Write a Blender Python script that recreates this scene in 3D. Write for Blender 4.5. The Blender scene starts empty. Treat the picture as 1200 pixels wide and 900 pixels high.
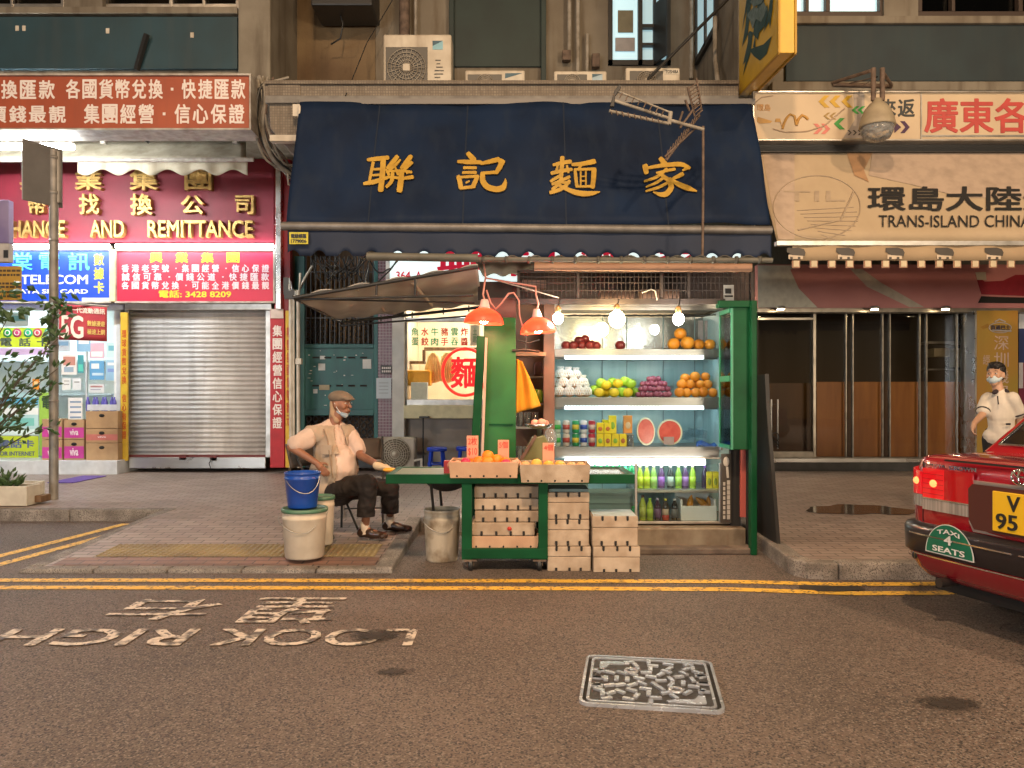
import bpy, bmesh, math, random
from mathutils import Vector, Matrix
random.seed(7)
rnd = random.random
U = random.uniform
R = math.radians
sc = bpy.context.scene
col = sc.collection

# ------------------------------------------------------------------ camera
F, CX, CY, EYE = 900.0, 600.0, 460.0, 1.42      # focal length and horizon in photo pixels (1200x900), eye height
cd = bpy.data.cameras.new('camera')
cd.sensor_width = 36; cd.lens = 36*F/1200
cd.shift_y = (CY-450)/1200
cd.clip_start = .05; cd.clip_end = 400
cam = bpy.data.objects.new('camera', cd); col.objects.link(cam)
cam.location = (0, 0, EYE); cam.rotation_euler = (R(90), 0, 0)
sc.camera = cam

# ------------------------------------------------------------------ world, night sky, street lamps
w = bpy.data.worlds.new('World'); sc.world = w; w.use_nodes = True
nt = w.node_tree
sky = nt.nodes.new('ShaderNodeTexSky'); sky.sky_type = 'NISHITA'; sky.sun_disc = False
sky.sun_elevation = R(4); sky.sun_rotation = R(160)
bgn = nt.nodes['Background']; bgn.inputs['Strength'].default_value = .014
tint = nt.nodes.new('ShaderNodeMix'); tint.data_type = 'RGBA'; tint.inputs[0].default_value = .75
tint.inputs[7].default_value = (1.9, 1.5, 1.15, 1)
nt.links.new(sky.outputs[0], tint.inputs[6]); nt.links.new(tint.outputs[2], bgn.inputs[0])

def area(name, loc, power, color, size, target=None, size_y=None):
    l = bpy.data.lights.new(name, 'AREA'); l.energy = power; l.color = color; l.size = size
    l.shape = 'DISK' if size_y is None else 'RECTANGLE'
    if size_y: l.size_y = size_y
    o = bpy.data.objects.new(name, l); col.objects.link(o); o.location = loc
    d = Vector(target if target else (loc[0], loc[1], 0)) - Vector(loc)
    o.rotation_euler = d.to_track_quat('-Z', 'Y').to_euler()
    return o
WARM = (1, .68, .41)
area('street_lamp_light', (-6.5, -.6, 9.0), 400, WARM, .5, (-6.3, 2.6, 0))
area('street_lamp_light', (6.0, -.6, 9.0), 600, WARM, .5, (6, 3, 0))
area('street_lamp_light', (-.3, -1.2, 9.4), 1020, WARM, .6, (-.3, 2.4, 0))
# frontal fill added behind the camera, standing for unseen shops across the street
area('opposite_fill_light', (-8, -8.5, 2.6), 800, (.95, .98, 1), 6, (-5, 12, 1.6), 2.6)
area('opposite_fill_light', (8.8, -8.5, 2.6), 1500, (1, .80, .58), 3.6, (5, 12, 2), 2.6)

sc.view_settings.view_transform = 'Standard'; sc.view_settings.look = 'None'
sc.view_settings.exposure = 0; sc.view_settings.gamma = 1; sc.view_settings.use_curve_mapping = False
sc.render.engine = 'CYCLES'
sc.cycles.use_denoising = True
sc.cycles.max_bounces = 7; sc.cycles.transparent_max_bounces = 16
sc.cycles.sample_clamp_indirect = 6
sc.cycles.use_light_tree = True

# ------------------------------------------------------------------ pixel helpers (photo pixel + real distance -> point)
def X(px, D): return (px-CX)/F*D
def Z(py, D): return EYE+(CY-py)/F*D
def P(px, py, D): return Vector((X(px, D), D, Z(py, D)))
def gd(py, z=0): return F*(EYE-z)/(py-CY)       # distance of a ground point seen at row py

# ------------------------------------------------------------------ mesh builder
class MB:
    def __init__(s): s.v = []; s.f = []; s.m = []; s.s = []; s.mi = 0
    def add(s, vs, fs, smooth=False):
        b = len(s.v); s.v += [tuple(v) for v in vs]
        for f in fs: s.f.append([b+i for i in f]); s.m.append(s.mi); s.s.append(smooth)
        return s
    def box(s, x0, x1, y0, y1, z0, z1):
        vs = [(x, y, z) for z in (z0, z1) for y in (y0, y1) for x in (x0, x1)]
        return s.add(vs, [(0,2,3,1), (4,5,7,6), (0,1,5,4), (2,6,7,3), (0,4,6,2), (1,3,7,5)])
    def pbox(s, px0, py0, px1, py1, D, dep):     # box whose front face covers a pixel rectangle at distance D
        return s.box(X(px0, D), X(px1, D), D, D+dep, Z(py1, D), Z(py0, D))
    def obox(s, c, size, M=None):
        h = [a/2 for a in size]; M = M or Matrix.Identity(3)
        vs = [Vector(c)+M@Vector((x*h[0], y*h[1], z*h[2])) for z in (-1, 1) for y in (-1, 1) for x in (-1, 1)]
        return s.add(vs, [(0,2,3,1), (4,5,7,6), (0,1,5,4), (2,6,7,3), (0,4,6,2), (1,3,7,5)])
    def bar(s, a, b, w, t, up=(0, 0, 1)):        # rectangular bar from a to b
        a, b = Vector(a), Vector(b); d = (b-a); L = d.length; d.normalize()
        u = Vector(up); x = d.cross(u)
        if x.length < 1e-3: x = d.cross(Vector((1, 0, 0)))
        x.normalize(); z = x.cross(d)
        return s.obox((a+b)/2, (w, L, t), Matrix((x, d, z)).transposed())
    def tube(s, pts, r, n=8, caps=True):
        pts = [Vector(p) for p in pts]; k = len(pts); rs = r if isinstance(r, (list, tuple)) else [r]*k
        vs = []; px = None
        for i, p in enumerate(pts):
            d = (pts[min(i+1, k-1)]-pts[max(i-1, 0)]).normalized()
            if px is None: px = d.orthogonal().normalized()
            px = (px-d*px.dot(d)); px = px.normalized() if px.length > 1e-5 else d.orthogonal().normalized()
            py = d.cross(px)
            for j in range(n):
                a = 2*math.pi*j/n; vs.append(p+(px*math.cos(a)+py*math.sin(a))*rs[i])
        fs = [(i*n+j, i*n+(j+1) % n, (i+1)*n+(j+1) % n, (i+1)*n+j) for i in range(k-1) for j in range(n)]
        s.add(vs, fs, True)
        if caps: s.add(vs[:n], [tuple(range(n))[::-1]]); s.add(vs[-n:], [tuple(range(n))])
        return s
    def lathe(s, prof, c=(0, 0, 0), n=20, M=None, sx=1, sy=1):
        c = Vector(c); vs = []
        for r, z in prof:
            for j in range(n):
                a = 2*math.pi*j/n; v = Vector((r*sx*math.cos(a), r*sy*math.sin(a), z))
                vs.append(c+(M@v if M else v))
        k = len(prof)
        fs = [(i*n+j, i*n+(j+1) % n, (i+1)*n+(j+1) % n, (i+1)*n+j) for i in range(k-1) for j in range(n)]
        if prof[0][0] > 1e-6: fs.append(tuple(range(n))[::-1])
        if prof[-1][0] > 1e-6: fs.append(tuple((k-1)*n+j for j in range(n)))
        return s.add(vs, fs, True)
    def ball(s, c, r, nu=14, nv=9, M=None):
        r = (r, r, r) if not isinstance(r, (tuple, list)) else r
        c = Vector(c); vs = []
        for i in range(nv+1):
            t = math.pi*i/nv
            for j in range(nu):
                a = 2*math.pi*j/nu
                v = Vector((r[0]*math.sin(t)*math.cos(a), r[1]*math.sin(t)*math.sin(a), r[2]*math.cos(t)))
                vs.append(c+(M@v if M else v))
        fs = [(i*nu+j, (i+1)*nu+j, (i+1)*nu+(j+1) % nu, i*nu+(j+1) % nu) for i in range(nv) for j in range(nu)]
        return s.add(vs, fs, True)
    def prism(s, poly, y0, y1, axis='y'):        # polygon in x,z extruded along y (axis x: y,z; axis z: x,y)
        n = len(poly)
        mk = {'y': lambda p, t: (p[0], t, p[1]), 'x': lambda p, t: (t, p[0], p[1]), 'z': lambda p, t: (p[0], p[1], t)}[axis]
        vs = [mk(p, y0) for p in poly]+[mk(p, y1) for p in poly]
        return s.add(vs, [tuple(range(n)), tuple(range(2*n-1, n-1, -1))]+[(i, (i+1) % n, n+(i+1) % n, n+i) for i in range(n)])
    def sheet(s, fn, nu, nv, th=None, smooth=True):   # grid surface fn(u,v) -> point
        vs = [Vector(fn(i/nu, j/nv)) for j in range(nv+1) for i in range(nu+1)]
        q = lambda b: [(b+j*(nu+1)+i, b+j*(nu+1)+i+1, b+(j+1)*(nu+1)+i+1, b+(j+1)*(nu+1)+i) for j in range(nv) for i in range(nu)]
        if not th: return s.add(vs, q(0), smooth)
        th = Vector(th); n = len(vs); vs2 = [v+th for v in vs]
        fs = q(0)+[f[::-1] for f in q(n)]
        edge = [i for i in range(nu+1)]+[j*(nu+1)+nu for j in range(1, nv+1)]+[nv*(nu+1)+i for i in range(nu-1, -1, -1)]+[j*(nu+1) for j in range(nv-1, 0, -1)]
        fs += [(edge[k], n+edge[k], n+edge[(k+1) % len(edge)], edge[(k+1) % len(edge)]) for k in range(len(edge))]
        return s.add(vs+vs2, fs, smooth)
    def mesh(s, me, M):                          # append another mesh transformed by M
        return s.add([M@v.co for v in me.vertices], [tuple(p.vertices) for p in me.polygons])
    def build(s, name, mats, parent=None, bevel=0, seg=2, local=False, fix=True, **kw):
        me = bpy.data.meshes.new(name)
        v = s.v
        if parent is not None and not local:
            o0 = WL[parent.name]; v = [(a-o0[0], b-o0[1], c-o0[2]) for a, b, c in v]
        loc = (0, 0, 0)
        if parent is None:
            xs = [a[0] for a in v]; ys = [a[1] for a in v]; zs = [a[2] for a in v]
            loc = ((min(xs)+max(xs))/2, (min(ys)+max(ys))/2, min(zs)); v = [(a-loc[0], b-loc[1], c-loc[2]) for a, b, c in v]
        me.from_pydata(v, [], s.f)
        for m in (mats if isinstance(mats, (list, tuple)) else [mats]): me.materials.append(m)
        me.polygons.foreach_set('material_index', s.m); me.polygons.foreach_set('use_smooth', s.s)
        if fix:
            b = bmesh.new(); b.from_mesh(me); bmesh.ops.recalc_face_normals(b, faces=b.faces); b.to_mesh(me); b.free()
        me.update()
        o = bpy.data.objects.new(name, me); col.objects.link(o)
        o.location = loc
        if parent is not None:
            o.parent = parent; b0 = (0, 0, 0) if local else WL[parent.name]; WL[o.name] = b0
        else: WL[o.name] = loc
        if bevel:
            md = o.modifiers.new('bevel', 'BEVEL'); md.width = bevel; md.segments = seg; md.limit_method = 'ANGLE'; md.angle_limit = R(40)
        if kw: tag(o, **kw)
        return o
WL = {}
def tag(o, label=None, cat=None, group=None, kind=None):
    if label: o['label'] = label
    if cat: o['category'] = cat
    if group: o['group'] = group
    if kind: o['kind'] = kind
    return o
def T(name, label, cat, loc=(0, 0, 0), group=None, rz=0):
    o = bpy.data.objects.new(name, None); col.objects.link(o); o.location = loc; o.rotation_euler = (0, 0, rz)
    o.empty_display_size = .1; WL[o.name] = tuple(loc)
    return tag(o, label, cat, group)
def kids(o): return [c for c in list(col.objects) if c.parent == o]
def dup(root, loc, label=None, rz=None, scale=None, group=None):
    def rec(o, p, ch):
        c = o.copy(); col.objects.link(c); c.parent = p; WL[c.name] = WL.get(o.name, (0, 0, 0))
        for k in ch.get(o.name, []): rec(k, c, ch)
        return c
    ch = {}
    def walk(o):
        ch[o.name] = list(o.children)
        for k in o.children: walk(k)
    walk(root)
    c = rec(root, root.parent, ch); c.location = loc; WL[c.name] = tuple(loc)
    if label: c['label'] = label
    if group: c['group'] = group
    if rz is not None: c.rotation_euler = (0, 0, rz)
    if scale is not None: c.scale = scale if isinstance(scale, (tuple, list)) else (scale,)*3
    return c

# ------------------------------------------------------------------ lettering
_g = {}
def glyph(s, off=0., ext=0.):
    k = (s, off, ext)
    if k in _g: return _g[k]
    cu = bpy.data.curves.new('lettering', 'FONT'); cu.body = s; cu.resolution_u = 3; cu.extrude = ext
    cu.offset = 0
    o = bpy.data.objects.new('lettering', cu)
    me = bpy.data.meshes.new_from_object(o); bpy.data.objects.remove(o)
    if off > .004:       # bold: the glyph again, shifted sideways in thin layers
        d = min(off, .03)*.8; q = MB(); k = 0
        for dx, dy in ((0, 0), (d, 0), (-d, 0), (0, d*.8), (0, -d*.8), (d*.7, d*.6), (-d*.7, -d*.6), (d*.7, -d*.6), (-d*.7, d*.6)):
            q.mesh(me, Matrix.Translation((dx, dy, .0025*k))); k += 1
        me = bpy.data.meshes.new('lettering'); me.from_pydata(q.v, [], q.f)
    xs = [v.co.x for v in me.vertices]; ys = [v.co.y for v in me.vertices]
    _g[k] = (me, min(xs), max(xs), min(ys), max(ys)); return _g[k]
def put(mb, s, frame, off=.0, ext=.003, flip=False):
    """letters of s fitted into frame = (origin, right, up, normal): origin bottom-left, right and up full-length vectors."""
    me, x0, x1, y0, y1 = glyph(s, off, 0.05 if ext else 0)
    o, r, u = [Vector(a) for a in frame[:3]]
    n = Vector(frame[3]) if len(frame) > 3 else r.cross(u)
    n = n.normalized()
    def mp(c): return o+r*((c.x-x0)/(x1-x0))+u*((c.y-y0)/(y1-y0))+n*(c.z/.05*ext if ext else c.z*.05)
    mb.add([mp(v.co) for v in me.vertices], [tuple(p.vertices) for p in me.polygons])
def ptxt(mb, s, px0, py0, px1, py1, D, off=.0, ext=.003):
    put(mb, s, (P(px0, py1, D), (X(px1, D)-X(px0, D), 0, 0), (0, 0, Z(py0, D)-Z(py1, D)), (0, -1, 0)), off, ext)
def pchars(mb, s, px0, py0, px1, py1, D, off=.03, ext=.003, fill=.86):    # each character in its own cell
    n = len(s); w_ = (px1-px0)/n
    for i, ch in enumerate(s):
        if ch in ' ': continue
        a = px0+i*w_+w_*(1-fill)/2
        if ch in '·':
            mb.box(X(a+w_*.35, D), X(a+w_*.5, D), D-ext, D+.001, Z(py0+(py1-py0)*.57, D), Z(py0+(py1-py0)*.43, D)); continue
        ptxt(mb, ch, a, py0, a+w_*fill, py1, D, off, ext)
def vchars(mb, s, px0, py0, px1, py1, D, off=.03, ext=.003, fill=.86):
    n = len(s); h = (py1-py0)/n
    for i, ch in enumerate(s):
        if ch == ' ': continue
        a = py0+i*h+h*(1-fill)/2
        ptxt(mb, ch, px0, a, px1, a+h*fill, D, off, ext)

# ------------------------------------------------------------------ materials
def mat(name, c, rough=.6, metal=0, c2=None, vs=6, vstr=(1, 1, 1), lo=.35, hi=.65, bump=0, bs=80, emit=None, es=0, spec=.5,
        streak=None, streakamt=.5, coat=0, alpha=1, trans=0, speck=None, brick=None, world=False, sss=0, rvar=0):
    m = bpy.data.materials.new(name); m.use_nodes = True; t = m.node_tree; N = t.nodes; L = t.links
    b = N['Principled BSDF']
    b.inputs['Roughness'].default_value = rough; b.inputs['Metallic'].default_value = metal
    b.inputs['Specular IOR Level'].default_value = spec; b.inputs['Coat Weight'].default_value = coat
    b.inputs['Base Color'].default_value = (*c, 1)
    if alpha < 1: b.inputs['Alpha'].default_value = alpha
    if trans: b.inputs['Transmission Weight'].default_value = trans
    if sss: b.inputs['Subsurface Weight'].default_value = sss; b.inputs['Subsurface Radius'].default_value = (.01, .004, .002)
    if es:
        b.inputs['Emission Color'].default_value = (*(emit or c), 1); b.inputs['Emission Strength'].default_value = es
    def coords(scale=(1, 1, 1)):
        if world: g = N.new('ShaderNodeNewGeometry'); src = g.outputs['Position']
        else:
            g = N.new('ShaderNodeTexCoord'); oi = N.new('ShaderNodeObjectInfo'); ad = N.new('ShaderNodeVectorMath')
            ml = N.new('ShaderNodeMath'); ml.operation = 'MULTIPLY'; ml.inputs[1].default_value = 37
            L.new(oi.outputs['Random'], ml.inputs[0]); L.new(g.outputs['Object'], ad.inputs[0]); L.new(ml.outputs[0], ad.inputs[1]); src = ad.outputs[0]
        mp = N.new('ShaderNodeMapping'); mp.inputs['Scale'].default_value = scale; L.new(src, mp.inputs[0]); return mp.outputs[0]
    def noise(scale, det=5, st=(1, 1, 1)):
        n = N.new('ShaderNodeTexNoise'); n.inputs['Scale'].default_value = scale; n.inputs['Detail'].default_value = det
        L.new(coords(st), n.inputs[0]); return n.outputs[0]
    def ramp(src, a, bb):
        r = N.new('ShaderNodeMapRange'); r.inputs[1].default_value = a; r.inputs[2].default_value = bb; r.clamp = True
        L.new(src, r.inputs[0]); return r.outputs[0]
    def mix(f, a, bcol):
        x = N.new('ShaderNodeMix'); x.data_type = 'RGBA'
        if f is not None and not isinstance(f, float): L.new(f, x.inputs[0])
        else: x.inputs[0].default_value = f
        for i, v in ((6, a), (7, bcol)):
            if isinstance(v, tuple): x.inputs[i].default_value = (*v, 1) if len(v) == 3 else v
            else: L.new(v, x.inputs[i])
        return x.outputs[2]
    cur = tuple(c)
    h = None
    if brick:
        bt = N.new('ShaderNodeTexBrick'); mp = coords()
        if brick.get('rot'):
            r_ = N.new('ShaderNodeMapping'); r_.inputs['Rotation'].default_value = brick['rot']; L.new(mp, r_.inputs[0]); mp = r_.outputs[0]
        L.new(mp, bt.inputs['Vector'])
        bt.inputs['Color1'].default_value = (*c, 1); bt.inputs['Color2'].default_value = (*(c2 or c), 1); bt.inputs['Mortar'].default_value = (*brick['mortar'], 1)
        bt.inputs['Scale'].default_value = 1; bt.inputs['Mortar Size'].default_value = brick['ms']; bt.inputs['Brick Width'].default_value = brick['w']; bt.inputs['Row Height'].default_value = brick['h']
        bt.offset = brick.get('off', .5); bt.inputs['Mortar Smooth'].default_value = .2
        n_ = noise(vs); cur = mix(ramp(n_, .3, .75), bt.outputs['Color'], brick.get('dirt', tuple(a*.6 for a in c)))
        x = N.new('ShaderNodeMix'); x.data_type = 'RGBA'; x.inputs[0].default_value = .45; L.new(bt.outputs['Color'], x.inputs[6]); L.new(cur, x.inputs[7]); cur = x.outputs[2]
        iv = N.new('ShaderNodeMath'); iv.operation = 'SUBTRACT'; iv.inputs[0].default_value = 1; L.new(bt.outputs['Fac'], iv.inputs[1]); h = iv.outputs[0]
    elif c2:
        cur = mix(ramp(noise(vs, 6, vstr), lo, hi), cur, tuple(c2))
    if streak:
        s1 = ramp(noise(7, 6, (1, 1, .12)), .5, .72); ml = N.new('ShaderNodeMath'); ml.operation = 'MULTIPLY'; ml.inputs[1].default_value = streakamt; L.new(s1, ml.inputs[0])
        cur = mix(ml.outputs[0], cur, tuple(streak))
    if speck:
        vo = N.new('ShaderNodeTexVoronoi'); vo.inputs['Scale'].default_value = speck[0]; L.new(coords(), vo.inputs[0])
        sp = N.new('ShaderNodeSeparateColor'); L.new(vo.outputs['Color'], sp.inputs[0])
        cur = mix(ramp(sp.outputs[0], speck[2], speck[2]+.05), cur, tuple(speck[1]))
        if len(speck) > 3: cur = mix(ramp(sp.outputs[1], speck[4], speck[4]+.05), cur, tuple(speck[3]))
    if not isinstance(cur, tuple): L.new(cur, b.inputs['Base Color'])
    if rvar:
        mr = N.new('ShaderNodeMapRange'); mr.inputs[1].default_value = .35; mr.inputs[2].default_value = .65; mr.inputs[3].default_value = rough-rvar; mr.inputs[4].default_value = rough+rvar
        L.new(noise(vs*1.7), mr.inputs[0]); L.new(mr.outputs[0], b.inputs['Roughness'])
    if bump or h is not None:
        bp = N.new('ShaderNodeBump'); bp.inputs['Strength'].default_value = bump or .5; bp.inputs['Distance'].default_value = .01
        nz = noise(bs, 4)
        if h is not None:
            ad = N.new('ShaderNodeMath'); ad.operation = 'MULTIPLY_ADD'; L.new(nz, ad.inputs[0]); ad.inputs[1].default_value = .35; L.new(h, ad.inputs[2]); L.new(ad.outputs[0], bp.inputs['Height'])
        else: L.new(nz, bp.inputs['Height'])
        L.new(bp.outputs[0], b.inputs['Normal'])
    return m
def glass(name, tint=(1, 1, 1), refl=1.0, rough=.01, dirt=0):
    m = bpy.data.materials.new(name); m.use_nodes = True; t = m.node_tree; N = t.nodes; L = t.links
    out = N['Material Output']; N.remove(N['Principled BSDF'])
    tr = N.new('ShaderNodeBsdfTransparent'); tr.inputs[0].default_value = (*tint, 1)
    gl = N.new('ShaderNodeBsdfGlossy'); gl.inputs['Roughness'].default_value = rough
    fr = N.new('ShaderNodeFresnel'); fr.inputs[0].default_value = 1.52
    ml = N.new('ShaderNodeMath'); ml.operation = 'MULTIPLY'; ml.inputs[1].default_value = refl; L.new(fr.outputs[0], ml.inputs[0])
    mx = N.new('ShaderNodeMixShader'); L.new(ml.outputs[0], mx.inputs[0]); L.new(tr.outputs[0], mx.inputs[1]); L.new(gl.outputs[0], mx.inputs[2])
    last = mx
    if dirt:
        df = N.new('ShaderNodeBsdfDiffuse'); df.inputs[0].default_value = (.75, .78, .78, 1)
        nz = N.new('ShaderNodeTexNoise'); nz.inputs['Scale'].default_value = 5; nz.inputs['Detail'].default_value = 6
        m2 = N.new('ShaderNodeMath'); m2.operation = 'MULTIPLY'; m2.inputs[1].default_value = dirt; L.new(nz.outputs[0], m2.inputs[0])
        last = N.new('ShaderNodeMixShader'); L.new(m2.outputs[0], last.inputs[0]); L.new(mx.outputs[0], last.inputs[1]); L.new(df.outputs[0], last.inputs[2])
    L.new(last.outputs[0], out.inputs[0])
    return m
def lampmat(name, c, s):
    return mat(name, c, es=s, emit=c)
_pm = {}
def paint(c, rough=.5, metal=0, c2f=.75, bump=0, es=0):        # quick cached material with slight wear
    k = (c, rough, metal, c2f, bump, es)
    if k not in _pm:
        _pm[k] = mat('painted_surface', c, rough, metal, c2=tuple(a*c2f for a in c), vs=9, lo=.4, hi=.8, bump=bump, bs=60, emit=c, es=es)
    return _pm[k]
# ================================================================== GROUND
M = {}
M['asphalt'] = mat('asphalt', (.15, .112, .094), .68, c2=(.096, .073, .061), vs=.9, lo=.32, hi=.68, bump=1, bs=75, speck=(125, (.2, .165, .14), .8, (.035, .03, .028), .76), world=True)
M['paver'] = mat('red_grey_paver', (.34, .275, .24), .5, c2=(.25, .185, .16), vs=1.6, brick=dict(mortar=(.06, .05, .045), ms=.006, w=.2, h=.1, off=.5, dirt=(.13, .1, .085)), bump=.5, bs=50, world=True)
M['paver_band'] = mat('brown_paver', (.27, .15, .11), .6, c2=(.18, .11, .09), vs=3, brick=dict(mortar=(.06, .05, .045), ms=.006, w=.2, h=.1, off=.5), bump=.5, bs=50, world=True)
M['kerbstone'] = mat('granite_kerb', (.3, .27, .24), .75, c2=(.14, .12, .105), vs=5, bump=.5, bs=60, speck=(160, (.1, .09, .08), .7), world=True)
M['yellow_line'] = mat('yellow_road_paint', (.74, .44, .055), .6, c2=(.2, .13, .06), vs=14, lo=.54, hi=.72, bump=.5, bs=90, speck=(60, (.1, .08, .05), .86), world=True)
M['white_line'] = mat('white_road_paint', (.62, .54, .46), .6, c2=(.1, .085, .075), vs=11, lo=.46, hi=.6, bump=.5, bs=90, speck=(60, (.1, .09, .08), .85), world=True)
M['tactile'] = mat('tactile_paver', (.30, .23, .11), .6, c2=(.19, .145, .085), vs=4, bump=.3, bs=60, world=True)
M['wet'] = mat('wet_paving', (.05, .042, .036), .09, spec=.6, c2=(.07, .058, .05), vs=3)

MB().box(-45, 45, -16, 40, -.3, 0).build('road', M['asphalt'], kind='structure')

def pz(Y): return .03+.09*max(0, min(1, (Y-6.15)/1.7))
b = MB()
b.sheet(lambda u, v: (-3.75+2.68*u, 6.15+2.45*v, pz(6.15+2.45*v)), 2, 20, smooth=False)
b.sheet(lambda u, v: (-45+90*u, 8.6+9*v, .12), 2, 2, smooth=False)
b.sheet(lambda u, v: (2.307+.15*v+42*u, 5.95+2.65*v, .12), 2, 2, smooth=False)
b.sheet(lambda u, v: (-1.07+3.51*u, 7.95+.65*v, .12), 2, 2, smooth=False)
b.build('pavement', M['paver'], fix=False, kind='structure')
b = MB()   # tactile strip with raised blister domes
b.sheet(lambda u, v: (-3.5+2.35*u, 6.42+.42*v, pz(6.42+.42*v)+.004), 2, 6, smooth=False)
for i in range(47):
    for j in range(8):
        x = -3.475+.05*i; y = 6.45+.052*j
        b.lathe([(.019, 0), (.014, .006), (0, .007)], (x, y, pz(y)+.004), 6)
b.build('tactile_paving', M['tactile'], fix=False, kind='structure')
b = MB(); b.sheet(lambda u, v: (-3.7+2.6*u, 6.17+.23*v, pz(6.17+.23*v)+.004), 2, 2, smooth=False)
b.build('crossing_pavers', M['paver_band'], fix=False, kind='structure')
def kerb(a, b_, h0, h1, wd=.13, n=None):         # a run of kerbstones with open joints
    a, b_ = Vector(a), Vector(b_); L = (b_-a).length; n = n or max(1, int(L/.9)); k = MB()
    for i in range(n):
        p = a.lerp(b_, i/n+.003/L); q = a.lerp(b_, (i+1)/n-.003/L)
        z0 = h0+(h1-h0)*i/n; z1 = h0+(h1-h0)*(i+1)/n
        d = (q-p).normalized(); s_ = Vector((-d.y, d.x, 0))*wd
        vs = [p, q, q+s_, p+s_]; base = [Vector((v.x, v.y, -.05)) for v in vs]
        top = [Vector((v.x, v.y, z)) for v, z in zip(vs, (z0, z1, z1, z0))]
        k.add(base+top, [(0, 3, 2, 1), (4, 5, 6, 7), (0, 1, 5, 4), (1, 2, 6, 5), (2, 3, 7, 6), (3, 0, 4, 7)])
    return k.build('kerb', M['kerbstone'], bevel=.016, kind='structure')
kerb((-3.88, 6.03, 0), (-.96, 6.03, 0), .032, .032, .125, 5)
kerb((-.94, 6.03, 0), (-.94, 8.0, 0), .05, .128, .14)
kerb((-3.75, 8.6, 0), (-3.75, 6.16, 0), .128, .035, -.13)
kerb((-40, 8.47, 0), (-3.88, 8.47, 0), .128, .128, .13, 36)
kerb((-.94, 7.82, 0), (2.3, 7.82, 0), .128, .128, .13)
kerb((2.44, 7.9, 0), (2.31, 6.06, 0), .128, .128, -.14)
kerb((2.48, 5.82, 0), (40, 5.82, 0), .128, .128, .14, 38)
MB().prism([(2.17, 6.055), (2.185, 5.95), (2.25, 5.86), (2.36, 5.82), (2.475, 5.82), (2.475, 5.955), (2.34, 5.96), (2.31, 6.05)], -.05, .126, 'z').build('kerb', M['kerbstone'], bevel=.014, kind='structure')

def strip(pts, wd, z, m, name='road_marking'):
    b = MB(); n = len(pts); vs = []
    for i, p in enumerate(pts):
        d = (Vector(pts[min(i+1, n-1)])-Vector(pts[max(i-1, 0)])).normalized(); s_ = Vector((-d.y, d.x))*wd/2
        vs += [(p[0]+s_.x, p[1]+s_.y, z), (p[0]-s_.x, p[1]-s_.y, z)]
    b.add(vs, [(2*i, 2*i+1, 2*i+3, 2*i+2) for i in range(n-1)])
    return b.build(name, m, fix=False, kind='structure')
strip([(-30, 5.83), (-3, 5.8), (0, 5.78), (1.6, 5.76), (2.4, 5.68), (3.0, 5.68), (3.6, 5.73), (12, 5.75)], .105, .004, M['yellow_line'])
strip([(-30, 5.61), (-3, 5.58), (0, 5.56), (1.6, 5.53), (2.4, 5.42), (3.0, 5.43), (3.6, 5.5), (12, 5.52)], .105, .004, M['yellow_line'])
strip([(-3.95, 8.1), (-4.05, 7.4), (-4.22, 6.35), (-4.3, 5.98)], .105, .004, M['yellow_line'])
strip([(-4.17, 8.3), (-4.28, 7.6), (-4.46, 6.55), (-4.56, 5.98)], .105, .004, M['yellow_line'])
b = MB()
for s, x, wd, y0, y1, of in (('LOOK', -.56, 1.17, 4.6, 4.29, .02), ('RIGHT', -1.86, 1.46, 4.6, 4.29, .02), ('望', -1.13, .6, 5.3, 4.7, .012), ('右', -1.93, .66, 5.26, 4.78, .02)):
    put(b, s, ((x, y0, .006), (-wd, 0, 0), (0, y1-y0, 0), (0, 0, 1)), of, 0)
b.build('road_marking', M['white_line'], kind='structure')
# puddle and damp patches
def stain(name, c, r):       # soft edged oil or tar stain: noise eats away its rim
    m = mat(name, c, .6, bump=.6, bs=75, world=True); t = m.node_tree; N = t.nodes; L = t.links
    tc = N.new('ShaderNodeTexCoord'); mp = N.new('ShaderNodeMapping'); mp.inputs['Scale'].default_value = (1/r[0], 1/r[1], 0); ln = N.new('ShaderNodeVectorMath'); ln.operation = 'LENGTH'
    nz = N.new('ShaderNodeTexNoise'); nz.inputs['Scale'].default_value = 22; nz.inputs['Detail'].default_value = 8; L.new(tc.outputs['Object'], nz.inputs[0])
    L.new(tc.outputs['Object'], mp.inputs[0]); L.new(mp.outputs[0], ln.inputs[0]); a = N.new('ShaderNodeMath'); a.operation = 'MULTIPLY_ADD'; L.new(nz.outputs[0], a.inputs[0]); a.inputs[1].default_value = 1.5; L.new(ln.outputs['Value'], a.inputs[2])
    mr = N.new('ShaderNodeMapRange'); mr.inputs[1].default_value = 1.2; mr.inputs[2].default_value = 1.75; mr.inputs[3].default_value = .85; mr.inputs[4].default_value = 0; L.new(a.outputs[0], mr.inputs[0]); L.new(mr.outputs[0], N['Principled BSDF'].inputs['Alpha'])
    return m
def patch(name, cx, cy, rx, ry, z, m, seed, **kw):
    rg = random.Random(seed); ph = [rg.uniform(0, 6.28) for _ in range(4)]; vs = []
    for i in range(40):
        a = 2*math.pi*i/40; k = 1+.18*math.sin(2*a+ph[0])+.12*math.sin(3*a+ph[1])+.07*math.sin(7*a+ph[2])
        vs.append((cx+rx*k*math.cos(a), cy+ry*k*math.sin(a), z))
    return MB().add(vs, [tuple(range(40))]).build(name, m, fix=False, **kw)
patch('puddle', 3.85, 8.5, .5, .42, .126, M['wet'], 3, kind='structure')
patch('oil_stain', -.78, 4.47, .18, .14, .0105, stain('tar', (.03, .025, .022), (.16, .12)), 5, kind='structure')
patch('oil_stain', 2.0, 3.5, .2, .11, .005, stain('tar', (.035, .029, .026), (.17, .09)), 6, kind='structure')
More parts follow.
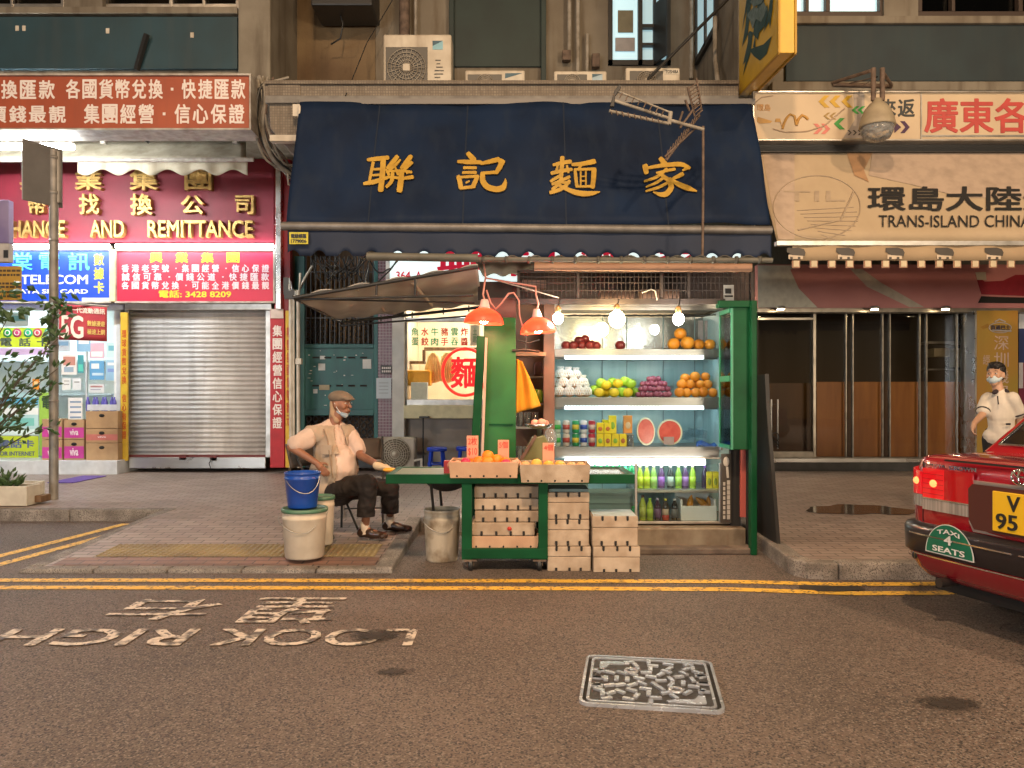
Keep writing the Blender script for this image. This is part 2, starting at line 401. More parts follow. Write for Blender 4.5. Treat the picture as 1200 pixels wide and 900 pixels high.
patch('oil_stain', -.6, 3.9, .12, .07, .005, stain('tar', (.04, .033, .03), (.1, .06)), 8, kind='structure')
patch('drain_patch', 2.3, 5.55, .2, .1, .007, mat('tar', (.035, .03, .026), .6, bump=.6), 7, kind='structure')

# ================================================================== BUILDINGS
M['plaster'] = mat('stained_plaster', (.23, .205, .16), .85, c2=(.145, .122, .09), vs=1.6, lo=.35, hi=.65, streak=(.08, .06, .04), streakamt=.75, bump=.35, bs=25, world=True)
M['plaster2'] = mat('dirty_plaster', (.215, .185, .14), .9, c2=(.14, .115, .082), vs=1.2, streak=(.1, .07, .04), streakamt=.7, bump=.4, bs=20, world=True)
M['rust_plaster'] = mat('rust_stained_plaster', (.2, .14, .075), .9, c2=(.12, .075, .04), vs=1.1, streak=(.07, .05, .03), streakamt=.7, bump=.4, bs=20, world=True)
M['mosaic'] = mat('small_mosaic', (.24, .2, .15), .7, c2=(.17, .135, .1), vs=3, brick=dict(mortar=(.13, .11, .09), ms=.004, w=.03, h=.03, off=0, rot=(R(90), 0, 0)), bump=.5, streak=(.09, .07, .05), streakamt=.6, world=True)
M['teal'] = mat('dark_teal_panel', (.014, .05, .068), .6, c2=(.012, .038, .05), vs=2, streak=(.05, .06, .06), streakamt=.25, world=True)
M['teal_dark'] = mat('dark_grey_green_panel', (.014, .03, .036), .65, c2=(.01, .02, .025), vs=2, streak=(.035, .04, .036), streakamt=.3, world=True)
M['dark'] = mat('dark_void', (.012, .011, .01), .8)
M['black'] = mat('black_metal', (.02, .02, .02), .45, bump=.1)
M['alu'] = mat('aluminium', (.55, .53, .5), .35, .9, c2=(.38, .36, .33), vs=6)
M['steel'] = mat('stainless_steel', (.6, .6, .58), .3, 1, c2=(.53, .53, .52), vs=2.5, vstr=(1, 1, 5), lo=.2, hi=.8, rvar=.05)
M['conduit'] = mat('grey_conduit', (.33, .3, .25), .7, c2=(.2, .17, .13), vs=8)
M['rustpipe'] = mat('rusty_pipe', (.16, .11, .08), .8, c2=(.08, .055, .04), vs=12)
M['lit_window'] = mat('lit_window', (.5, .7, .75), .3, emit=(.50, .74, .80), es=.85)
M['lit_curtain'] = mat('lit_curtain', (.5, .7, .75), .3, emit=(.40, .62, .68), es=.6)
M['whitepl'] = mat('white_plastic', (.62, .57, .48), .5, c2=(.45, .4, .32), vs=5, streak=(.2, .15, .1), streakamt=.3)

XL, XR = X(318, 9.8), X(865, 9.0)
# ---- left building
lb = T('apartment_building', 'beige apartment block whose teal wall panel hangs above the orange sign', 'building', (-8, 9.8, .12))
b = MB(); b.box(-16, XL, 9.8, 11.4, 5.15, Z(12, 9.8))
for x0, x1 in ((-16, X(-160, 9.8)), (X(75, 9.8), X(120, 9.8)), (X(280, 9.8), XL)): b.box(x0, x1, 9.8, 11.4, Z(12, 9.8), 8.2)
b.box(-16, XL, 9.8, 13.2, 8.2, 11)
b.build('wall', M['plaster'], lb)
MB().box(-16, -3.0, 11.42, 13.2, 5.16, 5.3).build('soffit', M['plaster2'], lb)
MB().box(-16, -3.0, 14.75, 14.9, .1, 5.15).build('wall', M['plaster2'], lb)
MB().box(X(282, 9.8), XL+.015, 9.70, 9.797, 5.15, 9).build('pilaster', M['plaster'], lb, .02)
MB().box(X(-200, 9.8), X(280, 9.8), 9.74, 9.797, Z(83, 9.8), Z(22, 9.8)).build('panel', M['teal'], lb, .008)
b = MB(); b.box(X(-200, 9.8), X(281, 9.8), 9.7, 9.797, Z(20, 9.8), Z(12, 9.8)); b.build('sill', M['plaster'], lb, .01)
for a, c, mm in ((-160, 75, 'dark'), (120, 280, 'dark')):
    fr = MB()
    fr.pbox(a, 4, c, 10, 9.9, .06)
    for q in ((a, a+4), (c-4, c), ((a+c)/2-2, (a+c)/2+2), (a+(c-a)*.73, a+(c-a)*.73+3)): fr.pbox(q[0], -60, q[1], 10, 9.88, .06)
    f = fr.build('window', M['alu'], lb, .006)
    MB().pbox(a, -100, c, 10, 9.95, .01).build('pane', glass('window_glass', (.5, .5, .5)), f)
MB().box(-16, XL-.02, 10.9, 11.35, Z(12, 9.8)+.01, 8.19).build('room_back', mat('room_dim', (.2, .13, .06), .8, c2=(.03, .03, .03), vs=1.3, world=True), lb)
b = MB(); b.bar(P(160, 82, 9.7), P(172, 40, 9.66), .05, .05); b.build('bracket', M['black'], lb)
b = MB()
for x, y in ((20, 33), (28, 33), (126, 36), (225, 41)): b.pbox(x-2, y-3, x+2, y+3, 9.735, .02)
b.build('fixing', M['whitepl'], lb)
# ---- middle building (recessed upper wall, mosaic ledge)
mb_ = T('apartment_building', 'stained recessed apartment block with air conditioners lined along its mosaic ledge', 'building', (0, 11, .12))
b = MB(); D = 11
b.box(XL-.01, X(713, D), D, D+.3, 5.3, 12); b.box(X(786, D), XR+.05, D, D+.3, 5.3, 12); b.box(X(713, D), X(786, D), D, D+.3, 5.3, Z(76, D)); b.box(X(713, D), X(786, D), D, D+.3, 7.9, 12)
b.build('wall', M['plaster2'], mb_)
MB().box(XL, X(440, D), D-.02, D-.002, 5.4, 10).build('stained_wall', M['rust_plaster'], mb_)
b = MB(); b.box(X(310, 8.75), X(866, 8.75), 8.75, 11.0, Z(120, 8.75), Z(95, 8.75)); b.box(X(310, 8.75), X(866, 8.75), 8.71, 8.75, Z(100, 8.75), Z(95, 8.75))
b.build('ledge', M['mosaic'], mb_, .015)
b = MB(); poly = [(X(313, 8.73), Z(97, 8.73)), (X(352, 8.73), Z(97, 8.73)), (X(352, 8.73), Z(165, 8.73)), (X(328, 8.73), Z(165, 8.73)), (X(316, 8.73), Z(150, 8.73))]
b.prism(poly, 8.735, 11.0); b.build('ledge_bracket', M['mosaic'], mb_, .02)
MB().box(X(312, 8.75), X(864, 8.75), 8.69, 8.749, Z(123, 8.75), Z(114, 8.75)).build('ledge_trim', mat('grey_trim', (.2, .19, .17), .6, c2=(.12, .11, .1)), mb_, .01)
MB().box(XL, XR, 11.0, 13.3, 5.0, 5.29).build('soffit', M['plaster2'], mb_)
f = MB()
for a, c in ((526, 532), (634, 640)): f.pbox(a, -60, c, 96, 10.9, .1)
f.pbox(532, -60, 634, 78, 10.96, .03)
f.build('blind_panel', mat('dark_green_blind', (.016, .034, .03), .6, c2=(.011, .022, .02), vs=2), mb_, .008)
fr = MB()
for q in ((713, -50, 718, 76), (782, -50, 786, 76), (748, -50, 753, 76), (713, 70, 786, 76), (753, 28, 782, 32), (753, 50, 782, 53), (766, -50, 769, 76)): fr.pbox(*q, 10.97, .08)
wd = fr.build('window', M['black'], mb_)
MB().pbox(718, -50, 748, 70, 11.06, .01).build('pane', M['lit_window'], wd)
MB().pbox(753, -50, 782, 70, 11.06, .01).build('pane', M['lit_curtain'], wd)
MB().pbox(724, 12, 742, 38, 11.03, .01).build('notice', paint((.22, .2, .13)), wd)
MB().pbox(721, 44, 744, 60, 11.03, .01).build('notice', paint((.4, .38, .38)), wd)
b = MB(); b.obox((X(774, 10.8), 10.82, Z(34, 10.8)), (.02, .34, .85), Matrix.Rotation(R(20), 3, 'Z')); b.build('casement', M['black'], wd)
for pts, r in (([P(474, -60, 10.85), P(474, 40, 10.85), P(474, 96, 10.85)], .075), ([P(487, -60, 10.9), P(487, 96, 10.9)], .022),
               ([P(667, -60, 10.9), P(667, 60, 10.9)], .03), ([P(677, -60, 10.9), P(677, 90, 10.9)], .03), ([P(688, 40, 10.9), P(688, 90, 10.9)], .025), ([P(810, -60, 10.9), P(810, 92, 10.9)], .03), ([P(838, 20, 9.6), P(838, 70, 9.5), P(842, 104, 9.0)], .03)):
    MB().tube(pts, r).build('pipe', M['conduit'] if r < .06 else M['rustpipe'], mb_)
MB().pbox(659, 58, 669, 70, 10.85, .1).build('junction_box', M['rustpipe'], mb_, .01)
MB().pbox(694, 62, 703, 78, 10.85, .1).build('junction_box', M['rustpipe'], mb_, .01)
MB().pbox(364, -40, 436, 6, 10.3, .6).build('pipe_box', M['black'], mb_, .02)
MB().tube([P(395, 6, 10.6), P(402, 28, 10.6), P(399, 45, 10.6), P(388, 52, 10.7)], .012).build('cable', M['black'], mb_)
MB().tube([P(460, 0, 10.6), P(430, 50, 10.4), P(405, 112, 8.68)], .006).build('cable', M['black'], mb_)
MB().box(-3.05, 2.65, 14.75, 14.9, .1, 4.99).build('wall', M['plaster2'], mb_)
# ---- right building
rb = T('apartment_building', 'apartment block with a dark grey green panel above the coach company board', 'building', (8, 9, .12))
b = MB(); b.box(XR, 16, 9.0, 11.4, 4.97, Z(20, 9)); b.box(XR, X(928, 9), 9, 11.4, Z(20, 9), 8.2); b.box(X(1036, 9), X(1076, 9), 9, 11.4, Z(20, 9), 8.2); b.box(XR, 16, 9, 13.2, 8.2, 11)
b.build('wall', M['plaster'], rb)
MB().box(XR+.02, 16, 11.42, 13.2, 4.97, 5.1).build('soffit', M['plaster2'], rb)
MB().box(2.7, 16, 14.75, 14.9, .1, 4.96).build('wall', M['plaster2'], rb)
MB().pbox(921, 27, 1340, 95, 8.95, .047).build('panel', M['teal_dark'], rb, .008)
b = MB(); b.pbox(921, 18, 1340, 27, 8.9, .097); b.pbox(905, 95, 1340, 106, 8.86, .137); b.build('sill', M['plaster'], rb, .012)
for a, c, pm in ((928, 1036, M['lit_window']), (1076, 1340, None)):
    fr = MB(); fr.pbox(a, 13, c, 19, 9.04, .08)
    for q in ((a, a+5), (c-5, c), ((a+c)/2-14, (a+c)/2-9), (a+(c-a)*.15, a+(c-a)*.15+4)): fr.pbox(q[0], -60, q[1], 13, 9.04, .08)
    wd = fr.build('window', mat('dark_window_frame', (.045, .028, .02), .5), rb, .006)
    MB().pbox(a, -100, c, 14, 9.13, .01).build('pane', pm or glass('dark_pane', (.4, .4, .4)), wd)
MB().box(X(1077, 9), 16, 9.6, 11.3, Z(20, 9)+.01, 8.19).build('room_back', M['dark'], rb)
fr = MB()
for y0, y1, z0, z1 in ((9.86, 9.92, 6.1, 8.4), (10.88, 10.94, 6.1, 8.4), (10.36, 10.42, 6.1, 8.4), (9.86, 10.94, 6.08, 6.16)): fr.box(XR-.05, XR-.003, y0, y1, z0, z1)
wd = fr.build('window', M['black'], rb)
MB().box(XR-.02, XR-.006, 9.92, 10.88, 6.16, 8.4).build('pane', M['lit_curtain'], wd)

# ---- air conditioners along the ledge
M['acw'] = mat('cream_ac_casing', (.52, .47, .38), .5, c2=(.4, .35, .27), vs=5, streak=(.16, .11, .07), streakamt=.5)
M['acgrille'] = mat('ac_grille', (.07, .065, .055), .5)
def ac_unit(px0, py0, px1, py1, D, label, fan=(0, 0, 0, 0), badge=None, name='air_conditioner'):
    t = T(name, label, 'air conditioner', (X((px0+px1)/2, D), D+.15, Z(py1, D)), 'air conditioners on the mosaic ledge' if D < 11 else None)
    MB().pbox(px0, py0, px1, py1, D, .3).build('casing', M['acw'], t, .018)
    a, b0, c, d = fan
    MB().pbox(a, b0, c, d, D-.006, .006).build('fan_opening', M['acgrille'], t, .004)
    m = MB(); cx, cz = (X(a, D)+X(c, D))/2, (Z(b0, D)+Z(d, D))/2; rx = min(abs(X(c, D)-X(a, D)), abs(Z(b0, D)-Z(d, D)))/2*.95
    for k in range(1, 6):
        rr = rx*k/5.2; m.tube([(cx+rr*math.cos(q*math.pi/14), D-.02, cz+rr*math.sin(q*math.pi/14)) for q in range(29)], .005, 5, False)
    for q in range(24):
        a_ = q*math.pi/12; m.tube([(cx+rx*.16*math.cos(a_), D-.022, cz+rx*.16*math.sin(a_)), (cx+rx*math.cos(a_+.25), D-.014, cz+rx*math.sin(a_+.25))], .0045, 4, False)
    m.build('grille', M['conduit'], t)
    s_ = rx*.18; MB().box(cx-s_, cx+s_, D-.034, D-.015, cz-s_, cz+s_).build('hub_plate', M['acw'], t, .006)
    if badge:
        bb = MB(); bb.mi = 0; bb.pbox(*badge[:4], D-.004, .004); g = bb.build('badge', [paint(badge[4])], t)
        if len(badge) > 5: q = MB(); ptxt(q, badge[5], badge[0]+1, badge[1]+1, badge[2]-1, badge[3]-1, D-.005, .02, .002); q.build('lettering', M['black'], g)
        elif badge[4][2] > .3: MB().prism([(X(badge[0], D), Z(badge[3]-4, D)), (X(badge[0], D), Z(badge[1], D)), (X(badge[2], D), Z(badge[1], D))], D-.007, D-.0045).build('stripe', paint((.02, .08, .12)), g)
    return t
t = ac_unit(449, 40, 529, 107, 9.1, 'large cream air conditioner with round fan on the ledge beside the dark green blind', (452, 55, 501, 105), (507, 48, 519, 58, (.2, .42, .5)))
b = MB()
for i in range(8): b.pbox(509+U(0, 4), 70+i*4, 515+U(0, 10), 71.2+i*4, 9.095, .004)
b.build('sticker', M['black'], t)
ac_unit(545, 82, 615, 107, 9.05, 'low cream air conditioner peeping over the ledge below the dark green blind', (548, 87, 588, 107), (592, 86, 612, 96, (.5, .46, .38)))
ac_unit(649, 83, 711, 107, 9.05, 'low cream air conditioner with blue badge below the two grey pipes', (653, 87, 688, 107), (694, 87, 706, 95, (.3, .42, .5)))
ac_unit(733, 79, 797, 107, 9.0, 'low cream air conditioner with lettering below the black framed window', (738, 83, 777, 107), (779, 81, 796, 87, (.48, .44, .36), 'TOSHIBA'))
MB().tube([P(862, -10, 8.9), P(760, 92, 8.9), P(757, 105, 8.8)], .018).build('hanging_cable', M['black'], label='thick black cable slanting down past the lit window to the ledge', cat='cable')

# ================================================================== LEFT SHOPS
M['red_sign'] = mat('crimson_panel', (.24, .01, .03), .5, c2=(.19, .008, .024), vs=2, streak=(.16, .012, .025), streakamt=.5)
M['gold'] = mat('brass_letters', (.55, .36, .12), .42, .7, c2=(.4, .25, .08), vs=14)
M['white_paint'] = mat('white_lettering', (.75, .68, .64), .5)
M['frame_dirty'] = mat('dirty_white_frame', (.5, .47, .42), .6, c2=(.3, .26, .22), vs=7, streak=(.12, .1, .08), streakamt=.4)
M['tube'] = lampmat('fluorescent_white', (.95, 1, .98), 30)
def sign(name, label, rect, D, dep, m, frame=None, fw=2):
    t = T(name, label, 'sign', (X((rect[0]+rect[2])/2, D), D+dep/2, Z(rect[3], D)))
    MB().pbox(*rect, D, dep).build('panel', m, t, .006)
    if frame:
        a, b_, c, d = rect; f = MB()
        for q in ((a-fw, b_-fw, c+fw, b_), (a-fw, d, c+fw, d+fw), (a-fw, b_, a, d), (c, b_, c+fw, d)): f.pbox(*q, D-.03, dep+.03)
        f.build('frame', frame, t)
    return t
t = sign('shop_sign', 'long faded orange box sign with two rows of pale Chinese writing', (-190, 88, 292, 150), 9.3, .38, mat('orange_sign', (.36, .075, .028), .5, c2=(.31, .062, .024), vs=2, streak=(.2, .06, .03), streakamt=.4), M['frame_dirty'])
b = MB(); D = 9.3
pchars(b, '換匯款', 0, 94, 66, 116, D, .035); pchars(b, '各國貨幣兌換·快捷匯款', 76, 93, 289, 116, D, .035)
pchars(b, '價錢最靚', -14, 124, 79, 144, D, .035); pchars(b, '集團經營·信心保證', 97, 122, 288, 145, D, .035)
b.build('lettering', M['white_paint'], t)
# crimson fascia with brass letters
t = sign('shop_fascia_sign', 'crimson fascia sign with raised brass letters CHANGE AND REMITTANCE', (-250, 185, 321, 284), 12.3, .12, M['red_sign'])
b = MB(); D = 12.27
for s, a, y0, c, y1 in (('興', 26, 199, 60, 224), ('業', 90, 199, 122, 224), ('集', 154, 199, 187, 224), ('團', 218, 199, 250, 224), ('幣', 36, 230, 57, 252), ('找', 95, 228, 119, 252), ('換', 155, 228, 181, 253), ('公', 214, 230, 241, 252), ('司', 277, 230, 299, 252), ('外', -26, 229, -2, 252)):
    ptxt(b, s, a, y0, c, y1, D, .035, .05)
for s, a, c in (('AND', 108, 148), ('REMITTANCE', 175, 298), ('CHANGE', 2, 79)): ptxt(b, s, a, 259, c, 279, D, .03, .05)
b.build('lettering', M['gold'], t)
MB().pbox(323, 196, 329, 362, 12.2, .1).build('chrome_trim', M['steel'], t, .004)
MB().pbox(321.5, 185, 340, 548, 12.32, .14).build('side_panel', mat('red_side_panel', (.36, .01, .015), .4, c2=(.28, .01, .015)), t, .004)
t = sign('phone_shop_sign', 'bright blue sign reading TELECOM with outlined Chinese letters', (-110, 293, 128, 353), 12.3, .1, mat('blue_sign', (.012, .06, .5), .35), M['frame_dirty'])
b = MB(); D = 12.297
for s, a, c in (('TELECOM', 24, 103), ): ptxt(b, s, a, 322, c, 333, D, .02)
ptxt(b, 'DATA SIM CARD', 14, 339, 103, 344, D, .03); b.build('lettering', mat('white_sign_letters', (.85, .85, .85), .4), t)
b = MB()
for s, a, c in (('棠', 14, 38), ('電', 46, 70), ('訊', 80, 105)): ptxt(b, s, a, 296, c, 317, D, .012)
b.build('lettering', paint((.12, .75, .5)), t)
b = MB(); vchars(b, '數據卡', 110, 296, 122, 345, D, .03); b.build('lettering', paint((.8, .75, .05)), t)
MB().pbox(96, 349, 128, 353, 12.29, .012).build('sticker', paint((.8, .8, .8)), t)
t = sign('exchange_sign', 'bright red sign with yellow heading and telephone number', (136, 294, 320, 353), 12.3, .1, mat('bright_red_sign', (.55, .012, .05), .35), M['frame_dirty'])
b = MB(); D = 12.297
pchars(b, '興業集團', 168, 296, 288, 308, D, .04, fill=.5); ptxt(b, '電話: 3428 8209', 186, 340, 271, 349, D, .035); b.build('lettering', paint((.8, .68, .02)), t)
b = MB()
for i, s in enumerate(('香港老字號·集團經營·信心保證', '誠信可靠·價錢公道·快捷匯款', '各國貨幣兌換·可能全港價錢最靚')): pchars(b, s, 141, 310+i*10, 317, 319+i*10, D, .03, fill=.72)
b.build('lettering', mat('pale_sign_letters', (.85, .7, .75), .4), t)
MB().pbox(128.5, 292, 134.5, 353, 12.25, .05).build('divider', paint((.7, .6, .35)), t)
def tube_lamp(label, a, b_, r, m, house=None):
    t = T('fluorescent_tube', label, 'lamp', tuple(Vector(a)))
    MB().tube([a, b_], r, 10).build('tube', m, t)
    if house: MB().bar(Vector(a)+Vector(house), Vector(b_)+Vector(house), .07, .04).build('batten', M['frame_dirty'], t)
    return t
tube_lamp('fluorescent tube strip above the blue TELECOM sign', P(-110, 288.5, 12.2), P(128, 288.5, 12.2), .035, M['tube'], (0, .08, 0))
tube_lamp('fluorescent tube strip above the bright red exchange sign', P(136, 288.5, 12.2), P(320, 288.5, 12.2), .035, M['tube'], (0, .08, 0))
tube_lamp('bright tube lamp under the long orange box sign', P(-190, 172, 9.75), P(86, 172, 9.75), .035, lampmat('bright_tube', (.97, 1, .98), 270), (0, -.02, .05))
# cream awning, folded
t = T('folded_awning', 'cream awning folded back above the crimson fascia with wavy valance', 'awning', P(100, 190, 11))
M['cream'] = mat('cream_canvas', (.5, .46, .36), .85, c2=(.36, .32, .24), vs=4, streak=(.2, .16, .1), streakamt=.4)
MB().sheet(lambda u, v: P(-200+488*u, 165+23*v, 11.5-.5*v+.02*math.sin(u*60)), 60, 4, (0, .02, 0)).build('canvas', M['cream'], t)
MB().sheet(lambda u, v: P(91+199*u, 190+(12+3.5*math.sin(u*2*math.pi*5.2))*v, 10.95+.02*math.sin(u*40)), 90, 3, (0, .008, 0)).build('valance', M['cream'], t)
b = MB(); b.tube([P(-200, 188, 10.98), P(297, 187, 10.98)], .03); b.tube([P(-200, 160, 11.3), P(300, 161, 11.3)], .03); b.tube([P(-200, 152, 11.0), P(300, 155, 11.0)], .02)
for x in (73, 275, 120): b.pbox(x-3, 152, x+3, 168, 11.1, .06)
b.build('frame', M['frame_dirty'], t)
b = MB(); b.pbox(-10, 156, 36, 161, 10.9, .08); b.bar(P(147, 148, 10.8), P(175, 166, 10.9), .05, .06); b.build('bracket', M['black'], t)

# roller shutter bay
t = T('roller_shutter', 'closed corrugated steel roller shutter below the bright red sign', 'shutter', P(231, 548, 12.7))
MB().sheet(lambda u, v: (X(150+162*u, 12.6), 12.6+.016*math.sin(v*2*math.pi*31), Z(363+172*v, 12.6)), 1, 310, (0, .04, 0)).build('curtain', mat('galvanised_slats', (.62, .63, .64), .4, .25, c2=(.5, .51, .52), vs=2.5, streak=(.25, .25, .25), streakamt=.35), t)
b = MB(); b.pbox(146, 360, 151, 536, 12.55, .12); b.pbox(311, 360, 318, 536, 12.55, .12); b.pbox(146, 355, 318, 363, 12.4, .3); b.build('guide_rail', M['alu'], t, .006)
MB().pbox(151, 536, 311, 549, 12.5, .3).build('step', M['steel'], t, .008)
b = MB(); b.pbox(151, 533, 311, 537, 12.56, .05); b.pbox(210, 533, 218, 539, 12.5, .05); b.pbox(246, 534, 254, 540, 12.5, .05); b.build('bottom_bar', mat('red_brown_bar', (.15, .03, .03), .5), t)
b = MB(); b.tube([P(249, 536, 12.48), P(245, 543, 12.45), P(247, 549, 12.4)], .008); b.build('padlock_cable', M['black'], t)
def strip_sign(label, rect, D, m, s, tr, lm, off=.04):
    t = T('strip_sign', label, 'sign', P((rect[0]+rect[2])/2, rect[3], D))
    MB().pbox(*rect, D, .04).build('panel', m, t, .004)
    b = MB(); vchars(b, s, *tr, D-.003, off); b.build('lettering', lm, t); return t
strip_sign('narrow yellow strip sign left of the roller shutter', (141, 366, 149.5, 540), 12.45, paint((.62, .42, .03)), '環球貨幣兌換 信心有保證', (143, 386, 148, 515), paint((.5, .1, .01)))
t = strip_sign('tall red strip sign with large white Chinese letters right of the shutter', (316.5, 364, 333, 548), 12.28, paint((.4, .012, .02)), '集團經營信心保證', (319.5, 380, 330.5, 503), M['white_paint'])
b = MB(); b.pbox(317, 362, 332, 373, 12.26, .02); b.build('top_plate', paint((.6, .5, .45)), t)
strip_sign('thin yellow strip sign beside the tall red strip sign', (334.5, 364, 340, 548), 12.27, paint((.65, .42, .03)), '專營各國貨幣歐元', (335.8, 382, 338.8, 500), paint((.5, .08, .01)))

# phone shop
t = T('phone_shop', 'white lit phone card shop with glass front left of the roller shutter', 'shop', P(60, 540, 12.9))
b = MB(); b.box(-12, X(142, 12.9), 14.6, 14.7, .12, 3.2); b.box(-12, X(142, 12.9), 12.95, 14.7, .12, .2); b.box(-12, X(142, 12.9), 12.7, 14.7, 3.15, 3.25); b.box(X(139, 12.9), X(142, 12.9), 12.75, 14.7, .2, 3.15)
b.build('interior', mat('white_interior', (.75, .78, .78), .5), t)
b = MB(); b.pbox(-250, 355, 145, 363, 12.6, .15); b.pbox(136, 363, 141, 540, 12.72, .05)
for x in (-40, 62, 100): b.pbox(x, 363, x+1.6, 540, 12.8, .04)
b.pbox(-250, 540, 137, 557, 12.2, .7); b.build('frame', mat('white_platform', (.62, .66, .7), .4, c2=(.5, .53, .56)), t, .008)
MB().pbox(-250, 363, 137, 540, 12.84, .008).build('glass_front', glass('shop_glass', (.97, 1, 1), .7), t)
b = MB()
for x in (-30, 10, 50): b.box(X(x, 13.6)-.5, X(x, 13.6)+.5, 13.4, 13.7, 3.1, 3.14)
b.build('ceiling_light', lampmat('shop_ceiling_light', (.95, 1, 1), 26), t)
b = MB()
for j in range(3):
    b.box(-11, X(130, 14.2), 14.2, 14.58, .75+j*.62, .78+j*.62)
b.build('shelf', paint((.6, .65, .68)), t)
def poster(label, rect, D, c, bits=(), name='poster', text=(), grp='posters on the phone shop window'):
    t = T(name, label, 'poster', P((rect[0]+rect[2])/2, rect[3], D), grp)
    MB().pbox(*rect, D, .004).build('sheet', paint(c, .5, 0, .9), t)
    for (a, b_, c_, d, cc) in bits: MB().pbox(a, b_, c_, d, D-.003, .003).build('printed_block', paint(cc, .5, 0, .95), t)
    for (s, a, b_, c_, d, cc) in text:
        q = MB(); ptxt(q, s, a, b_, c_, d, D-.005, .03, .002); q.build('lettering', paint(cc), t)
    return t
t = poster('lime poster with a row of round app icons', (-60, 384, 60, 407), 12.8, (.45, .62, .03), [(-60, 395, 60, 407, (.55, .7, .04))], text=[('電', 0, 396, 14, 406, (.08, .12, .1)), ('話', 22, 396, 36, 406, (.08, .12, .1)), ('卡', 43, 396, 57, 406, (.08, .12, .1))])
for x, cc in ((9, (.02, .4, .1)), (20, (.6, .06, .2)), (33, (.02, .5, .25)), (44, (.6, .08, .12)), (57, (.02, .4, .3)), (-6, (.05, .2, .6))):
    q = MB(); D = 12.79; c = P(x, 390, D)
    q.lathe([(.075, 0), (.075, .004)], c, 20, Matrix.Rotation(R(90), 3, 'X')); q.build('app_icon', paint(cc), t)
    q = MB(); q.tube([c+Vector((.04*math.cos(a*math.pi/6), -.008, .04*math.sin(a*math.pi/6))) for a in range(13)], .008, 5); q.build('icon_mark', paint((.85, .85, .85)), t)
poster('yellow green poster reading FOR INTERNET at the foot of the window', (-60, 511, 45, 537), 12.79, (.5, .62, .03), text=[('電話卡', -2, 515, 40, 525, (.12, .15, .3)), ('FOR INTERNET', -3, 529, 41, 534, (.12, .15, .2))])
poster('pale teal landscape poster above the yellow green poster', (-60, 460, 45, 510), 12.795, (.45, .68, .7), [(-60, 466, 45, 474, (.12, .42, .6)), (-60, 478, 45, 486, (.8, .85, .85)), (-20, 490, 40, 499, (.2, .55, .5)), (-60, 503, 45, 510, (.65, .8, .8))])
poster('lime green poster behind the grey pole', (46, 460, 61, 534), 12.79, (.3, .52, .08), text=[('電', 49, 464, 60, 479, (.04, .08, .04))])
pl = [('white and teal notice at the top of the window', (3, 366, 33, 383), (.55, .75, .75), [(10, 370, 30, 376, (.2, .5, .5))]),
      ('pale purple price sheet under the app icons', (-20, 408, 60, 416), (.55, .42, .66), []),
      ('grey price list between pole and blue sheet', (66, 398, 82, 412), (.5, .55, .6), [(68, 400, 80, 405, (.2, .35, .5))]),
      ('blue and white phone leaflet below the 5G flag', (90, 397, 106, 412), (.25, .45, .65), [(92, 399, 104, 403, (.8, .85, .85))]),
      ('pink phone leaflet near the shutter', (105, 402, 122, 420), (.6, .4, .5), [(107, 412, 120, 418, (.8, .8, .8))]),
      ('red and white leaflet right of the pole', (72, 415, 90, 439), (.75, .72, .7), [(74, 418, 88, 428, (.55, .25, .2)), (75, 430, 86, 436, (.3, .4, .5))]),
      ('dark teal leaflet in the middle of the window', (91, 416, 98, 437), (.06, .3, .35), [(92, 427, 97, 435, (.1, .55, .45))]),
      ('blue island map leaflet', (105, 423, 122, 445), (.12, .35, .62), [(107, 426, 116, 432, (.75, .8, .8)), (108, 437, 121, 440, (.5, .65, .75))]),
      ('pale blue leaflet next to the yellow strip sign', (124, 422, 138, 446), (.3, .5, .68), [(126, 425, 136, 428, (.8, .8, .8)), (126, 432, 136, 436, (.2, .3, .6))]),
      ('white form with grey lines left of its twin', (73, 443, 83, 457), (.72, .74, .74), [(75, 446, 81, 447, (.3, .3, .3)), (75, 450, 81, 451, (.3, .3, .3))]),
      ('white form with one grey line beside the other form', (85, 443, 95, 457), (.7, .72, .74), [(87, 447, 93, 448.5, (.3, .3, .3))]),
      ('orange cartoon shaped sticker sheet', (38, 444, 46, 458), (.75, .28, .02), [(40, 447, 44, 451, (.8, .6, .3))]),
      ('white tariff sheet above the bottle packs', (104, 450, 122, 460), (.7, .72, .74), [(106, 452, 120, 454, (.4, .2, .2)), (106, 456, 118, 457, (.3, .3, .4))]),
      ('small teal leaflet above the yellow strip', (125, 402, 138, 418), (.5, .68, .7), [(127, 405, 136, 411, (.15, .4, .5))])]
for i, (l, r_, c, bits) in enumerate(pl): poster(l, r_, 12.775+.004*(i % 3), c, bits)
# 5G flag
t = T('flag_sign', 'red cloth flag with large 5G hanging in front of the phone shop', 'sign', P(97, 400, 11.2))
fl = lambda u, v: P(69+56*u, 356+42*v+4*u*(1-v)+2*u*v, 11.2+.05*math.sin(u*5+v))
MB().sheet(fl, 14, 6, (0, .01, 0)).build('cloth', mat('red_flag', (.36, .03, .035), .7, c2=(.3, .02, .03)), t)
def onsheet(mb, s, fn, u0, v0, u1, v1, off, n=(0, -.006, 0)):
    me, x0, x1, y0, y1 = glyph(s, off, 0)
    mb.add([Vector(fn(u0+(u1-u0)*(v.co.x-x0)/(x1-x0), v1-(v1-v0)*(v.co.y-y0)/(y1-y0)))+Vector(n)*(1+v.co.z*30) for v in me.vertices], [tuple(p.vertices) for p in me.polygons])
b = MB(); onsheet(b, '5G', fl, .04, .3, .52, .95, .04); onsheet(b, '一代流動通訊', fl, .25, .06, .97, .22, .03); b.build('lettering', mat('cream_letters', (.75, .6, .5), .5), t)
